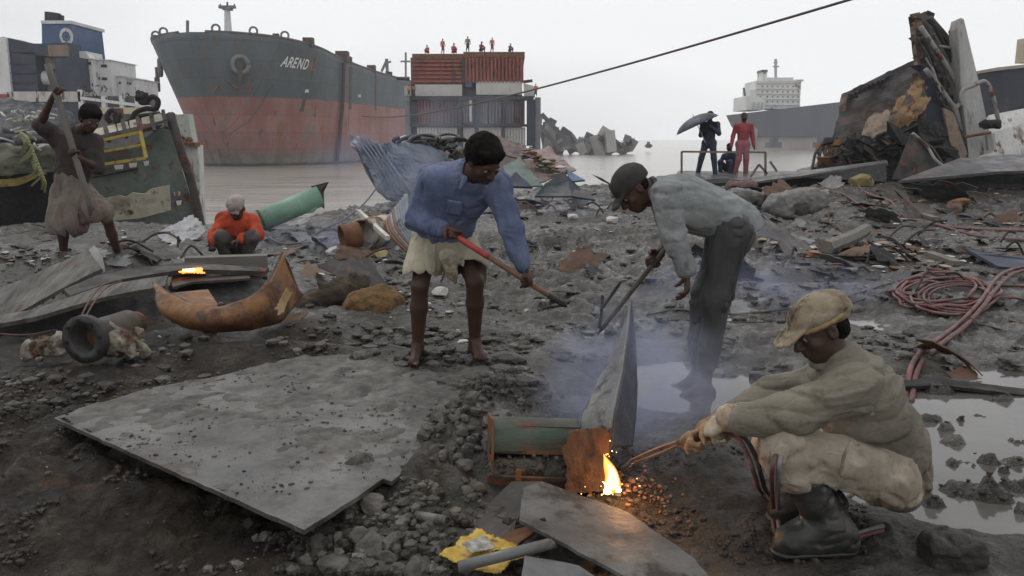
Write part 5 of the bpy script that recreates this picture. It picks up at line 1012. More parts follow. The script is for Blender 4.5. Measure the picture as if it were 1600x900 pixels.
def big_plate():
    pts = [(84, 653), (475, 828), (560, 775), (598, 748), (612, 752), (640, 728), (700, 690), (765, 660), (800, 600), (745, 568), (600, 545), (480, 556), (330, 590), (232, 606)]
    P = slab_poly(pts, .02, z=.13, tilt=(.0, -.012)); Q = densify(P, .05, .0016, 2); root = empty('big_steel_plate', (P[:, 0].mean(), P[:, 1].mean(), 0), 'largest wet grey steel plate lying flat and half buried in mud at lower left', 'steel plate')
    mb = MB(); mb.poly(Q[::-1] if np.cross(Q[1] - Q[0], Q[2] - Q[0])[2] < 0 else Q, .018, (0, 0, 1)); o = mb.build('plate', mk('wet_slab_steel', [(.055, .054, .051), (.095, .093, .088), (.145, .142, .134)], 2.4, (.24, .62), .45, 34, rust=.2, rustcol=((.075, .05, .035), (.05, .04, .03)), dirt=.52, dirtcol=(.038, .034, .028), dist=.005), root)
    # mud caked over its upper face, uneven
    nx, ny = 210, 150; xs = np.linspace(P[:, 0].min(), P[:, 0].max(), nx); ys = np.linspace(P[:, 1].min(), P[:, 1].max(), ny); X, Y = np.meshgrid(xs, ys, indexing='ij')
    zt = .13 - .012 * Y; far = sstep(3.2, 5.1, Y + (n2(X, Y, 1.5, 4, 3.) - .5) * 1.6 + .35 * (X + 1.2)); lump = (n2(X, Y, 2.4, 4, 8.) - .47) * .07 + (n2(X, Y, 11, 3, 5.) - .5) * .040 + (.5 - billow(X, Y, 6., 2, 4.)) * .014 * (.4 + far) + far * .030 - .010
    ins = in_poly(X, Y, P * .995 + P.mean(0) * .005); Zs = zt + np.where(ins, lump, -.03); ok = ins & (lump > -.006); V = np.stack([X, Y, Zs], -1).reshape(-1, 3); idx = np.arange(nx * ny).reshape(nx, ny); F = []
    q = ok[:-1, :-1] & ok[1:, :-1] & ok[1:, 1:] & ok[:-1, 1:]
    for i, j in np.argwhere(q): F.append((idx[i, j], idx[i + 1, j], idx[i + 1, j + 1], idx[i, j + 1]))
    used = np.unique(np.array(F)); remap = -np.ones(nx * ny, int); remap[used] = np.arange(len(used)); link_mesh('mud_crust', V[used], remap[np.array(F)], mk('clay_crust', [(.022, .019, .014), (.065, .060, .049), (.115, .108, .092)], 7, (.35, .75), .6, 55, dirt=.3, dist=.008), root, True)
    mbs = [MB(), MB()]; rg = random.Random(31)
    for k in range(3200):
        x = rg.uniform(P[:, 0].min(), P[:, 0].max()); y = rg.uniform(P[:, 1].min(), P[:, 1].max())
        if not in_poly(np.array([x]), np.array([y]), P * .99 + P.mean(0) * .01)[0] or n2(np.array([x]), np.array([y]), 3.1, 3, 14.)[0] < .52: continue
        V, F_ = rock((x, y, .13 - .012 * y + .002), .002 + .012 * rg.random() ** 4, 1, .5, .6, seed=rg.random() * 30, angular=False); mbs[k % 2].add(V, F_)
    for mb, m in zip(mbs, (M_soil, M_mudlump)): tag(mb.build('mud_crumbs', m, root), kind='stuff')
    return P
BP = big_plate()
def rsteel(name, pts, t, lab, cat='steel plate', m=None, root=None, grp=None, part='plate'):
    P = np.array([W(*p) for p in pts]); c = P.mean(0); r = empty(name, (c[0], c[1], P[:, 2].min()), lab, cat, grp); n = len(P); nn = np.zeros(3)
    for i in range(n): nn += np.cross(P[i] - c, P[(i + 1) % n] - c)
    nn = nrm(nn)
    if np.dot(nn, c - np.array([0, 0, CAMH])) > 0: P = P[::-1]; nn = -nn
    MB().poly(densify(P, .04, .002, int(pts[0][0])), t, nn).build(part, m or M_steel, r); return r
# plate in front of the cutting flame
r_ = rsteel('front_steel_plate', [(812, 812, 2.62), (818, 762, 2.92), (846, 752, 2.98), (980, 800, 2.80), (1085, 872, 2.50), (1150, 960, 2.2), (1040, 960, 2.18), (985, 905, 2.33)], .012, 'grey steel plate leaning in front of the cutting flame at the bottom', m=mk('scuffed_plate', [(.05, .049, .046), (.10, .098, .092), (.14, .137, .128)], 3, (.55, .85), .5, 34, rust=.18, rustcol=((.08, .05, .03), (.04, .03, .02)), dirt=.45, dirtcol=(.035, .03, .025), dist=.004, spec=.3))
r_ = rsteel('buried_steel_plate', [(820, 868, 2.45), (905, 884, 2.42), (960, 920, 2.35), (930, 960, 2.2), (815, 905, 2.3)], .014, 'small corner of steel plate poking out below the leaning plate at the bottom edge', m=M_steel)
r_ = rsteel('narrow_steel_offcut', [(742, 808, 2.95), (800, 752, 3.15), (845, 752, 3.12), (806, 815, 2.85), (800, 850, 2.75), (750, 846, 2.75)], .02, 'dark offcut of steel left of the leaning plate and above the yellow bag', m=M_darkiron)
r_ = rsteel('rusty_steel_offcut', [(770, 852, 2.7), (826, 812, 2.8), (842, 824, 2.76), (800, 858, 2.66)], .015, 'reddish rusty offcut lying over the yellow bag', m=M_rust)
# thin rod and pipes over the bag
mb = MB(); wtube([W(806, 824, 2.68), W(852, 811, 2.64)], .006, 7, 2, mb); tag(mb.build('thin_rod', M_char, None, True), 'thin black rod lying across the corner of the leaning plate', 'rod')
def GP(px, py, dz): q = G(px, py); return Z0(px, py, q[2] + dz)
_a, _b = GP(716, 886, .075), GP(858, 850, .085)
root = empty('steel_pipe', (_a + _b) / 2, 'muddy grey pipe stub lying on the yellow bag with its open end to the left', 'pipe'); MB().pipe(_a, _b, .0185, .0145, 20).build('pipe_body', M_steel, root, True); MB().add(*rock(_b, .03, 2)).build('mud_plug', M_mudlump, root)
_a, _b = GP(652, 805, .02), GP(700, 814, .03)
root = empty('small_pipe_stub', _a, 'short muddy pipe stub half buried in the rubble right of the large plate', 'pipe'); MB().pipe(_a, _b, .017, .013, 16).build('pipe_body', M_stone, root, True)
root = empty('yellow_plastic_bag', G(760, 870), 'crumpled yellow plastic bag with white print under the muddy pipe', 'plastic bag'); ym = mk('yellow_plastic', [(.42, .26, .02), (.55, .36, .04)], 8, (.25, .45), .3, 30, dirt=.28, dirtcol=(.06, .05, .035))
for c4, sd_ in ((((686, 864), (744, 830), (806, 852), (716, 884)), 1), (((728, 892), (800, 850), (828, 862), (770, 898)), 2)):
    P4 = [GP(x, y, .05) for x, y in c4]; MB().sheet(bilin(*P4, 44, 34, .022, 15, ragged=.07, seed=sd_), .003).build('bag_film', ym, root, True)
P4 = [GP(x, y, .072) for x, y in ((722, 848), (754, 838), (776, 854), (738, 864))]; MB().sheet(bilin(*P4, 24, 18, .014, 16, ragged=.08, seed=6), .003).build('white_print', mk('grey_print', [(.12, .12, .11), (.45, .43, .38)], 30, (.3, .5)), root, True)
# channel section being cut, with the bent upright plate
def channel():
    Y = 3.25; c = W(860, 765, Y); root = empty('steel_channel', (c[0], c[1], 0.), 'rusty green half round steel section full of mud being cut by the flame', 'steel section')
    gp = mk('worn_green_rust', [(.07, .045, .035), (.035, .065, .045), (.055, .05, .04)], 3.5, (.45, .85), .35, 40, rust=.30, stretch=(.6, 1, 2.5), dist=.006, rsc=5); a0 = W(765, 700, Y); a1 = W(905, 704, Y + .01); ax = nrm(a1 - a0); L_ = np.linalg.norm(a1 - a0); r = .092; rows = []
    for i in range(36):
        p = a0 + ax * L_ * i / 35; row = []
        for th in np.linspace(R(-8), R(172), 26): row.append(p + np.array([0, -1, 0]) * r * math.cos(th) * 1.0 + np.array([0, 0, 1]) * r * math.sin(th) + np.array([0, .08, 0]))
        rows.append(row)
    MB().sheet(np.array(rows)[:, ::-1], .012).build('curved_top', gp, root, True)
    PP([(765, 702, Y - .02), (905, 706, Y - .02), (905, 712, Y - .02), (765, 708, Y - .02)], .02).build('upper_lip', M_rust, root)
    PP([(766, 664, Y + .03), (905, 668, Y + .03), (905, 760, Y + .06), (766, 760, Y + .06)], .02).build('back_wall', M_darkiron, root)
    quad((764, 744, Y - .07), (905, 750, Y - .07), (905, 728, Y + .06), (764, 724, Y + .06), .012, 20, 8, .01, 10).build('lower_lip', M_darkiron, root)
    PP([(762, 744, Y - .07), (906, 750, Y - .07), (906, 770, Y - .05), (762, 768, Y - .05)], .012).build('lip_face', M_rust, root)
    PP([(762, 646, Y + .06), (768, 655, Y - .01), (768, 760, Y - .06), (762, 765, Y + .04)], .01).build('end_face', M_rust, root)
    rg = random.Random(2)
    sd = Solid(.006)
    for k in range(12): sd.ell(W(778 + 10 * k, 730 + rg.uniform(-5, 3), Y + .0), (.05, .05, .03 + .012 * rg.random()), k=.02)
    sd.disp = lambda p: (fbm(p * 34, 3) - .5) * .045; sd.build('mud_fill', M_mudlump, root)
    for k in range(40): x = rg.uniform(776, 888); y = rg.uniform(712, 738); MB().add(*rock(W(x, y, Y - .035 + rg.uniform(-.02, .03)), rg.uniform(.006, .022), 2, .75, .6)).build('mud_clod', M_mudlump if rg.random() < .6 else M_soil, root)
    for x0 in (806,): PP([(x0, 734, Y - .09), (x0 + 9, 735, Y - .09), (x0 + 8, 762, Y - .09), (x0 - 1, 761, Y - .09)], .01).build('hanging_strip', M_rust, root)
    # rusty upright block by the flame
    rg2 = mk('hot_cut_rust', [(.06, .028, .013), (.12, .055, .022), (.022, .012, .008)], 9, (.6, .9), .8, 45, stretch=(1.3, 1, .9)); quad((893, 672, Y - .02), (956, 668, Y - .06), (950, 764, Y - .12), (886, 768, Y - .08), .07, 30, 30, .016, 13, ragged=.04, seed=3).build('burnt_end', rg2, root)
    for k in range(5): x = 900 + k * 11; wtube([W(x, 680, Y - .07), W(x + rg.uniform(-3, 3), 712, Y - .1), W(x + rg.uniform(-4, 4), 750, Y - .12)], [.004 + .003 * rg.random()] * 9 + [.004] * 8 + [.003] * 4 if False else .005, 5, 5).build('slag_run', rg2, root)
    MB().add(*rock(W(930, 672, Y - .06), .045, 3, .5)).build('mud_cap', M_mudlump, root, True)
    # bent upright plate
    r2 = empty('bent_upright_plate', W(950, 690, Y + .05), 'tall plate folded into a sharp edge standing upright behind the cutting flame', 'steel plate')
    pal = mk('lit_plate_face', [(.08, .078, .075), (.15, .148, .145), (.22, .218, .21)], 5, (.35, .7), .5, 35, dirt=.4, dist=.005); dkb = mk('dark_blue_plate_face', [(.03, .035, .045), (.055, .06, .075)], 3, (.3, .6), .3, 30, rust=.12)  # left face of the fold coloured paler as if lit, right stays dark blue
    ribbon([(986, 472, Y + .55), (982, 520, Y + .42), (972, 590, Y + .22), (960, 645, Y + .05), (953, 692, Y - .04)], [(979, 484, Y + .60), (960, 545, Y + .50), (932, 605, Y + .34), (911, 650, Y + .18), (903, 688, Y + .06)], .009, 60, 20, .022).build('left_face', pal, r2, True)
    ribbon([(986, 470, Y + .56), (984, 520, Y + .42), (974, 590, Y + .22), (962, 645, Y + .05), (955, 700, Y - .04)], [(988, 476, Y + .6), (994, 540, Y + .58), (996, 600, Y + .44), (994, 650, Y + .3), (988, 700, Y + .15)], .009, 60, 20, .022).build('right_face', dkb, r2, True)
channel()
root = empty('bent_bar_end', W(945, 510, 4.0), 'thin black forked bar standing beside the tip of the upright plate', 'bar')
for a in ([(936, 512, 4.1), (940, 488, 4.15), (941, 462, 4.2)], [(938, 486, 4.15), (955, 462, 4.15), (970, 440, 4.15)]): ptube(a, .008, 6, 3).build('prong', M_char, root, True)

# ---- flame
def flame():
    b = W(957, 762, 3.06); root = empty('cutting_flame', b, 'bright yellow white cutting flame burning at the edge of the rusty section', 'flame')
    def tear(h, r, name, m, off=(0, 0, 0), seed=0, lean=.02):
        rows = []; n = 16
        for i in range(22):
            t = i / 21; rr = r * (math.sin(math.pi * min(1, t * .9 + .1) ** .62) ** 1.05) * (1 + .12 * math.sin(9 * t + seed)) + .0008; cx = lean * math.sin(3 * t + seed) * t - .018 * t; rows.append([b + np.array(off) + np.array([cx + rr * math.cos(a), rr * math.sin(a), h * t]) for a in np.linspace(0, 2 * math.pi, n, False)])
        V = [p for row in rows for p in row]; F = [(i * n + k, i * n + (k + 1) % n, (i + 1) * n + (k + 1) % n, (i + 1) * n + k) for i in range(21) for k in range(n)]; return link_mesh(name, V, F, m, root, True)
    core = emit('flame_core', (1, .82, .42), 6); outer = bpy.data.materials.new('flame_outer'); outer.use_nodes = True; t = outer.node_tree; t.nodes.clear(); o = N(t, 'ShaderNodeOutputMaterial'); mx = N(t, 'ShaderNodeMixShader'); tr = N(t, 'ShaderNodeBsdfTransparent'); em = N(t, 'ShaderNodeEmission'); em.inputs[0].default_value = (1, .34, .06, 1); em.inputs[1].default_value = 3.2; lw = N(t, 'ShaderNodeLayerWeight'); lw.inputs[0].default_value = .35
    q = N(t, 'ShaderNodeMapRange'); q.inputs['To Min'].default_value = .75; q.inputs['To Max'].default_value = .0; t.links.new(lw.outputs['Facing'], q.inputs['Value']); t.links.new(q.outputs[0], mx.inputs[0]); t.links.new(tr.outputs[0], mx.inputs[1]); t.links.new(em.outputs[0], mx.inputs[2]); t.links.new(mx.outputs[0], o.inputs[0])
    tear(.105, .021, 'flame_core', core, seed=.5); tear(.15, .032, 'flame_envelope', outer, (0, .0, -.012), 1.4); tear(.05, .012, 'flame_lick', core, (.022, -.01, -.012), 2.); tear(.05, .014, 'flame_lick', core, (-.02, -.01, -.02), .3)
    hot = emit('glowing_spark', (1, .45, .12), 14); rg = random.Random(6)
    for k in range(26):
        a = rg.uniform(0, 6.28); rr = abs(rg.gauss(0, .09)); p = b + np.array([rr * math.cos(a) - .01, -abs(rr * math.sin(a)) * .6, rg.uniform(-.03, .05) if k > 5 else rg.uniform(.12, .22)])
        if k <= 5: p[0] = b[0] + rg.uniform(-.03, .01)
        MB().add(*rock(p, rg.uniform(.0015, .0034), 1, .8)).build('spark', hot, root)
    for dz, e, rr in ((.06, 3.2, .04),):
        l = bpy.data.lights.new('flame_glow', 'POINT'); l.energy = e; l.color = (1, .42, .12); l.shadow_soft_size = rr; lo = bpy.data.objects.new('flame_glow', l); COL.objects.link(lo); lo.location = Vector([float(x) for x in b + np.array([.05, -.10, dz])])
    # slag heap
    em_m = mk('warm_slag', [(.10, .05, .03), (.20, .11, .07), (.05, .03, .02)], 12, (.5, .9), .5, 60); grp = 'slag lumps heaped under the cutting flame'
    for k in range(110):
        x = rg.gauss(992, 34); y = rg.gauss(770, 14); p = G(x, y, .0); hsc = math.exp(-((x - 985) / 40) ** 2); p[2] += hsc * rg.uniform(0, .05); o = MB().add(*rock(p, rg.uniform(.005, .017), 1 if k > 40 else 2, .6)).build('slag_lump', em_m if k % 3 else M_mudlump)
        tag(o, 'small warm brown slag lump in the heap under the cutting flame', 'slag', grp)
flame()

# ---- pieces on the left
def left_scrap():
    gr = mk('grooved_dark_steel', [(.04, .038, .034), (.085, .08, .07), (.14, .13, .11)], 3, (.45, .85), .5, 30, stretch=(4, 1, .6), rust=.18, dist=.01)
    r = empty('grooved_plate', W(60, 480, 6.4), 'long dark grooved steel plate sloping down at the far left', 'steel plate')
    ribbon([(-60, 478, 6.2), (40, 440, 6.5), (140, 395, 6.9)], [(-60, 520, 5.9), (20, 500, 6.0), (100, 455, 6.3), (162, 424, 6.5)], .03, 30, 10, .02).build('plate', gr, r)
    for k in range(9): t = k / 9; ptube([(-20 + 150 * t, 464 - 62 * t, 6.35 + .45 * t), (0 + 150 * t, 502 - 66 * t, 6.0 + .45 * t)], .014, 5, 3).build('groove_ridge', gr, r)
    rsteel('peaked_plate', [(96, 431, 6.6), (147, 383, 7.0), (160, 400, 6.9), (164, 424, 6.6), (99, 448, 6.4)], .03, 'grey steel plate with a raised corner in front of the standing man with the pole', m=M_steel)
    rsteel('long_dark_plate', [(100, 452, 6.2), (165, 424, 6.5), (290, 410, 6.9), (420, 418, 7.2), (414, 424, 7.1), (290, 420, 6.7), (180, 438, 6.3), (110, 462, 6.0)], .04, 'long narrow dark plate running left to right behind the rusty curved piece', m=M_darkiron)
    r = empty('bowed_plate_pair', W(200, 500, 5.9), 'bowed muddy plate arching over a black hollow left of the rusty curved piece', 'steel plate')
    ribbon([(-40, 506, 5.7), (60, 488, 5.9), (160, 452, 6.1), (262, 436, 6.3)], [(-40, 518, 5.6), (60, 501, 5.7), (160, 470, 5.9), (258, 452, 6.15)], .03, 30, 5, .03).build('upper_plate', gr, r)
    ribbon([(-40, 518, 5.9), (60, 500, 6.0), (160, 468, 6.2), (262, 448, 6.5)], [(-40, 540, 5.9), (60, 520, 6.0), (160, 516, 6.1), (268, 512, 6.2)], .03, 30, 5).build('hollow_shade_sheet', M_char, r)  # black sheet stands in for the shade in the hollow
    ribbon([(262, 448, 6.6), (320, 432, 7.0), (410, 436, 7.1)], [(266, 500, 6.4), (330, 486, 6.5), (420, 470, 6.8)], .03, 20, 5).build('hollow_shade_sheet', M_char, r)  # shade of the cavity behind the curved piece, drawn as a black sheet
    ribbon([(268, 446, 6.5), (300, 436, 6.8), (388, 434, 7.0)], [(270, 452, 6.4), (300, 444, 6.6), (392, 438, 6.9)], .02, 20, 3).build('rim', M_darkiron, r)
    om = mk('orange_rust_skin', [(.14, .058, .018), (.22, .10, .028), (.07, .03, .012)], 4.5, (.45, .8), .6, 30, rust=.42, rustcol=((.09, .03, .012), (.05, .02, .01)), dist=.01); r = empty('rusty_curved_piece', W(360, 512, 5.7), 'bright orange rusty curved steel shell with a pointed upright end', 'steel section')
    top = [(240, 443, 6.0), (262, 458, 5.75), (300, 476, 5.5), (345, 483, 5.4), (390, 467, 5.5), (420, 440, 5.7), (441, 396, 5.95)]; bot = [(262, 468, 5.75), (270, 500, 5.6), (300, 510, 5.5), (345, 515, 5.42), (392, 512, 5.5), (440, 500, 5.7), (470, 461, 6.1)]
    ribbon(top, bot, .022, 60, 14, .02, bow=.10).build('outer_shell', om, r, True)
    ptube([(240, 442, 6.0), (262, 457, 5.75), (300, 475, 5.5), (345, 482, 5.4), (390, 466, 5.5), (420, 439, 5.7), (441, 395, 5.95)], .012, 6, 8).build('bright_edge', M_darkiron, r, True)
    ribbon([(441, 395, 5.95), (452, 412, 6.1), (470, 461, 6.1)], [(439, 402, 6.2), (446, 420, 6.3), (458, 462, 6.3)], .02, 16, 5).build('inner_face', M_rust, r)
    PP([(262, 458, 5.9), (325, 452, 6.1), (342, 478, 5.75), (300, 476, 5.7)], .02).build('inner_flap', om, r)
    quad((428, 486, 5.42), (446, 452, 5.62), (456, 456, 5.70), (440, 492, 5.45), .006, 14, 6, .006, 9, ragged=.2).build('pale_scrape', mk('pale_scrape', [(.34, .24, .12), (.26, .15, .06)], 8), r)
    tag(MB().add(*rock(W(346, 477, 5.7), .035, 2)).build('small_iron_lump', M_darkiron), 'small grey lump lying inside the rusty curved piece', 'scrap')
    # glowing cut
    g = empty('glowing_cut', W(303, 426, 6.75), 'orange glowing freshly cut edge of steel behind the rusty curved piece', 'hot steel'); quad((284, 421, 6.7), (312, 420, 6.75), (322, 427, 6.7), (283, 427, 6.65), .01, 20, 6, .012, 14, ragged=.3).build('glowing_edge', emit('orange_glow', (1, .33, .06), 2.2), g); quad((284, 422, 6.68), (304, 421, 6.7), (302, 425, 6.68), (286, 425, 6.66), .008, 12, 4, .008, 14, ragged=.3).build('white_hot_edge', emit('hot_glow', (1, .7, .3), 4), g)
    rsteel('curled_rim_plate', [(266, 440, 6.6), (272, 424, 6.8), (300, 418, 6.9), (322, 430, 6.9), (286, 434, 6.7), (276, 448, 6.5)], .03, 'dark curled plate around the glowing cut', m=M_rust)
    tg = mk('grey_timber', [(.11, .10, .085), (.18, .165, .14)], 4, (.6, .9), .4, 30, stretch=(.4, 2, 6)); mb = MB(); mb.bar(W(290, 412, 8.0), W(418, 408, 8.2), .16, .13); tag(mb.build('timber_beam', tg), 'square grey timber beam lying in front of the man in orange', 'beam')
    # pipe with flange, wrapped in burnt insulation
    c = W(130, 531, 4.85); ax = nrm([.97, .55, 0.02]); a = c; root = empty('flanged_pipe', (c[0], c[1], H(c[0], c[1])), 'black flanged pipe end wrapped in burnt crumbling insulation at far left', 'pipe'); d = nrm([.22, 1, 0.0])
    MB().pipe(c, c + d * .045, .147, .083, 40).build('flange', mk('black_iron_flange', [(.018, .017, .017), (.04, .037, .036)], 6, (.4, .7), .4, 40, dist=.005), root, True); MB().pipe(c + d * .01, c + d * .42, .098, .078, 30).build('pipe_body', M_darkiron, root, True)
    for k in range(8): q = k * math.pi / 4 + .2; u = np.cross(d, (0, 0, 1)); p = c + (math.cos(q) * u + math.sin(q) * np.array([0, 0, 1])) * .118; MB().tube([p - d * .012, p + d * .02], .012, 6).build('flange_bolt', M_char, root)
    mb = MB(); mb.tube([c + d * .12, c + d * .5], [.074, .074], 20); mb.build('pipe_inner_rust', M_rust, root)
    im = mk('burnt_insulation', [(.10, .08, .06), (.30, .26, .2), (.50, .46, .39)], 7, (.8, 1), .9, 30, rust=.35, rustcol=((.18, .10, .05), (.03, .025, .02)), dist=.03, rsc=6); rg = random.Random(8)
    root = empty('insulation_heap', W(200, 558, 5.1), 'crumbling whitish brown burnt insulation heaped right of the black flange', 'insulation')
    sd = Solid(.011); sd.cap(W(170, 532, 5.0), W(222, 546, 5.1), .095, .055, .03); sd.cap(W(176, 522, 5.1), W(206, 520, 5.15), .06, .05, .03); sd.disp = lambda p: (fbm(p * 17, 3) - .5) * .10; sd.build('insulation_mass', im, root)
    for k in range(16): x = rg.gauss(194, 22); y = rg.uniform(516, 560); MB().add(*rock(W(x, y, 5.0 + rg.uniform(0, .25)), rg.uniform(.012, .038), 2, .7, .9)).build('insulation_chunk', im, root, True)
    root = empty('insulation_heap', W(66, 560, 5.1), 'crumbling yellowish burnt insulation heaped left of the black flange', 'insulation')
    sd = Solid(.011); sd.cap(W(46, 548, 5.1), W(92, 536, 5.1), .05, .075, .03); sd.disp = lambda p: (fbm(p * 17, 3) - .5) * .10; sd.build('insulation_mass', im, root)
    for k in range(12): x = rg.gauss(62, 18); y = rg.uniform(526, 562); MB().add(*rock(W(x, y, 5.0 + rg.uniform(0, .25)), rg.uniform(.012, .034), 2, .7, .9)).build('insulation_chunk', im, root, True)
    for P, r_, m, lab in (([(124, 500, 5.2), (140, 470, 5.5), (160, 446, 5.9), (188, 438, 6.1)], .006, mk('brown_wire', [(.10, .05, .04)], 4), 'left strand of the brown wires looping over the flanged pipe'), ([(132, 498, 5.2), (150, 468, 5.5), (168, 448, 5.9), (190, 439, 6.1)], .006, mk('brown_wire', []), 'right strand of the brown wires looping over the flanged pipe')):
        tag(ptube(P, r_, 5, 8).build('loose_wire', m, None, True), lab, 'wire', 'brown wires over the flanged pipe')
    P = [G(-20, 522, .015), G(60, 520, .02)]; 
    # hairy rust heap and dark stump
    hm = mk('orange_brown_fibre', [(.10, .05, .015), (.19, .10, .03), (.05, .03, .015)], 9, (.8, 1), 1., 50, dist=.03); c = W(583, 478, 6.2); sd = Solid(.014); sd.ell(c, (.21, .2, .125), k=.03); sd.ell(c + np.array([.1, .05, .02]), (.13, .15, .10), k=.05); sd.ell(c + np.array([-.13, -.02, -.04]), (.11, .12, .09), k=.05); sd.disp = lambda p: (fbm(p * 22, 3) - .45) * .06 + (fbm(p * 6, 2) - .5) * .06
    o = sd.build('fibre_heap', hm); tag(o, 'orange brown fibrous heap beside the bare legged man', 'debris heap')
    dk2 = mk('black_brown_stump', [(.015, .012, .010), (.05, .035, .022), (.09, .065, .045)], 6, (.7, 1), .8, 30, dist=.03); c = W(515, 470, 6.6); sd = Solid(.02); sd.cap(c + np.array([-.3, 0, -.12]), c + np.array([.18, .1, .1]), .14, .12, .05); sd.cap(c + np.array([-.05, 0, .05]), c + np.array([-.12, .1, .2]), .05, .025, .04); sd.cap(c + np.array([.2, 0, .0]), c + np.array([.3, -.1, -.16]), .08, .07, .05); sd.disp = lambda p: (fbm(p * 11, 3) - .5) * .11
    tag(sd.build('blackened_stump', dk2), 'dark blackened lump of wreckage left of the orange brown heap', 'debris heap')
left_scrap()

# ---- hoses
M_hose = mk('dusty_red_hose', [(.15, .045, .042), (.21, .08, .072), (.11, .065, .058)], 6, (.45, .75), .2, 60, dirt=.5, dirtcol=(.07, .06, .055), dist=.003); M_hose2 = mk('dark_red_hose', [(.085, .028, .027), (.13, .052, .048), (.06, .04, .037)], 6, (.45, .75), .2, 60, dirt=.35, dirtcol=(.06, .055, .05), dist=.003)
def ghose(pts, r, m, lab, grp=None, lift=.0):
    P = []
    for p in pts:
        q = G(p[0], p[1], r * .7); q[2] += (p[2] if len(p) > 2 else 0); P.append(q)
    P = np.array(P); mb = wtube(P, r, 7, 10); o = mb.build('gas_hose', m, None, True); return tag(o, lab, 'hose', grp)
def hoses():
    rg = random.Random(13)
    # loops of the coil
    P = []; cx, cy = 1474, 462
    for k in range(76):
        a = k * .5 + 2.2; t = k / 76; rx = 72 + 16 * math.sin(a * .31 + 1) + 6 * math.sin(a * 1.7); ry = 23 + 6 * math.sin(a * .23) ; P.append((cx + 9 * math.sin(a * .13) + rx * math.cos(a), cy + 4 * math.sin(a * .17) + ry * math.sin(a), .012 * (k % 5)))
    ghose([(1600, 468)] + [(1566, 466)] + P, .013, M_hose, 'dusty red gas hose lying in a wide coil of many loops on the right', 'hoses snaking over the mud')
    P = []; cx, cy = 1500, 470
    for k in range(34):
        a = k * .52 + .4; rx = 56 + 10 * math.sin(a * .41); ry = 22 + 4 * math.sin(a * .3 + 1); P.append((cx + rx * math.cos(a), cy + ry * math.sin(a), .03))
    ghose(P + [(1600, 448)], .011, M_hose2, 'darker thinner hose coiled within the wide red hose coil', 'hoses snaking over the mud')
    ghose([(1640, 418, .05), (1585, 428, .04), (1556, 446, .06), (1530, 482, .05), (1498, 512, .03), (1452, 545, .02), (1425, 575, .02), (1415, 620, .0)], .017, M_hose, 'left one of the thick twin hoses running from the right edge behind the squatting man', 'twin hoses from the right edge')
    ghose([(1640, 424, .05), (1592, 432, .05), (1566, 450, .06), (1538, 486, .05), (1506, 518, .03), (1462, 550, .02), (1434, 585, .02), (1424, 630, .0)], .017, M_hose2, 'right one of the thick twin hoses running from the right edge behind the squatting man', 'twin hoses from the right edge')
    ghose([(1290, 300), (1318, 305), (1345, 322), (1380, 340), (1430, 345), (1475, 355), (1530, 370), (1620, 378)], .022, M_hose2, 'long thin hose snaking from below the wreck to the right edge, nearest strand', 'far hoses below the wreck')
    ghose([(1340, 290), (1355, 305), (1392, 318), (1410, 336), (1470, 352), (1520, 358), (1620, 362)], .022, M_hose, 'long thin hose snaking from below the wreck to the right edge, farthest strand', 'far hoses below the wreck')
    ghose([(1620, 392), (1560, 398), (1520, 402), (1480, 408), (1450, 418), (1480, 428)], .015, M_hose2, 'short hose strand above the red coil', 'hoses snaking over the mud')
    ghose([(1010, 494), (1060, 488), (1110, 492), (1200, 488), (1300, 470), (1380, 448), (1460, 425), (1530, 402)], .008, M_wire, 'upper one of the thin black cables crossing the mud behind the standing cutter', 'thin black cables'); ghose([(1000, 502), (1060, 500), (1120, 503), (1200, 503), (1290, 490), (1350, 468), (1420, 444)], .008, M_wire, 'lower one of the thin black cables crossing the mud behind the standing cutter', 'thin black cables')
    ghose([(420, 376, .03), (440, 384, .02), (470, 380), (500, 362), (540, 352, .1), (575, 340, .3), (610, 320, .7)], .014, mk('grey_hose', [(.10, .10, .105)], 4), 'thin grey hose arching over the debris right of the man in orange')
    ghose([(-20, 522), (40, 524), (90, 516)], .008, M_hose2, 'thin reddish cord on the mud left of the flanged pipe')
hoses()
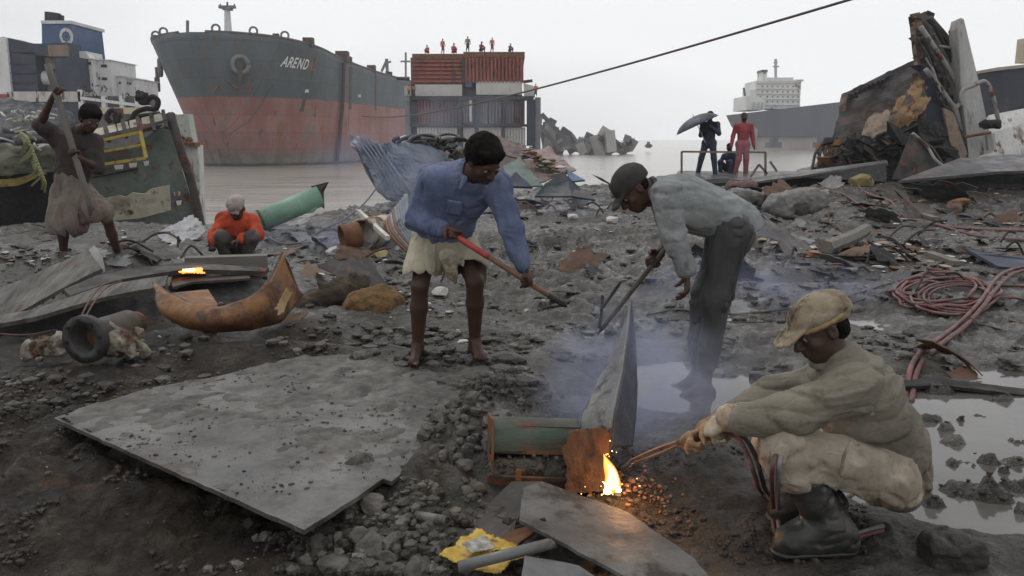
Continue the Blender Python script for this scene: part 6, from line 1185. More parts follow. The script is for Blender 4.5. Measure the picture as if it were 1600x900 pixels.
# dark scrap around the coil and right bank
for pts, t, lab, m in (([(1476, 545, 5.9), (1470, 520, 6.1), (1500, 528, 6.1), (1542, 520, 6.2), (1538, 560, 5.8), (1510, 556, 5.8)], .02, 'jagged dark scrap plate lying in the mud right of the twin hoses', M_darkiron), ([(1508, 388, 9.5), (1560, 398, 9.2), (1640, 400, 9.5), (1640, 425, 8.6), (1560, 416, 8.7)], .03, 'dark flat plate at the right edge above the hose coil', M_navy), ([(1375, 598, 4.65), (1460, 590, 4.75), (1640, 612, 4.6), (1640, 622, 4.5), (1480, 602, 4.6), (1400, 604, 4.6)], .02, 'long low black strip at the right edge behind the puddle', M_char), ([(1572, 550, 5.6), (1600, 522, 5.8), (1650, 526, 5.9), (1650, 562, 5.5)], .02, 'dark scrap plate cut off by the right edge', M_darkiron), ([(1385, 482, 7.0), (1412, 476, 7.1), (1402, 490, 6.9)], .02, 'tiny dark plate lying under the hose coil', M_char),
                        ([(1318, 402, 9.6), (1322, 420, 9.0), (1340, 424, 8.9), (1338, 392, 9.6), (1326, 390, 9.7)], .03, 'small dark upright block in the mud behind the cap of the squatting man', M_char), ([(1400, 402, 9.2), (1404, 402, 9.2), (1406, 428, 8.9), (1401, 428, 8.9)], .03, 'small dark post standing in the mud left of the hose coil', M_char), ([(1140, 470, 7.), (1220, 462, 7.4), (1240, 480, 7.), (1180, 492, 6.7), (1142, 490, 6.7)], .03, 'smooth grey slab half sunk in the mud right of the standing cutter', M_steel),
                        ([(805, 606, 4.15), (830, 596, 4.3), (880, 610, 4.3), (882, 618, 4.2), (838, 640, 4.05), (808, 632, 4.05)], .015, 'muddy bent plate lying behind the green steel section', M_darkiron), ([(690, 790, 3.15), (655, 745, 3.35), (678, 738, 3.4), (706, 766, 3.25)], .02, 'small angular grey stone slab in the rubble right of the large plate', M_stone), ([(650, 772, 3.2), (700, 778, 3.15), (735, 760, 3.25), (700, 740, 3.35), (680, 745, 3.3)], .03, 'second angular slab in the rubble beside the first', M_stone)):
    rsteel('scrap_plate', pts, t, lab, 'scrap plate', m)
c = G(1486, 876); V = np.array([[x, y, z] for x in (-.105, .105) for y in (-.08, .08) for z in (-.03, .085)]); sd = Solid(.006)
for dx in np.linspace(-.068, .068, 7):
    for dy in np.linspace(-.045, .045, 5):
        for dz in np.linspace(-.02, .052, 4): sd.cap(c + np.array([dx, dy, dz]), c + np.array([dx, dy, dz + .01]), .022, .018, .012)
sd.disp = lambda p: (fbm(p * 22, 3) - .5) * .03
tag(sd.build('mud_block', mk('dark_wet_clod', [(.015, .013, .012), (.04, .036, .032)], 6, (.4, .8), .6, 45, dist=.01)), 'dark square mud caked block sitting in the puddle at lower right', 'block')
# coloured single bits on the bank
for px, py, r, m, lab, nm in ((1270, 398, .11, mk('terracotta', [(.28, .12, .06), (.36, .17, .09)], 5), 'orange terracotta coloured lump on the grey mud behind the squatting man', 'orange_lump'), (1345, 286, .34, mk('dull_yellow', [(.26, .21, .08), (.16, .13, .06)], 3, rust=.2), 'dull yellow machine part below the wreck', 'yellow_part'), (1498, 318, .2, M_rust, 'rusty brown lump on the right bank', 'rusty_lump'), (1496, 390, .14, M_stone, 'roundish greenish lump beside the dark plate at right', 'round_lump'), (1325, 378, .14, M_stone, 'small rounded grey stone above the dark upright block', 'grey_stone'), (955, 346, .16, M_trash, 'pale flat scrap lying on the mud below the dark cap', 'pale_scrap'), (895, 340, .12, M_trash, 'small white scrap in the mud between the two bending men', 'pale_scrap'), (688, 460, .10, M_trash, 'white lump lying between the bare legs of the bending man', 'pale_lump'), (545, 470, .09, M_trash, 'white lump left of the orange brown heap', 'pale_lump'), (595, 398, .11, mk('litter_yellowish', [(.40, .34, .16)], 4), 'pale yellow lump in front of the dirty drum', 'yellow_lump'), (520, 393, .10, M_trash, 'round white lump in the smoky litter', 'pale_lump')):
    p = G(px, py, r * .25); tag(MB().add(*rock(p, r, 2, .6)).build(nm, m), lab, 'debris')
tag(wtube([G(1290, 388, .05), G(1330, 374, .1), G(1352, 362, .16)], .09, 7, 4).build('driftwood_log', mk('grey_timber', [])), 'grey brown log lying on the bank above the terracotta lump', 'log')
mb = MB(); mb.bar(W(606, 372, 9.6), W(560, 330, 11), .05, .05); tag(mb.build('pale_pole', M_trash), 'pale pole leaning behind the dirty drum', 'pole')
mb = MB(); mb.add(*rock(G(932, 470, .01), .02, 1)); 
# planks of timber low left of the striped sheet
for k, (a, b) in enumerate((((1452, 396), (1498, 412)), ((1420, 330), (1462, 342)), ((1360, 312), (1384, 322)))):
    mb = MB(); mb.bar(G(*a, .03), G(*b, .03), .12, .05); tag(mb.build('loose_plank', mk('grey_timber', [])), ['pale plank lying on the mud just left of the dark plate at right', 'pale plank on the far bank among the hoses', 'short pale plank below the yellow machine part'][k], 'plank')

# ---- rubble and litter
def scatter(name, n, reg, r0, r1, mats, lab=None, kind='stuff', cat=None, grp=None, sub=1, flat=.7, seed=1, embed=.2, clump=0):
    rg = random.Random(seed); mbs = [MB() for _ in mats]
    for k in range(n):
        q = rg.random(); 
        for _ in range(8):
            px, py = reg(rg); p = G(px, py)
            if not clump or float(n2(np.array([p[0]]), np.array([p[1]]), 2.2, 3, 14.)[0]) > clump: break
        r = r0 + (r1 - r0) * rg.random() ** 4.5
        p = p + np.array([0, 0, r * embed]); V, F = rock(p, r, sub, flat, .55, seed=rg.random() * 30, angular=sub > 1)
        i = rg.randrange(len(mats))
        if kind == 'stuff': mbs[i].add(V, F)
        else: tag(MB().add(V, F).build(name, mats[i]), lab if name != 'rubble_stone' else ('small' if r < .028 else 'fist sized' if r < .045 else 'large') + (' pale' if mats[i] is M_stone else ' mud coated') + ' stone in the rubble ' + ('below the corner of the large plate' if px < 600 else 'beside the green steel section' if px > 700 else 'along the right edge of the large plate' if py < 720 else 'right of the large plate'), cat, grp)
    if kind == 'stuff':
        for mb, m in zip(mbs, mats):
            if mb.n: tag(mb.build(name, m), kind='stuff')
def rect(x0, x1, y0, y1): return lambda rg: (rg.uniform(x0, x1), rg.uniform(y0, y1))
def gau(cx, cy, sx, sy): return lambda rg: (rg.gauss(cx, sx), min(895, rg.gauss(cy, sy)))
def oneof(*f): return lambda rg: rg.choice(f)(rg)
# stones one can pick out right of the large plate
scatter('rubble_stone', 150, oneof(gau(640, 800, 60, 50), gau(600, 860, 60, 30), gau(735, 700, 35, 30), gau(690, 640, 40, 22)), .018, .06, [M_stone, M_mudlump, M_stone], 'muddy grey stone in the rubble right of the large plate', 'thing', 'stone', 'stones in the rubble', 2, .75, 3)
for px, py, r, lab in ((590, 860, .10, 'large grey muddy boulder at the bottom, biggest in the rubble'), (520, 885, .07, 'rounded mud boulder at the bottom edge left of the biggest boulder'), (655, 892, .07, 'rounded yellowish boulder at the bottom edge right of the biggest boulder'), (562, 842, .06, 'mud boulder touching the corner of the large plate'), (745, 765, .05, 'dark stone against the left end of the green section')):
    tag(MB().add(*rock(G(px, py, r * .1), r, 3, .65, .5)).build('boulder', M_stone, None, True), lab, 'boulder')
scatter('rubble', 2400, oneof(gau(640, 790, 90, 70), gau(700, 690, 60, 60), gau(560, 880, 90, 30), gau(720, 620, 60, 30)), .005, .034, [M_stone, M_mud, M_mudlump, M_mud], seed=5, clump=.42, embed=.1)
scatter('mud_clods', 1500, rect(560, 1600, 300, 600), .012, .085, [M_mud, M_mud, M_mudlump], seed=6, flat=.42, clump=.56, embed=.05)
scatter('mud_clods', 900, rect(-20, 1000, 400, 640), .010, .06, [M_mud, M_soil, M_mudlump], seed=7, flat=.45, clump=.55, embed=.05)
scatter('soil_clods', 2600, rect(-20, 560, 600, 898), .003, .022, [M_soil, M_soil, M_mud], seed=8, clump=.5, embed=.1)
scatter('soil_clods', 1300, rect(900, 1360, 700, 898), .003, .02, [M_soil, M_mud], seed=9, clump=.52, embed=.1)
scatter('puddle_clods', 260, lambda rg: (lambda c: (rg.gauss(c[0], 26), rg.gauss(c[1], 8)))(rg.choice(_pc)), .004, .02, [M_soil], seed=10, flat=.5)
lit = [M_trash, M_mudlump, M_darkiron, mk('litter_brown', []), M_darkiron]
scatter('litter', 420, oneof(gau(470, 390, 60, 22), gau(600, 360, 60, 24), gau(60, 402, 45, 8), gau(210, 360, 28, 18), gau(560, 430, 50, 16)), .012, .06, lit, seed=11, flat=.25, sub=2)
scatter('litter', 300, oneof(gau(860, 360, 60, 30), gau(1000, 340, 60, 30), gau(680, 470, 50, 22)), .012, .055, lit[:2] + [M_rust], seed=12, flat=.22, sub=2)
scatter('litter', 520, oneof(rect(1180, 1600, 285, 380), gau(1380, 400, 90, 20)), .02, .10, [M_trash, M_rust, M_darkiron, mk('litter_tan', []), M_darkiron], seed=13, flat=.22, sub=2)
scatter('white_pebble', 4, rect(40, 500, 620, 870), .004, .007, [M_trash], 'tiny white pebble on the dark soil at lower left', 'thing', 'pebble', 'white pebbles on dark soil', 1, .8, 14)
# bent sheets half buried across the middle mud: countable scrap
M_dkrust = mk('dull_dark_rust', [(.05, .028, .016), (.09, .045, .024), (.03, .02, .014)], 4)
def scraps():
    rg = random.Random(21); spots = [(500, 372, 70, 22, 32), (600, 410, 60, 30, 18), (640, 330, 40, 10, 12), (240, 392, 90, 14, 16), (840, 328, 60, 16, 26), (940, 316, 50, 12, 16), (1230, 315, 60, 22, 26), (1400, 320, 90, 24, 34), (1540, 340, 60, 26, 22), (1300, 400, 60, 24, 16), (1450, 405, 90, 24, 18), (1500, 560, 70, 40, 12), (1180, 440, 60, 24, 10), (880, 400, 60, 30, 8), (440, 450, 40, 24, 8)]
    mats = [M_darkiron, M_steel, M_dkrust, M_char, M_dsteel, mk('litter_brown', []), M_char, M_dsteel]; wn = ['dark iron', 'grey steel', 'rusty', 'black charred', 'dark steel', 'brown', 'black charred', 'dark steel']
    for cx, cy, sx, sy, n in spots:
        place = 'between the two bending men' if 780 < cx < 1000 else 'near the dirty drum' if 400 < cx <= 780 else 'left of the man in orange' if cx < 400 else 'up the right bank' if cy < 360 else 'near the red hoses' if cx > 1350 else 'right of the stooping man'
        for k in range(n):
            px, py = rg.gauss(cx, sx), rg.gauss(cy, sy)
            if py > 640 or py < 283: continue
            p = G(px, py); s = rg.uniform(.04, .17) * (1 + max(0, p[1] - 5) * .085) * (2.1 if k % 6 == 0 else 1); a = rg.uniform(0, 3.1); steep = rg.uniform(.1, .9) if k % 3 == 0 else rg.uniform(-.1, .3)
            u = np.array([math.cos(a), math.sin(a), rg.uniform(-.15, .3)]) * s; v = np.array([-math.sin(a), math.cos(a), steep]) * s * rg.uniform(.15, .7); p = p + np.array([0, 0, abs(v[2]) * .6]); kk = rg.randrange(8)
            sk_ = [rg.uniform(.4, 1.2) for _ in range(4)]; Gd = bilin(p - u * sk_[0] - v, p + u * sk_[1] - v * .8, p + u * sk_[2] + v, p - u * sk_[3] + v * .6, 9, 7, .03 * s * 4, 6, s * .15 * (k % 4 == 0), .28, k)
            tag(MB().sheet(Gd, .008).build('scrap_piece', mats[kk]), ('large ' if k % 6 == 0 else '') + wn[kk] + (' upright' if steep > .3 else ' flat') + (' curled' if k % 4 == 0 else '') + ' scrap in the mud ' + place, 'scrap', 'scraps of steel sunk in the mud')
    for k in range(48):
        cx, cy, sx, sy, n = rg.choice(spots[:11]); px, py = rg.gauss(cx, sx), rg.gauss(cy, sy)
        if py > 640 or py < 283: continue
        p = G(px, py, .02); a = rg.uniform(0, 3.1); l = rg.uniform(.1, .4) * (1 + max(0, p[1] - 6) * .07)
        d = np.array([math.cos(a), math.sin(a) * .5, rg.uniform(0, .5)]) * l; tag(wtube([p, p + d * .5 + np.array([0, 0, rg.uniform(.0, .12)]), p + d], .006 + .0008 * p[1], 5, 5).build('bent_rod', (M_dkrust, M_darkiron, M_char)[k % 3]), ('rusty', 'dark iron', 'black')[k % 3] + (' short' if l < .25 else ' long') + ' bent rod in the mud ' + ('left of the man in orange' if cx < 400 else 'near the dirty drum' if cx < 780 else 'between the two bending men' if cx < 1000 else 'up the right bank' if cy < 360 else 'near the red hoses' if cx > 1350 else 'right of the stooping man'), 'rod', 'rods stuck in the mud')
scraps()
# ------------------------------------------------------------------ people
def hair_cap(root, c, fwd, up, s=1., vox=.008, m=None, low=.0, vol=1.):
    f = nrm(fwd); u = nrm(np.array(up) - f * np.dot(up, f)); r = np.cross(f, u); fr = np.stack([r, f, u]); P = lambda x, y, z: c + s * (x * r + y * f + z * u)
    h = Solid(vox); h.ell(P(0, -.02, .045), np.array([.086, .098, .088]) * s * vol, fr, .01); h.ell(P(0, -.05, .0), np.array([.078, .065, .085]) * s, fr, .03); h.ell(P(0, .055, .085), np.array([.06, .04, .03]) * s, fr, .03)
    h.ell(P(0, .10, -.045), np.array([.075, .085, .085]) * s, fr, .015, 'd'); h.ell(P(0, -.04, -.13), np.array([.12, .12, .06]) * s, fr, .02, 'd')
    h.disp = lambda p: (fbm(p * 70, 2) - .5) * .014 + (fbm(p * 20, 2) - .5) * .012
    return h.build('hair', m or M_hair, root)
def eyes(root, Pf, fr, s=1.):
    for e in (-1, 1):
        V, F = ico(2); link_mesh('eye', V * .0115 * s + Pf(e * .03, .0735, .003), F, M_eye, root, True)
        link_mesh('pupil', V * np.array([.005, .005, .005]) * s + Pf(e * .03, .082, .001), F, M_pupil, root, True)

# ---- man in the blue shirt
def blue_man():
    Y = 4.85; g = H(-.7, 5.0); X = lambda px, py, dy: W(px, py, Y + dy)
    J = dict(head=X(757, 250, -.33), neck=X(735, 272, -.22), chest=X(722, 298, -.10), waist=X(692, 358, .10), pelvis=X(692, 375, .12),
             shL=X(674, 282, -.06), elL=X(652, 342, -.06), wrL=X(698, 362, -.24), shR=X(776, 290, -.14), elR=X(799, 358, -.22), wrR=X(818, 420, -.30),
             hipL=X(671, 375, .12), knL=X(656, 446, -.06), anL=X(653, 560, .04), hipR=X(715, 375, .12), knR=X(742, 440, -.10), anR=X(742, 552, .04))
    for q in ('anL', 'anR'): J[q][2] = H(J[q][0], J[q][1]) + .075
    root = empty('person', (J['pelvis'][0], Y, H(J['pelvis'][0], Y)), 'man in blue long sleeved shirt and khaki wrap bending over a red handled bar', 'person')
    sk = Solid(.0075); fwd = nrm([.45, -.62, -.70]); up = nrm([.18, -.55, .80]); Pf, fr = head(sk, J['head'], fwd, up, 1.06)
    sk.cap(J['neck'], J['head'] + np.array([-.01, .03, -.03]), .058, .05, .03); sk.cap(J['pelvis'], J['chest'], .10, .12, .05, side=(1, 0, 0), flat=.7); sk.cap(J['chest'], J['neck'], .11, .06, .05)
    for q in 'LR': arm(sk, J['sh' + q], J['el' + q], J['wr' + q]); leg(sk, J['hip' + q], J['kn' + q], J['an' + q], 1.0)
    foot(sk, J['anL'], (-.1, -1, 0)); foot(sk, J['anR'], (.35, -1, 0))
    B0, B1 = X(700, 361, -.30), X(886, 480, -.40); bd = nrm(B1 - B0)
    # fists closed round the bar
    def fist(wr, c, s=1.0, thumb=1):
        d = nrm(c - wr); pn = nrm(np.cross(bd, d)) * (1 if np.cross(bd, d)[1] < 0 else -1)
        hand(sk, c - d * .062, d, pn * -1 if False else pn, thumb, s, curl=(78, 88, 55), tcurl=60)
    cL = B0 + bd * .04; cR = X(820, 437, -.365)
    for wr, c, th in ((J['wrL'], cL, -1), (J['wrR'], cR, 1)):
        d = nrm(c - wr); pn = nrm(np.array([0, -.35, -1.]) - d * np.dot(d, [0, -.35, -1.])) if wr is J['wrL'] else nrm(np.array([-1., -.1, -.3])); hand(sk, c - d * .07 - pn * .028, d, pn, th, 1.05, curl=(75, 85, 60), tcurl=55)
    sk.build('body', M_skin, root); hair_cap(root, J['head'], fwd, up, 1.12, .008); eyes(root, Pf, fr, 1.06)
    sm = mk('blue_work_shirt', [(.07, .09, .16), (.115, .14, .225), (.155, .18, .27)], 3, (.75, .95), .25, 120, dirt=.22, dirtcol=(.07, .075, .10), dist=.002, spec=.2, fold=.45, fst=(.55, 1, .9))
    b = shirt_solid(.0075, J, .155, .74, (.082, .066, .048), (1, 1)); b.cap(J['waist'], J['pelvis'] + (J['pelvis'] - J['waist']) * .3, .15, .165, .04, side=(1, 0, 0), flat=.85); b.cap(J['shL'], J['neck'], .07, .07, .05); b.cap(J['shR'], J['neck'], .07, .07, .05)
    b.ell(J['waist'] + np.array([.02, -.06, .03]), (.16, .12, .10), k=.06); b.cap(J['neck'] + np.array([.015, -.03, .0]), J['head'] + np.array([.0, -.02, .02]), .062, .07, .012, op='d')
    b.disp = cloth(.013, 10, (1, 1, .5), 1); b.build('shirt', sm, root)
    c = Solid(.006); n0 = J['neck']; ax = nrm(J['head'] - n0); u = nrm(np.cross(ax, (0, 1, 0))); v = np.cross(ax, u)
    for k in range(16):
        a0, a1 = k * math.pi / 8, (k + 1) * math.pi / 8
        if 4 <= k <= 4: continue
        p = lambda a: n0 + ax * (.012 + .018 * math.cos(a)) + (u * math.cos(a) + v * math.sin(a)) * .078; c.cap(p(a0), p(a1), .013, .013, .01)
    fl = nrm(fwd + np.array([0, 0, -.5])); 
    for e in (-1, 1): q = n0 + ax * .0 + np.array([e * .045 + .02, -.085, -.02]); c.cap(q, q + np.array([e * .03, -.01, -.055]), .018, .008, .015, side=(1, 0, 0), flat=.5)
    c.build('collar', sm, root)
    pk = quad((700, 312, Y - .30), (722, 316, Y - .32), (720, 338, Y - .26), (698, 334, Y - .24), .006, 8, 8, .004, 20).build('shirt_pocket', sm, root, True)
    # wrap
    wm = mk('khaki_wrap_cloth', [(.26, .235, .17), (.38, .35, .26), (.44, .41, .32)], 3, (.8, 1), .25, 120, dirt=.35, dirtcol=(.16, .12, .085), dist=.002, spec=.15, fold=.5, fst=(1, 1, .3)); w_ = Solid(.0075); pv = J['pelvis']
    w_.cap(J['waist'] + np.array([0, 0, .01]), pv, .155, .17, .04, side=(1, 0, 0), flat=.82); kl = J['hipL'] + (J['knL'] - J['hipL']) * .72; kr = J['hipR'] + (J['knR'] - J['hipR']) * .66
    w_.cap(J['hipL'], kl, .11, .112, .05); w_.cap(J['hipR'], kr, .105, .108, .05); w_.cap(kl, kl + np.array([-.0, .01, -.09]), .112, .118, .03); w_.cap(kr, kr + np.array([0, .01, -.07]), .108, .112, .03)
    for e, kk, a in (('L', kl, J['knL']), ('R', kr, J['knR'])): w_.cap(kk + (a - kk) * .2, a + (a - kk) * .8, .095, .12, .012, op='d')
    w_.ell(J['knL'] + np.array([0, 0, -.06]), (.5, .5, .062), k=.01, op='d')
    w_.cut(X(672, 428, .0), (0, 0, -1), .30); w_.cut(X(738, 416, .0), (.15, 0, -1), .20) if False else None; w_.cap(X(700, 400, -.16), X(706, 428, -.16), .05, .03, .03, side=(1, 0, 0), flat=.5); w_.cap(X(706, 428, -.16), X(712, 442, -.15), .03, .01, .02, side=(1, 0, 0), flat=.5); w_.disp = cloth(.008, 9, (1.3, 1.3, .3), 5); w_.build('wrap', wm, root)
    # bar
    mid = B0 + (B1 - B0) * .34; hr = mk('red_grip', [(.32, .03, .03), (.42, .06, .05), (.22, .03, .03)], 10, (.4, .6), .2, 60, dirt=.15); bar = empty('pry_bar', B0, 'long bar with bright red grip and brown shaft held by the man in blue', 'tool')
    wtube([B0 - bd * .01, B0 + bd * .1, mid], .0175, 10, 6).build('red_grip', hr, bar, True); wtube([mid, B0 + (B1 - B0) * .6, B1 - bd * .12], .0145, 10, 6).build('shaft', mk('brown_shaft', [(.12, .055, .03), (.18, .09, .05), (.07, .045, .03)], 9, (.5, .8), .2, 60), bar, True); MB().tube([B1 - bd * .12, B1 - bd * .03, B1], [.015, .017, .004], 8).build('iron_tip', M_char, bar, True)
blue_man()

# ---- man in the grey shirt
def grey_man():
    Y = 4.6; X = lambda px, py, dy=0.: W(px, py, Y + dy)
    J = dict(head=X(990, 296, -.02), neck=X(1022, 300, 0), chest=X(1062, 308, 0), waist=X(1128, 340, 0), pelvis=X(1142, 356, 0), shL=X(1040, 303, -.15), elL=X(1054, 372, -.17), wrL=X(1074, 424, -.19), shR=X(1032, 300, .15), elR=X(1048, 366, .17), wrR=X(1034, 392, .03),
             hipL=X(1142, 358, -.09), knL=X(1121, 466, -.12), anL=X(1102, 590, -.04), hipR=X(1136, 358, .09), knR=X(1104, 462, .07), anR=X(1088, 584, .12))
    for q in ('anL', 'anR'): J[q][2] = H(J[q][0], J[q][1]) + .07
    root = empty('person', (J['pelvis'][0], Y, H(J['pelvis'][0], Y)), 'man in faded grey shirt, dark cap and dark trousers stooping with a thin bar', 'person')
    sk = Solid(.0075); fwd = nrm([-.62, -.22, -.72]); up = nrm([-.55, .0, .80]); up = nrm(np.array([-.72, -.05, .62])); Pf, fr = head(sk, J['head'], fwd, up, 1.04)
    sk.cap(J['neck'] + np.array([.02, 0, 0]), J['head'] + np.array([.03, 0, -.02]), .058, .05, .03); sk.cap(J['pelvis'], J['chest'], .10, .12, .05, side=(0, 1, 0), flat=.7); sk.cap(J['chest'], J['neck'], .11, .06, .05)
    for q in 'LR': arm(sk, J['sh' + q], J['el' + q], J['wr' + q]); leg(sk, J['hip' + q], J['kn' + q], J['an' + q])
    foot(sk, J['anL'], (-1, -.2, 0)); foot(sk, J['anR'], (-1, .1, 0))
    hand(sk, J['wrL'], (.02, -.05, -1), (-1, .1, 0), 1, 1.1, curl=(22, 28, 18)); B0, B1 = X(1040, 388, .0), X(942, 512, .05); bd = nrm(B1 - B0); c = X(1022, 408, .02); d = nrm(c - J['wrR'] + np.array([-.02, -.02, 0])); pn = nrm([-.3, -.9, -.3]); hand(sk, c - d * .07 + np.array([0, .03, 0]), d, pn, 1, 1.1, curl=(75, 80, 50), tcurl=55)
    sk.build('body', M_skin, root); eyes(root, Pf, fr, 1.04)
    hb = Solid(.008); f, u = fr[1], fr[2]; hc = J['head']
    hb.ell(hc - f * .035 * 1 + u * -.005, (.075, .055, .07), fr, .02); hb.ell(Pf(0, .09, -.04), (.07, .09, .09), fr, .01, 'd'); hb.ell(hc - u * .12, (.1, .1, .05), fr, .02, 'd'); hb.disp = lambda p: (fbm(p * 60, 2) - .5) * .01; hb.build('hair', M_hair, root)
    cm = mk('black_cap_cloth', [(.018, .018, .015), (.035, .034, .028)], 8, (.8, .95), .3, 90, dist=.002); cp = Solid(.0065); r_ = fr[0]
    cp.ell(Pf(0, -.012, .052), np.array([.090, .106, .082]) * 1.04, fr, .01); cp.ell(Pf(0, -.06, .03), (.08, .06, .07), fr, .03); cp.ell(Pf(0, .0, -.03), (.13, .14, .055), fr, .01, 'd')
    for k in range(9):
        a = (k - 4) / 4; cp.cap(Pf(a * .06, .07, .035), Pf(a * .052, .155 - .018 * a * a, .012), .007, .0055, .012)
    cp.disp = cloth(.0035, 12, (1, 1, 1), 3); cap_o = cp.build('cap', cm, root)
    sm = mk('faded_grey_shirt', [(.13, .145, .145), (.20, .215, .215), (.28, .295, .295)], 3, (.75, .95), .25, 110, dirt=.3, dirtcol=(.10, .10, .085), dist=.002, spec=.2, fold=.45, fst=(.55, 1, .9))
    b = Solid(.0075); b.cap(J['waist'], J['chest'], .165, .155, .06, side=(0, 1, 0), flat=.76); b.cap(J['chest'], J['neck'] + np.array([.02, 0, 0]), .15, .085, .05, side=(0, 1, 0), flat=.8); b.cap(J['shL'] + np.array([.03, .03, 0]), J['shR'] + np.array([.03, 0, 0]), .07, k=.06); b.cap(J['waist'], X(1152, 352, 0), .155, .15, .05, side=(0, 1, 0), flat=.9); b.cut(X(1152, 366, 0), nrm([.42, 0, -1]), .34)
    b.ell(X(1095, 322, 0), (.13, .145, .105), k=.06); b.ell(X(1085, 342, 0), (.11, .13, .06), k=.08)
    for q in 'LR': E = J['el' + q] + (J['wr' + q] - J['el' + q]) * (.90 if q == 'L' else .1); b.cap(J['sh' + q], J['el' + q], .082, .064, .05); b.cap(J['el' + q], E, .064, .050, .03)
    b.cap(X(1070, 382, 0), X(1040, 330, 0), .02, .02, .02, op='d'); b.disp = cloth(.011, 9, (.45, 1, 1.2), 7); b.build('shirt', sm, root)
    co = Solid(.006); ax = nrm(J['head'] - J['neck']); n0 = J['neck'] + ax * .02; u = nrm(np.cross(ax, (0, 1, 0))); v = np.cross(ax, u)
    for k in range(14): a0, a1 = k * math.tau / 14, (k + 1) * math.tau / 14; p = lambda a: n0 + (u * math.cos(a) + v * math.sin(a)) * .07; co.cap(p(a0), p(a1), .014, .014, .01)
    co.build('collar', mk('dark_collar', [(.03, .03, .028)], 8), root)
    tm = mk('dark_wet_trousers', [(.025, .026, .028), (.05, .05, .052), (.08, .078, .075)], 3, (.6, .9), .3, 90, dirt=.3, dirtcol=(.10, .095, .08), dist=.003, stretch=(1, 1, .5), fold=.5, fst=(1, 1, .3)); t = Solid(.0075)
    t.cap(J['waist'] + np.array([.03, 0, -.03]), J['pelvis'], .125, .13, .04, side=(0, 1, 0), flat=.8); t.ell(X(1152, 364, 0), (.085, .14, .10), k=.05)
    for q in 'LR': t.cap(J['hip' + q], J['kn' + q], .108, .078, .05); t.cap(J['kn' + q], J['kn' + q] + (J['an' + q] - J['kn' + q]) * .55, .078, .062, .04); e_ = J['kn' + q] + (J['an' + q] - J['kn' + q]) * .80; t.cap(J['kn' + q] + (J['an' + q] - J['kn' + q]) * .5, e_ + np.array([0, 0, -.06]), .062, .062, .03); t.cut(e_, (0, 0, -1), .14); t.cap(e_ + np.array([0, 0, .03]), e_ + np.array([0, 0, -.08]), .045, .05, .01, op='d')
    t.disp = cloth(.014, 9, (1.2, 1.2, .45), 9); t.build('trousers', tm, root)
    bar = empty('iron_bar', B0, 'thin dark iron bar held by the man in the grey shirt', 'tool'); wtube([B0, (B0 + B1) / 2, B1], .0135, 9, 6).build('shaft', M_darkiron, bar, True); MB().tube([B1, B1 + bd * .05], [.0135, .006], 8).build('flattened_tip', M_char, bar)
grey_man()

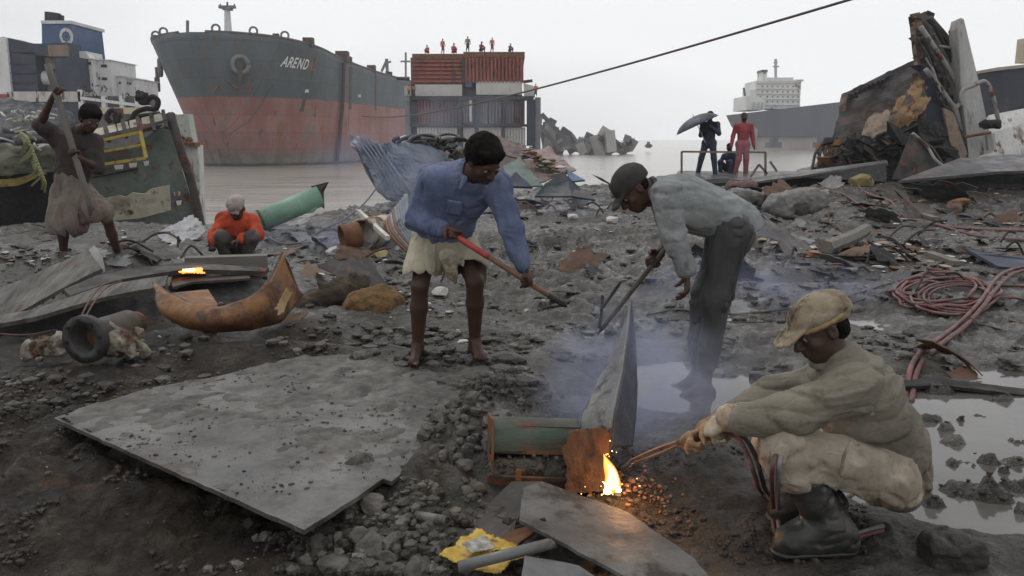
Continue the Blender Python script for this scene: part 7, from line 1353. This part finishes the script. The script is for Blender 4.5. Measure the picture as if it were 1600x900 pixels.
# ---- squatting man with the torch
def squat_man():
    Y = 2.78; X = lambda px, py, dy=0.: W(px, py, Y + dy)
    J = dict(head=X(1281, 512, .02), neck=X(1308, 566, .04), chest=X(1346, 612, .05), mid=X(1380, 674, .06), waist=X(1388, 715, .06), pelvis=X(1378, 742, .06), shL=X(1335, 606, -.13), elL=X(1236, 648, -.17), wrL=X(1158, 655, -.16), shR=X(1296, 592, .20), elR=X(1205, 618, .22), wrR=X(1128, 664, .10),
             hipL=X(1384, 742, -.06), knL=X(1222, 698, -.17), anL=X(1300, 812, -.12), hipR=X(1376, 740, .16), knR=X(1214, 690, .26), anR=X(1282, 800, .14))
    for q in ('anL', 'anR'): J[q][2] = H(J[q][0], J[q][1]) + .085
    root = empty('person', (J['pelvis'][0], Y, H(J['pelvis'][0], Y)), 'squatting man in khaki clothes, tan cap and black boots cutting steel with a torch', 'person')
    sk = Solid(.006); fwd = nrm([-.86, -.16, -.48]); up = nrm([-.40, 0, .92]); Pf, fr = head(sk, J['head'], fwd, up, .98)
    sk.cap(J['neck'], J['head'] + np.array([.02, 0, -.03]), .058, .05, .03); sk.chain([J['pelvis'], J['mid'], J['chest'], J['neck']], [.1, .1, .1, .06], .04)
    for q in 'LR': arm(sk, J['sh' + q], J['el' + q], J['wr' + q]); leg(sk, J['hip' + q], J['kn' + q], J['an' + q], .85)
    foot(sk, J['anL'], (-1, 0, 0), .9); foot(sk, J['anR'], (-1, .2, 0), .9); sk.build('body', M_skin_d, root); eyes(root, Pf, fr, .98)
    hb = Solid(.007); hb.ell(Pf(0, -.045, -.01), (.072, .052, .068), fr, .02); hb.ell(Pf(0, -.03, -.12), (.1, .1, .05), fr, .02, 'd'); hb.disp = lambda p: (fbm(p * 70, 2) - .5) * .01; hb.build('hair', M_hair, root)
    cm = mk('tan_cap_cloth', [(.17, .135, .09), (.27, .228, .165), (.10, .075, .05)], 7, (.8, .95), .3, 110, dirt=.42, dirtcol=(.05, .035, .02), dist=.002, spec=.15); cp = Solid(.005)
    cp.ell(Pf(0, -.015, .050), np.array([.091, .110, .071]), fr, .01); cp.ell(Pf(0, -.07, .032), (.08, .055, .06), fr, .03); cp.ell(Pf(0, .0, -.035), (.13, .15, .062), fr, .008, 'd')
    for k in range(9): a = (k - 4) / 4; cp.cap(Pf(a * .062, .07, .045), Pf(a * .055, .168 - .022 * a * a, .022), .006, .005, .012)
    cp.disp = cloth(.003, 13, (1, 1, 1), 2); co = cp.build('cap', cm, root); br = Solid(.005)
    for k in range(20):
        a0, a1 = k * math.tau / 20, (k + 1) * math.tau / 20; p = lambda a: Pf(.092 * math.cos(a), -.015 + .110 * math.sin(a), .034); br.cap(p(a0), p(a1), .008, .008, .006)
    br.build('cap_band', mk('tan_cap_band', [(.30, .22, .10), (.22, .15, .07)], 9, (.8, 1), .2, 90), root); MB().add(*rock(Pf(0, -.01, .148), .006, 1)).build('cap_button', cm, root)
    dk = Solid(.007); dk.ell(Pf(0, -.01, .125), (.045, .05, .026), fr, .01); dk.disp = lambda p: (fbm(p * 30, 2) - .5) * .03; 
    km = mk('olive_khaki_shirt', [(.112, .101, .078), (.172, .157, .124), (.225, .207, .168)], 3.5, (.75, .95), .3, 130, dirt=.28, dirtcol=(.085, .065, .04), dist=.002, spec=.2, fold=.45, fst=(.38, 1, 1.1)); b = Solid(.006)
    b.chain([X(1402, 750, .06), J['waist'], J['mid'], J['chest'], J['neck'] + np.array([.015, 0, -.01])], [.115, .130, .145, .14, .08], .05, side=(0, 1, 0), flat=.9); b.cap(J['shL'], J['shR'], .075, k=.06); b.cap(J['shL'], J['neck'], .075, .065, .04)
    for q in 'LR': b.cap(J['sh' + q], J['el' + q], .078, .063, .05); b.cap(J['el' + q], J['wr' + q], .063, .048, .03)
    b.ell(X(1345, 660, .0), (.13, .13, .09), k=.07); b.cap(J['neck'] + np.array([-.03, 0, .05]), J['head'], .055, .06, .012, op='d'); b.cut(X(1412, 790, .06), nrm([.25, 0, -1]), .2); b.disp = cloth(.013, 8.5, (.42, 1, 1.3), 4); b.build('shirt', km, root)
    c = Solid(.006); ax = nrm(J['head'] - J['neck']); n0 = J['neck'] + ax * .02; u = nrm(np.cross(ax, (0, 1, 0))); v = np.cross(ax, u)
    for k in range(14): a0, a1 = k * math.tau / 14, (k + 1) * math.tau / 14; p = lambda a: n0 + ax * .02 * math.cos(a) + (u * math.cos(a) + v * math.sin(a)) * .072; c.cap(p(a0), p(a1), .016, .016, .012)
    c.build('collar', km, root)
    tm = mk('pale_khaki_trousers', [(.23, .195, .148), (.35, .305, .245), (.42, .375, .31)], 3.5, (.75, .95), .3, 120, dirt=.38, dirtcol=(.13, .085, .045), dist=.002, spec=.2, fold=.5, fst=(1, 1, .3)); t = Solid(.006)
    t.ell(X(1382, 744, .05), (.11, .16, .082), k=.05)
    for q in 'LR':
        t.cap(J['hip' + q], J['kn' + q], .098, .074, .05); s_ = J['kn' + q] + (J['an' + q] - J['kn' + q]) * .22; t.cap(J['kn' + q], s_, .074, .072, .04); e = J['kn' + q] + (J['an' + q] - J['kn' + q]) * .30; t.cap(s_, e, .072, .076, .02)
    t.ell(J['knL'] + np.array([-.005, 0, -.01]), (.068, .075, .078), k=.03); t.disp = cloth(.015, 9, (.8, 1, .9), 12); t.build('trousers', tm, root)
    wtube([X(1330, 690, -.2), X(1318, 715, -.235), X(1315, 745, -.22)], .006, 6, 5).build('trouser_seam', tm, root, True)
    bt = mk('black_rubber_boot', [(.012, .012, .011), (.03, .03, .028), (.05, .048, .04)], 6, (.28, .6), .15, 60, dirt=.35, dirtcol=(.055, .05, .04), dist=.003)
    for q, lab in (('L', 'near'), ('R', 'far')):
        an = J['an' + q]; k_ = J['kn' + q]; up_ = k_ + (an - k_) * .30; s = Solid(.006); fl = an[2] - .085; toe = np.array([an[0] - .165, an[1] - .03, fl + .045]); heel = np.array([an[0] + .045, an[1], fl + .04])
        s.cap(up_, an, .066, .056, .03); s.cap(an, heel, .058, .045, .04); s.cap(heel, toe, .046, .043, .03, side=(0, 1, 0), flat=1.0); s.cap(an + np.array([-.02, 0, -.01]), toe + np.array([.03, 0, .01]), .058, .045, .05); s.ell(np.array([an[0] - .06, an[1], fl - .06]), (.4, .3, .062), k=.004, op='d'); s.disp = cloth(.008, 12, (.6, 1, 1.6), 6)
        bo = s.build('boot', bt, root); s = Solid(.006); h2, t2 = heel + np.array([0, 0, -.035]), toe + np.array([0, 0, -.035]); s.cap(h2, t2, .052, .05, .01, side=(0, 1, 0), flat=.32); s.build('sole', M_wire, bo)
    # gloves
    gm = mk('dirty_work_glove', [(.30, .23, .15), (.42, .35, .26), (.20, .13, .07)], 8, (.75, .95), .35, 90, dirt=.35, dirtcol=(.12, .07, .035), dist=.003)
    T0, T1 = X(1128, 668, -.03), X(984, 722, .02); td = nrm(T1 - T0)
    g = Solid(.0055); cN = X(1122, 664, -.10); d = nrm(X(1108, 664, -.06) - J['wrL']); g.cap(X(1182, 655, -.16), X(1140, 652, -.14), .056, .044, .02); hand(g, X(1150, 650, -.14), nrm(X(1112, 668, -.08) - X(1150, 650, -.14)), (-.25, .55, -.8), -1, 1.25, curl=(60, 70, 50), tcurl=50); g.disp = cloth(.006, 16, (1, 1, 1), 3); g.build('glove', gm, root)
    g2 = Solid(.005); g2.cap(X(1130, 662, .08), X(1104, 672, .05), .046, .038, .02); hand(g2, X(1108, 672, .045), nrm(X(1066, 690, .0) - X(1108, 672, .045)), (-.1, -.75, -.55), 1, 1.15, curl=(62, 78, 50), tcurl=55); g2.disp = cloth(.004, 18, (1, 1, 1), 8); g2.build('glove', mk('brown_leather_glove', [(.22, .12, .06), (.32, .19, .10), (.12, .07, .035)], 8, (.7, .9), .3, 90, dirt=.25), root)
    # torch with its two hoses
    tr = empty('cutting_torch', T0, 'gas cutting torch with copper coloured tubes held by the squatting man', 'torch'); cu = mk('copper_tube', [(.26, .10, .04), (.36, .16, .07), (.12, .06, .04)], 9, (.35, .6), .15, 60, metal=.5); off = np.array([0, 0, .011])
    A = X(1060, 692, .0); wtube([X(1090, 678, .0), A], .014, 8, 3).build('handle', mk('brass_handle', [(.22, .13, .05), (.14, .08, .04)], 9, (.4, .6), .1), tr, True)
    for o_ in (off, -off): wtube([A + o_ * .6, A + (T1 - A) * .5 + o_, T1 + o_ * .5], .0045, 7, 5).build('gas_tube', cu, tr, True)
    wtube([T1 - td * .005, T1 + nrm([-.7, 0, -.7]) * .035], .0085, 8, 2).build('nozzle', M_darkiron, tr, True)
    g_ = lambda px, py, z=0.: G(px, py, .012 + z)
    for k, (P, m, lab) in enumerate((([X(1092, 680, .0), X(1125, 672, -.05), X(1152, 684, -.10), X(1168, 712, -.12), X(1180, 745, -.10), g_(1190, 770), g_(1230, 790), g_(1330, 760), g_(1400, 700)], M_hose, 'red torch hose dropping from the gloves, left strand'), ([X(1092, 684, .0), X(1128, 678, -.05), X(1160, 682, -.09), X(1180, 712, -.10), X(1190, 745, -.08), g_(1200, 775), g_(1240, 800), g_(1340, 770), g_(1410, 706)], mk('black_hose', [(.03, .028, .028), (.06, .055, .05)], 6), 'black torch hose dropping from the gloves beside the red one'),
                                   ([X(1214, 705, -.24), X(1206, 740, -.26), g_(1208, 800, .03), g_(1214, 838), g_(1260, 860), g_(1380, 830)], M_hose2, 'dull red hose hanging before the shin of the squatting man'), ([X(1222, 705, -.24), X(1216, 740, -.26), g_(1216, 800, .03), g_(1222, 834), g_(1268, 852), g_(1380, 822)], mk('pale_grey_hose', [(.16, .15, .15), (.24, .21, .20)], 6), 'pale grey hose hanging beside the dull red one before the shin'))):
        tag(wtube(P, .0085, 8, 8).build('torch_hose', m, None, True), lab, 'hose', 'hoses of the cutting torch')
squat_man()

# ---- man with the long pole, far left
def pole_man():
    Y = 8.2; X = lambda px, py, dy=0.: W(px, py, Y + dy)
    J = dict(head=X(141, 186, -.15), neck=X(124, 206, -.05), chest=X(118, 228, 0), waist=X(112, 285, .02), pelvis=X(112, 302, .02), shL=X(90, 214, -.02), elL=X(62, 196, -.15), wrL=X(84, 148, -.28), shR=X(146, 222, -.02), elR=X(152, 262, -.12), wrR=X(122, 246, -.30),
             hipL=X(100, 305, .02), knL=X(98, 352, -.12), anL=X(100, 402, .0), hipR=X(124, 305, .02), knR=X(168, 345, -.15), anR=X(186, 402, .05))
    root = empty('person', X(110, 405), 'dark clothed man in a brown checked wrap driving a long pole downwards at far left', 'person'); sk = Solid(.011); fwd = nrm([.62, -.62, -.48]); up = nrm([.3, -.1, .9]); Pf, fr = head(sk, J['head'], fwd, up, 1.05)
    sk.cap(J['neck'], J['head'] + np.array([0, .02, -.03]), .056, .05, .03); sk.chain([J['pelvis'], J['waist'], J['chest'], J['neck']], [.1, .1, .12, .06], .04, side=(1, 0, 0), flat=.7)
    for q in 'LR': arm(sk, J['sh' + q], J['el' + q], J['wr' + q]); leg(sk, J['hip' + q], J['kn' + q], J['an' + q], .95)
    foot(sk, J['anL'], (.2, -1, 0)); foot(sk, J['anR'], (.6, -1, 0)); P0, P1 = X(74, 100, -.36), X(136, 306, -.28); c1 = X(87, 141, -.35); c2 = X(116, 241, -.32)
    hand(sk, c1 - nrm(c1 - J['wrL']) * .06, nrm(c1 - J['wrL']), (.5, -.3, 0), 1, 1.1, curl=(75, 80, 55), tcurl=50); hand(sk, c2 - nrm(c2 - J['wrR']) * .05 + np.array([0, .02, 0]), nrm(c2 - J['wrR']), (0, -.8, -.1), 1, 1.1, curl=(75, 80, 55), tcurl=50)
    sk.build('body', M_skin, root); hair_cap(root, J['head'], fwd, up, 1.12, .011); eyes(root, Pf, fr, 1.05)
    dm = mk('near_black_shirt', [(.018, .014, .014), (.035, .028, .026), (.055, .03, .025)], 3, (.8, .95), .3, 90, dist=.003, fold=.45, fst=(.55, 1, .9)); b = shirt_solid(.011, dict(J), .165, .72, (.08, .068, .06), (-.0, -.0), .05); b.cap(J['waist'], J['pelvis'], .15, .15, .04, side=(1, 0, 0), flat=.8); b.disp = cloth(.018, 6, (1, 1, .5), 2); b.build('shirt', dm, root)
    wm = mk('brown_checked_wrap', [(.10, .08, .065), (.17, .145, .12), (.12, .07, .06)], 4, (.8, .95), .3, 90, stretch=(1, 1, .4), dirt=.3, fold=.5, fst=(1, 1, .3)); w_ = Solid(.011)
    w_.cap(J['waist'], J['pelvis'], .155, .175, .04, side=(1, 0, 0), flat=.85); w_.cap(J['hipL'], X(98, 350, -.08), .13, .145, .05); w_.cap(J['hipR'], X(156, 332, -.10), .13, .125, .05); w_.cap(X(112, 320, -.06), X(120, 350, -.08), .12, .11, .07)
    w_.cap(X(98, 362, -.1), X(98, 380, -.08), .10, .12, .012, op='d'); w_.cut(X(98, 366, -.1), nrm([-.25, 0, -1]), .34); w_.cut(X(160, 346, -.1), nrm([.1, 0, -1]), .2); w_.disp = cloth(.016, 9, (1.3, 1.3, .25), 15); w_.build('wrap', wm, root)
    tag(wtube([P0, (P0 + P1) / 2, P1, X(143, 335, -.2)], .03, 9, 6).build('long_pole', mk('grey_pole', [(.10, .09, .08), (.17, .155, .135)], 6, dirt=.2), None, True), 'long grey pole held upright by the dark clothed man', 'pole')
pole_man()

# ---- man in orange
def orange_man():
    Y = 9.5; X = lambda px, py, dy=0.: W(px, py, Y + dy)
    J = dict(head=X(370, 325, -.18), neck=X(370, 338, -.08), chest=X(369, 350, 0), waist=X(370, 382, .05), pelvis=X(370, 390, .06), shL=X(349, 346, -.02), elL=X(336, 364, -.18), wrL=X(332, 378, -.35), shR=X(394, 346, -.02), elR=X(404, 366, -.12), wrR=X(376, 374, -.34), hipL=X(360, 390, .0), knL=X(346, 372, -.32), anL=X(352, 402, -.30), hipR=X(382, 390, .0), knR=X(392, 372, -.30), anR=X(388, 402, -.28))
    root = empty('person', X(370, 402), 'man in bright orange shirt and whitish cap squatting beside the green pipe', 'person'); sk = Solid(.012); fwd = nrm([-.15, -.7, -.7]); up = nrm([0, -.6, .8]); Pf, fr = head(sk, J['head'], fwd, up, 1.1); sk.chain([J['pelvis'], J['chest'], J['neck'], J['head']], [.1, .11, .055, .05], .04)
    for q in 'LR': arm(sk, J['sh' + q], J['el' + q], J['wr' + q]); leg(sk, J['hip' + q], J['kn' + q], J['an' + q], .9); foot(sk, J['an' + q], (0, -1, 0), .9)
    hand(sk, J['wrL'], (.1, -.5, -.8), (.3, -.6, .4), 1, 1.1, (40, 50, 30)); hand(sk, J['wrR'], (-.8, -.4, -.3), (0, 0, -1), 1, 1.1, (50, 60, 40)); sk.build('body', M_skin, root); eyes(root, Pf, fr, 1.1)
    om = mk('orange_red_shirt', [(.34, .045, .022), (.45, .07, .03), (.22, .03, .016)], 4, (.7, .9), .25, 80, dist=.003, spec=.2, fold=.45, fst=(.55, 1, .9)); b = shirt_solid(.011, J, .17, .8, (.085, .07, .055), (1, 1)); b.disp = cloth(.016, 8, (1, 1, .7), 3); b.build('shirt', om, root)
    c = Solid(.01); c.ell(Pf(0, -.01, .065), (.10, .115, .085), fr, .01); c.ell(Pf(0, 0, -.04), (.14, .15, .06), fr, .01, 'd'); c.cap(Pf(-.04, .09, .03), Pf(.04, .09, .03), .018, k=.02); c.disp = cloth(.01, 9, (1, 1, 1), 1); c.build('cap', mk('pinkish_white_cap', [(.24, .19, .17), (.36, .31, .29)], 5), root)
    t = Solid(.012); t.ell(J['pelvis'], (.16, .16, .10), k=.05)
    for q in 'LR': t.cap(J['hip' + q], J['kn' + q], .10, .085, .05); t.cap(J['kn' + q], J['an' + q] + np.array([0, 0, .06]), .085, .065, .04)
    t.disp = cloth(.018, 6, (1, 1, 1), 5); t.build('trousers', mk('dark_mud_trousers', [(.03, .025, .022), (.07, .06, .055)], 4), root)
orange_man()

# ---- small figures
def figure(lab, px, py, Y, h, pose, top, bot, vox=.03, grp=None, headm=None, face=(0, -1, 0)):
    """small standing or crouching person; px, py is the point under the feet, h the height in metres"""
    c = W(px, py, Y); root = empty('person', c, lab, 'person', grp); s = h / 1.7 if pose != 'sit' else h / 1.0; f = nrm(face); r = np.cross(f, (0, 0, 1)); P = lambda x, y, z: c + s * (x * r + y * f + z * np.array([0, 0, 1]))
    if pose == 'sit': J = dict(head=P(0, .1, .86), neck=P(0, .04, .72), chest=P(0, 0, .6), waist=P(0, -.08, .3), hipL=P(-.1, -.08, .2), hipR=P(.1, -.08, .2), knL=P(-.16, .3, .45), knR=P(.16, .3, .45), anL=P(-.14, .28, .07), anR=P(.14, .28, .07), shL=P(-.19, .02, .62), shR=P(.19, .02, .62), elL=P(-.25, .15, .42), elR=P(.25, .15, .42), wrL=P(-.14, .36, .46), wrR=P(.14, .36, .46))
    else:
        w_ = .20 if pose == 'stride' else .12; J = dict(head=P(0, .02, 1.58), neck=P(0, 0, 1.42), chest=P(0, 0, 1.25), waist=P(0, 0, .98), hipL=P(-.09, 0, .88), hipR=P(.09, 0, .88), knL=P(-w_ * .8, .05, .48), knR=P(w_ * .9, .05, .48), anL=P(-w_, 0, .07), anR=P(w_ * 1.5, -.05, .07), shL=P(-.2, 0, 1.36), shR=P(.2, 0, 1.36), elL=P(-.26, .0, 1.08), elR=P(.27, -.02, 1.08), wrL=P(-.27, .1, .84), wrR=P(.34, .08, .84))
        if pose == 'umbrella' or pose == 'stride': J['elL'] = P(-.28, .08, 1.12); J['wrL'] = P(-.12, .22, 1.28); J['elR'] = P(.22, .05, 1.08); J['wrR'] = P(.05, .2, 1.2)
    sk = Solid(vox * .7); hd = J['head']; sk.ell(hd, np.array([.078, .095, .115]) * s, np.stack([r, f, [0, 0, 1]]), .02); sk.ell(hd + f * .095 * s - np.array([0, 0, .02]) * s, (.02 * s,) * 3, k=.03); sk.cap(J['neck'], hd, .055 * s, k=.03)
    for q in 'LR': sk.cap(J['sh' + q], J['el' + q], .045 * s, .038 * s); sk.cap(J['el' + q], J['wr' + q], .038 * s, .028 * s); d = nrm(J['wr' + q] - J['el' + q]); sk.cap(J['wr' + q], J['wr' + q] + d * .10 * s, .034 * s, .024 * s); sk.cap(J['hip' + q], J['kn' + q], .07 * s, .05 * s); sk.cap(J['kn' + q], J['an' + q], .05 * s, .036 * s); sk.cap(J['an' + q] - np.array([0, 0, .03 * s]), J['an' + q] + f * .15 * s - np.array([0, 0, .035 * s]), .04 * s, .032 * s)
    sk.cap(J['chest'], J['waist'], .075 * s, k=.03); sk.build('body', M_skin, root)
    b = Solid(vox * .7); b.cap(J['waist'], J['chest'], .15 * s, .165 * s, .05, side=r, flat=.7); b.cap(J['chest'], J['neck'], .16 * s, .07 * s, .05, side=r, flat=.7); b.cap(J['shL'], J['shR'], .07 * s, k=.05)
    for q in 'LR': b.cap(J['sh' + q], J['el' + q], .068 * s, .058 * s, .04); b.cap(J['el' + q], J['wr' + q], .058 * s, .048 * s, .03)
    b.build('shirt', top, root); t = Solid(vox * .7); t.cap(J['hipL'], J['hipR'], .11 * s, k=.05); t.cap((J['hipL'] + J['hipR']) / 2, J['waist'], .13 * s, .14 * s, .04, side=r, flat=.75)
    for q in 'LR': t.cap(J['hip' + q], J['kn' + q], .10 * s, .078 * s, .04); t.cap(J['kn' + q], J['an' + q], .078 * s, .062 * s, .03)
    t.build('trousers', bot, root); hs = Solid(vox * .6); hs.ell(hd + np.array([0, 0, .045]) * s - f * .015 * s, np.array([.088, .10, .085]) * s, np.stack([r, f, [0, 0, 1]]), .01); hs.ell(hd + f * .1 * s - np.array([0, 0, .03]) * s, np.array([.08, .08, .08]) * s, k=.01, op='d'); hs.build('hair', headm or M_hair, root); return root, J
M_nv = mk('dark_navy_cloth', [(.018, .024, .045), (.03, .04, .07)], 4); M_rc = mk('dark_red_cloth', [(.22, .03, .04), (.30, .05, .06)], 4, dirt=.2); M_pk = mk('faded_red_cloth', [(.26, .08, .10), (.32, .12, .14)], 4); M_or = mk('orange_cloth', [(.40, .11, .05), (.50, .18, .08)], 3); M_dk = mk('dark_cloth', [(.03, .028, .03), (.06, .05, .05)], 3)
Yp = 22.5
r_, J = figure('standing man in dark blue clothes holding a black umbrella over his shoulder', 1106, 276, Yp, 1.72, 'stride', M_nv, M_nv, .03, face=(-.5, -.8, 0))
um = empty('umbrella', J['wrL'], 'black open umbrella tilted over the standing man in dark blue', 'umbrella'); base = W(1097, 210, Yp - .15); tip = W(1082, 176, Yp - .1); axu = nrm(tip - base); u = nrm(np.cross(axu, (0, 1, 0))); v = np.cross(axu, u); Rr = .60; rows = []
apex = W(1084, 182, Yp - .1)
rows = [[apex + (u * math.cos(a) + v * math.sin(a)) * Rr * math.sin(t * 1.25) / math.sin(1.25) * (1 - .05 * abs(math.sin(a * 4)) * t) - axu * Rr * .42 * (1 - math.cos(t * 1.25)) / (1 - math.cos(1.25)) for a in np.linspace(0, math.tau, 49)] for t in np.linspace(.01, 1, 12)]
MB().sheet(np.array(rows), .004).build('canopy', mk('umbrella_black', [(.02, .024, .04), (.035, .04, .06)], 3, (.4, .6), 0), um, True)
for k in range(8): a = k * math.tau / 8; MB().tube([apex - axu * .02, apex + (u * math.cos(a) + v * math.sin(a)) * Rr * .6 - axu * Rr * .16, apex + (u * math.cos(a) + v * math.sin(a)) * Rr - axu * Rr * .43], .006, 5).build('rib', M_wire, um)
MB().tube([apex + axu * .06, apex - axu * .75], .010, 6).build('shaft', mk('steel_shaft', [(.4, .4, .4)], 3), um); MB().tube([apex - axu * .75, apex - axu * .84], .018, 6).build('handle', M_wire, um)
figure('standing man in red jacket and faded red trousers on the muddy platform', 1158, 277, Yp, 1.70, 'stand', M_rc, M_pk, .03, face=(.1, -1, 0), headm=mk('dark_headcloth', [(.03, .025, .02)], 4))
figure('person in dark blue crouching between the two standing men', 1140, 278, Yp + .3, .95, 'sit', M_nv, M_nv, .03, face=(-.6, -.7, 0))
c = W(1179, 200, Yp + .2); tag(quad((1172, 192, Yp + .2), (1184, 202, Yp + .2), (1182, 216, Yp + .2), (1174, 214, Yp + .2), .02, 10, 10, .03, 6).build('white_sack', M_trash), 'white sack slung behind the man in the red jacket', 'sack')
yt = 80; grp = 'workers on top of the cut ship section'
for px, h, pose, m, lab in ((668, .75, 'sit', M_or, 'worker in orange bent low at the left end of the cut section roof'), (692, 1.25, 'stand', M_or, 'tall worker in orange standing on the left half of the section roof'), (709, .9, 'sit', M_or, 'worker in orange crouching near the middle of the section roof'), (731, 1.3, 'stand', mk('olive_cloth', [(.16, .15, .05), (.24, .2, .08)], 3), 'worker in olive standing in the middle of the section roof'), (752, .9, 'sit', M_rc, 'worker in red sitting right of the olive one'), (769, 1.2, 'stand', M_or, 'tall worker in orange on the right half of the section roof'), (797, .75, 'sit', M_rc, 'worker in red near the right end of the section roof')):
    figure(lab, px, 84.5 if px < 724 else 82, yt - 1, h * 1.1, pose, m, M_rc if m is M_or else M_dk, .07, grp, face=((px * 7 % 5 - 2) * .4, -1, 0))
for px, py, h, m, lab in ((639, 151, 1.0, M_or, 'left one of the workers on the ledge at the left side of the cut section'), (647, 151, 1.1, mk('tan_cloth', [(.22, .16, .10)], 3), 'right one of the workers on the ledge at the left side of the cut section'), (837, 152, 1.2, M_or, 'worker in orange standing on the right ledge of the cut section')):
    figure(lab, px, py, 77, h, 'stand', m, M_dk, .075, grp)
for px, h, m in ((378, 1.0, M_rc), (390, .9, M_dk), (399, 1.0, M_rc)):
    figure({378: 'left one of the tiny people in red on the tanker bow deck', 390: 'tiny person in dark clothes on the tanker bow deck', 399: 'right one of the tiny people in red on the tanker bow deck'}[px], px, 68, 101, h * 1.25, 'stand', m, M_dk, .09, 'people on the tanker deck')
# ------------------------------------------------------------------ smoke and air
def vol_mat(name, col, dens, sc, lo_, hi_, stretch=(1, 1, 1)):
    m = bpy.data.materials.new(name); m.use_nodes = True; t = m.node_tree; t.nodes.clear(); L = t.links.new; o = N(t, 'ShaderNodeOutputMaterial'); v = N(t, 'ShaderNodeVolumePrincipled'); v.inputs['Color'].default_value = (*col, 1); v.inputs['Anisotropy'].default_value = .2
    L(v.outputs[0], o.inputs['Volume']); tc = N(t, 'ShaderNodeTexCoord'); mp = N(t, 'ShaderNodeMapping'); mp.inputs['Scale'].default_value = stretch; L(tc.outputs['Object'], mp.inputs[0])
    n = N(t, 'ShaderNodeTexNoise'); n.inputs['Scale'].default_value = sc; n.inputs['Detail'].default_value = 3; n.inputs['Distortion'].default_value = .6; L(mp.outputs[0], n.inputs['Vector'])
    q = N(t, 'ShaderNodeMapRange'); q.interpolation_type = 'SMOOTHSTEP'; q.inputs['From Min'].default_value = lo_; q.inputs['From Max'].default_value = hi_; L(n.outputs['Fac'], q.inputs['Value'])
    g = N(t, 'ShaderNodeTexGradient', gradient_type='SPHERICAL'); mg = N(t, 'ShaderNodeMapping'); mg.vector_type = 'POINT'; mg.inputs['Location'].default_value = (-1, -1, -1); mg.inputs['Scale'].default_value = (2, 2, 2); L(tc.outputs['Generated'], mg.inputs[0]); L(mg.outputs[0], g.inputs[0])
    x = N(t, 'ShaderNodeMath', operation='MULTIPLY'); L(q.outputs[0], x.inputs[0]); L(g.outputs['Fac'], x.inputs[1]); y = N(t, 'ShaderNodeMath', operation='MULTIPLY'); L(x.outputs[0], y.inputs[0]); y.inputs[1].default_value = dens; L(y.outputs[0], v.inputs['Density']); return m
def smoke(c, r, dens, sc, col=(.62, .68, .88), lo_=.38, hi_=.68, lean=0.):
    V, F = ico(3); V = V * np.array(r); V[:, 0] += lean * V[:, 2]; o = link_mesh('smoke', V + np.array(c), F, vol_mat('smoke', col, dens, sc, lo_, hi_), None); o['kind'] = 'stuff'; return o
smoke(W(985, 620, 3.75), (.50, .32, .52), 6.0, 4.5, (.56, .63, .88), .32, .72, lean=.15)
smoke(W(1085, 590, 4.35), (.60, .35, .34), 3.4, 3.5, (.70, .73, .84), .32, .72)
smoke(W(520, 385, 10.6), (1.6, .8, .42), 1.4, 1.6, (.5, .56, .85))
smoke(W(600, 265, 15.5), (1.6, .9, .9), .7, 1.2, (.5, .56, .85))
smoke(W(860, 330, 15.0), (1.5, .8, .6), .35, 1.2)
smoke(W(725, 205, 60.0), (6, 4, 4.5), .10, .35)
smoke(W(1180, 455, 7.2), (1.4, .7, .40), 1.3, 2, (.5, .56, .85))
mb = MB(); mb.box((0, 196, 24), (900, 408, 62)); hz = mb.build('haze', None); m = bpy.data.materials.new('air'); m.use_nodes = True; t = m.node_tree; t.nodes.clear(); o = N(t, 'ShaderNodeOutputMaterial'); v = N(t, 'ShaderNodeVolumePrincipled'); v.inputs['Color'].default_value = (.93, .95, 1, 1); v.inputs['Density'].default_value = .0007; v.inputs['Anisotropy'].default_value = 0; t.links.new(v.outputs[0], o.inputs['Volume'])
hz.data.materials.append(m); hz['kind'] = 'stuff'
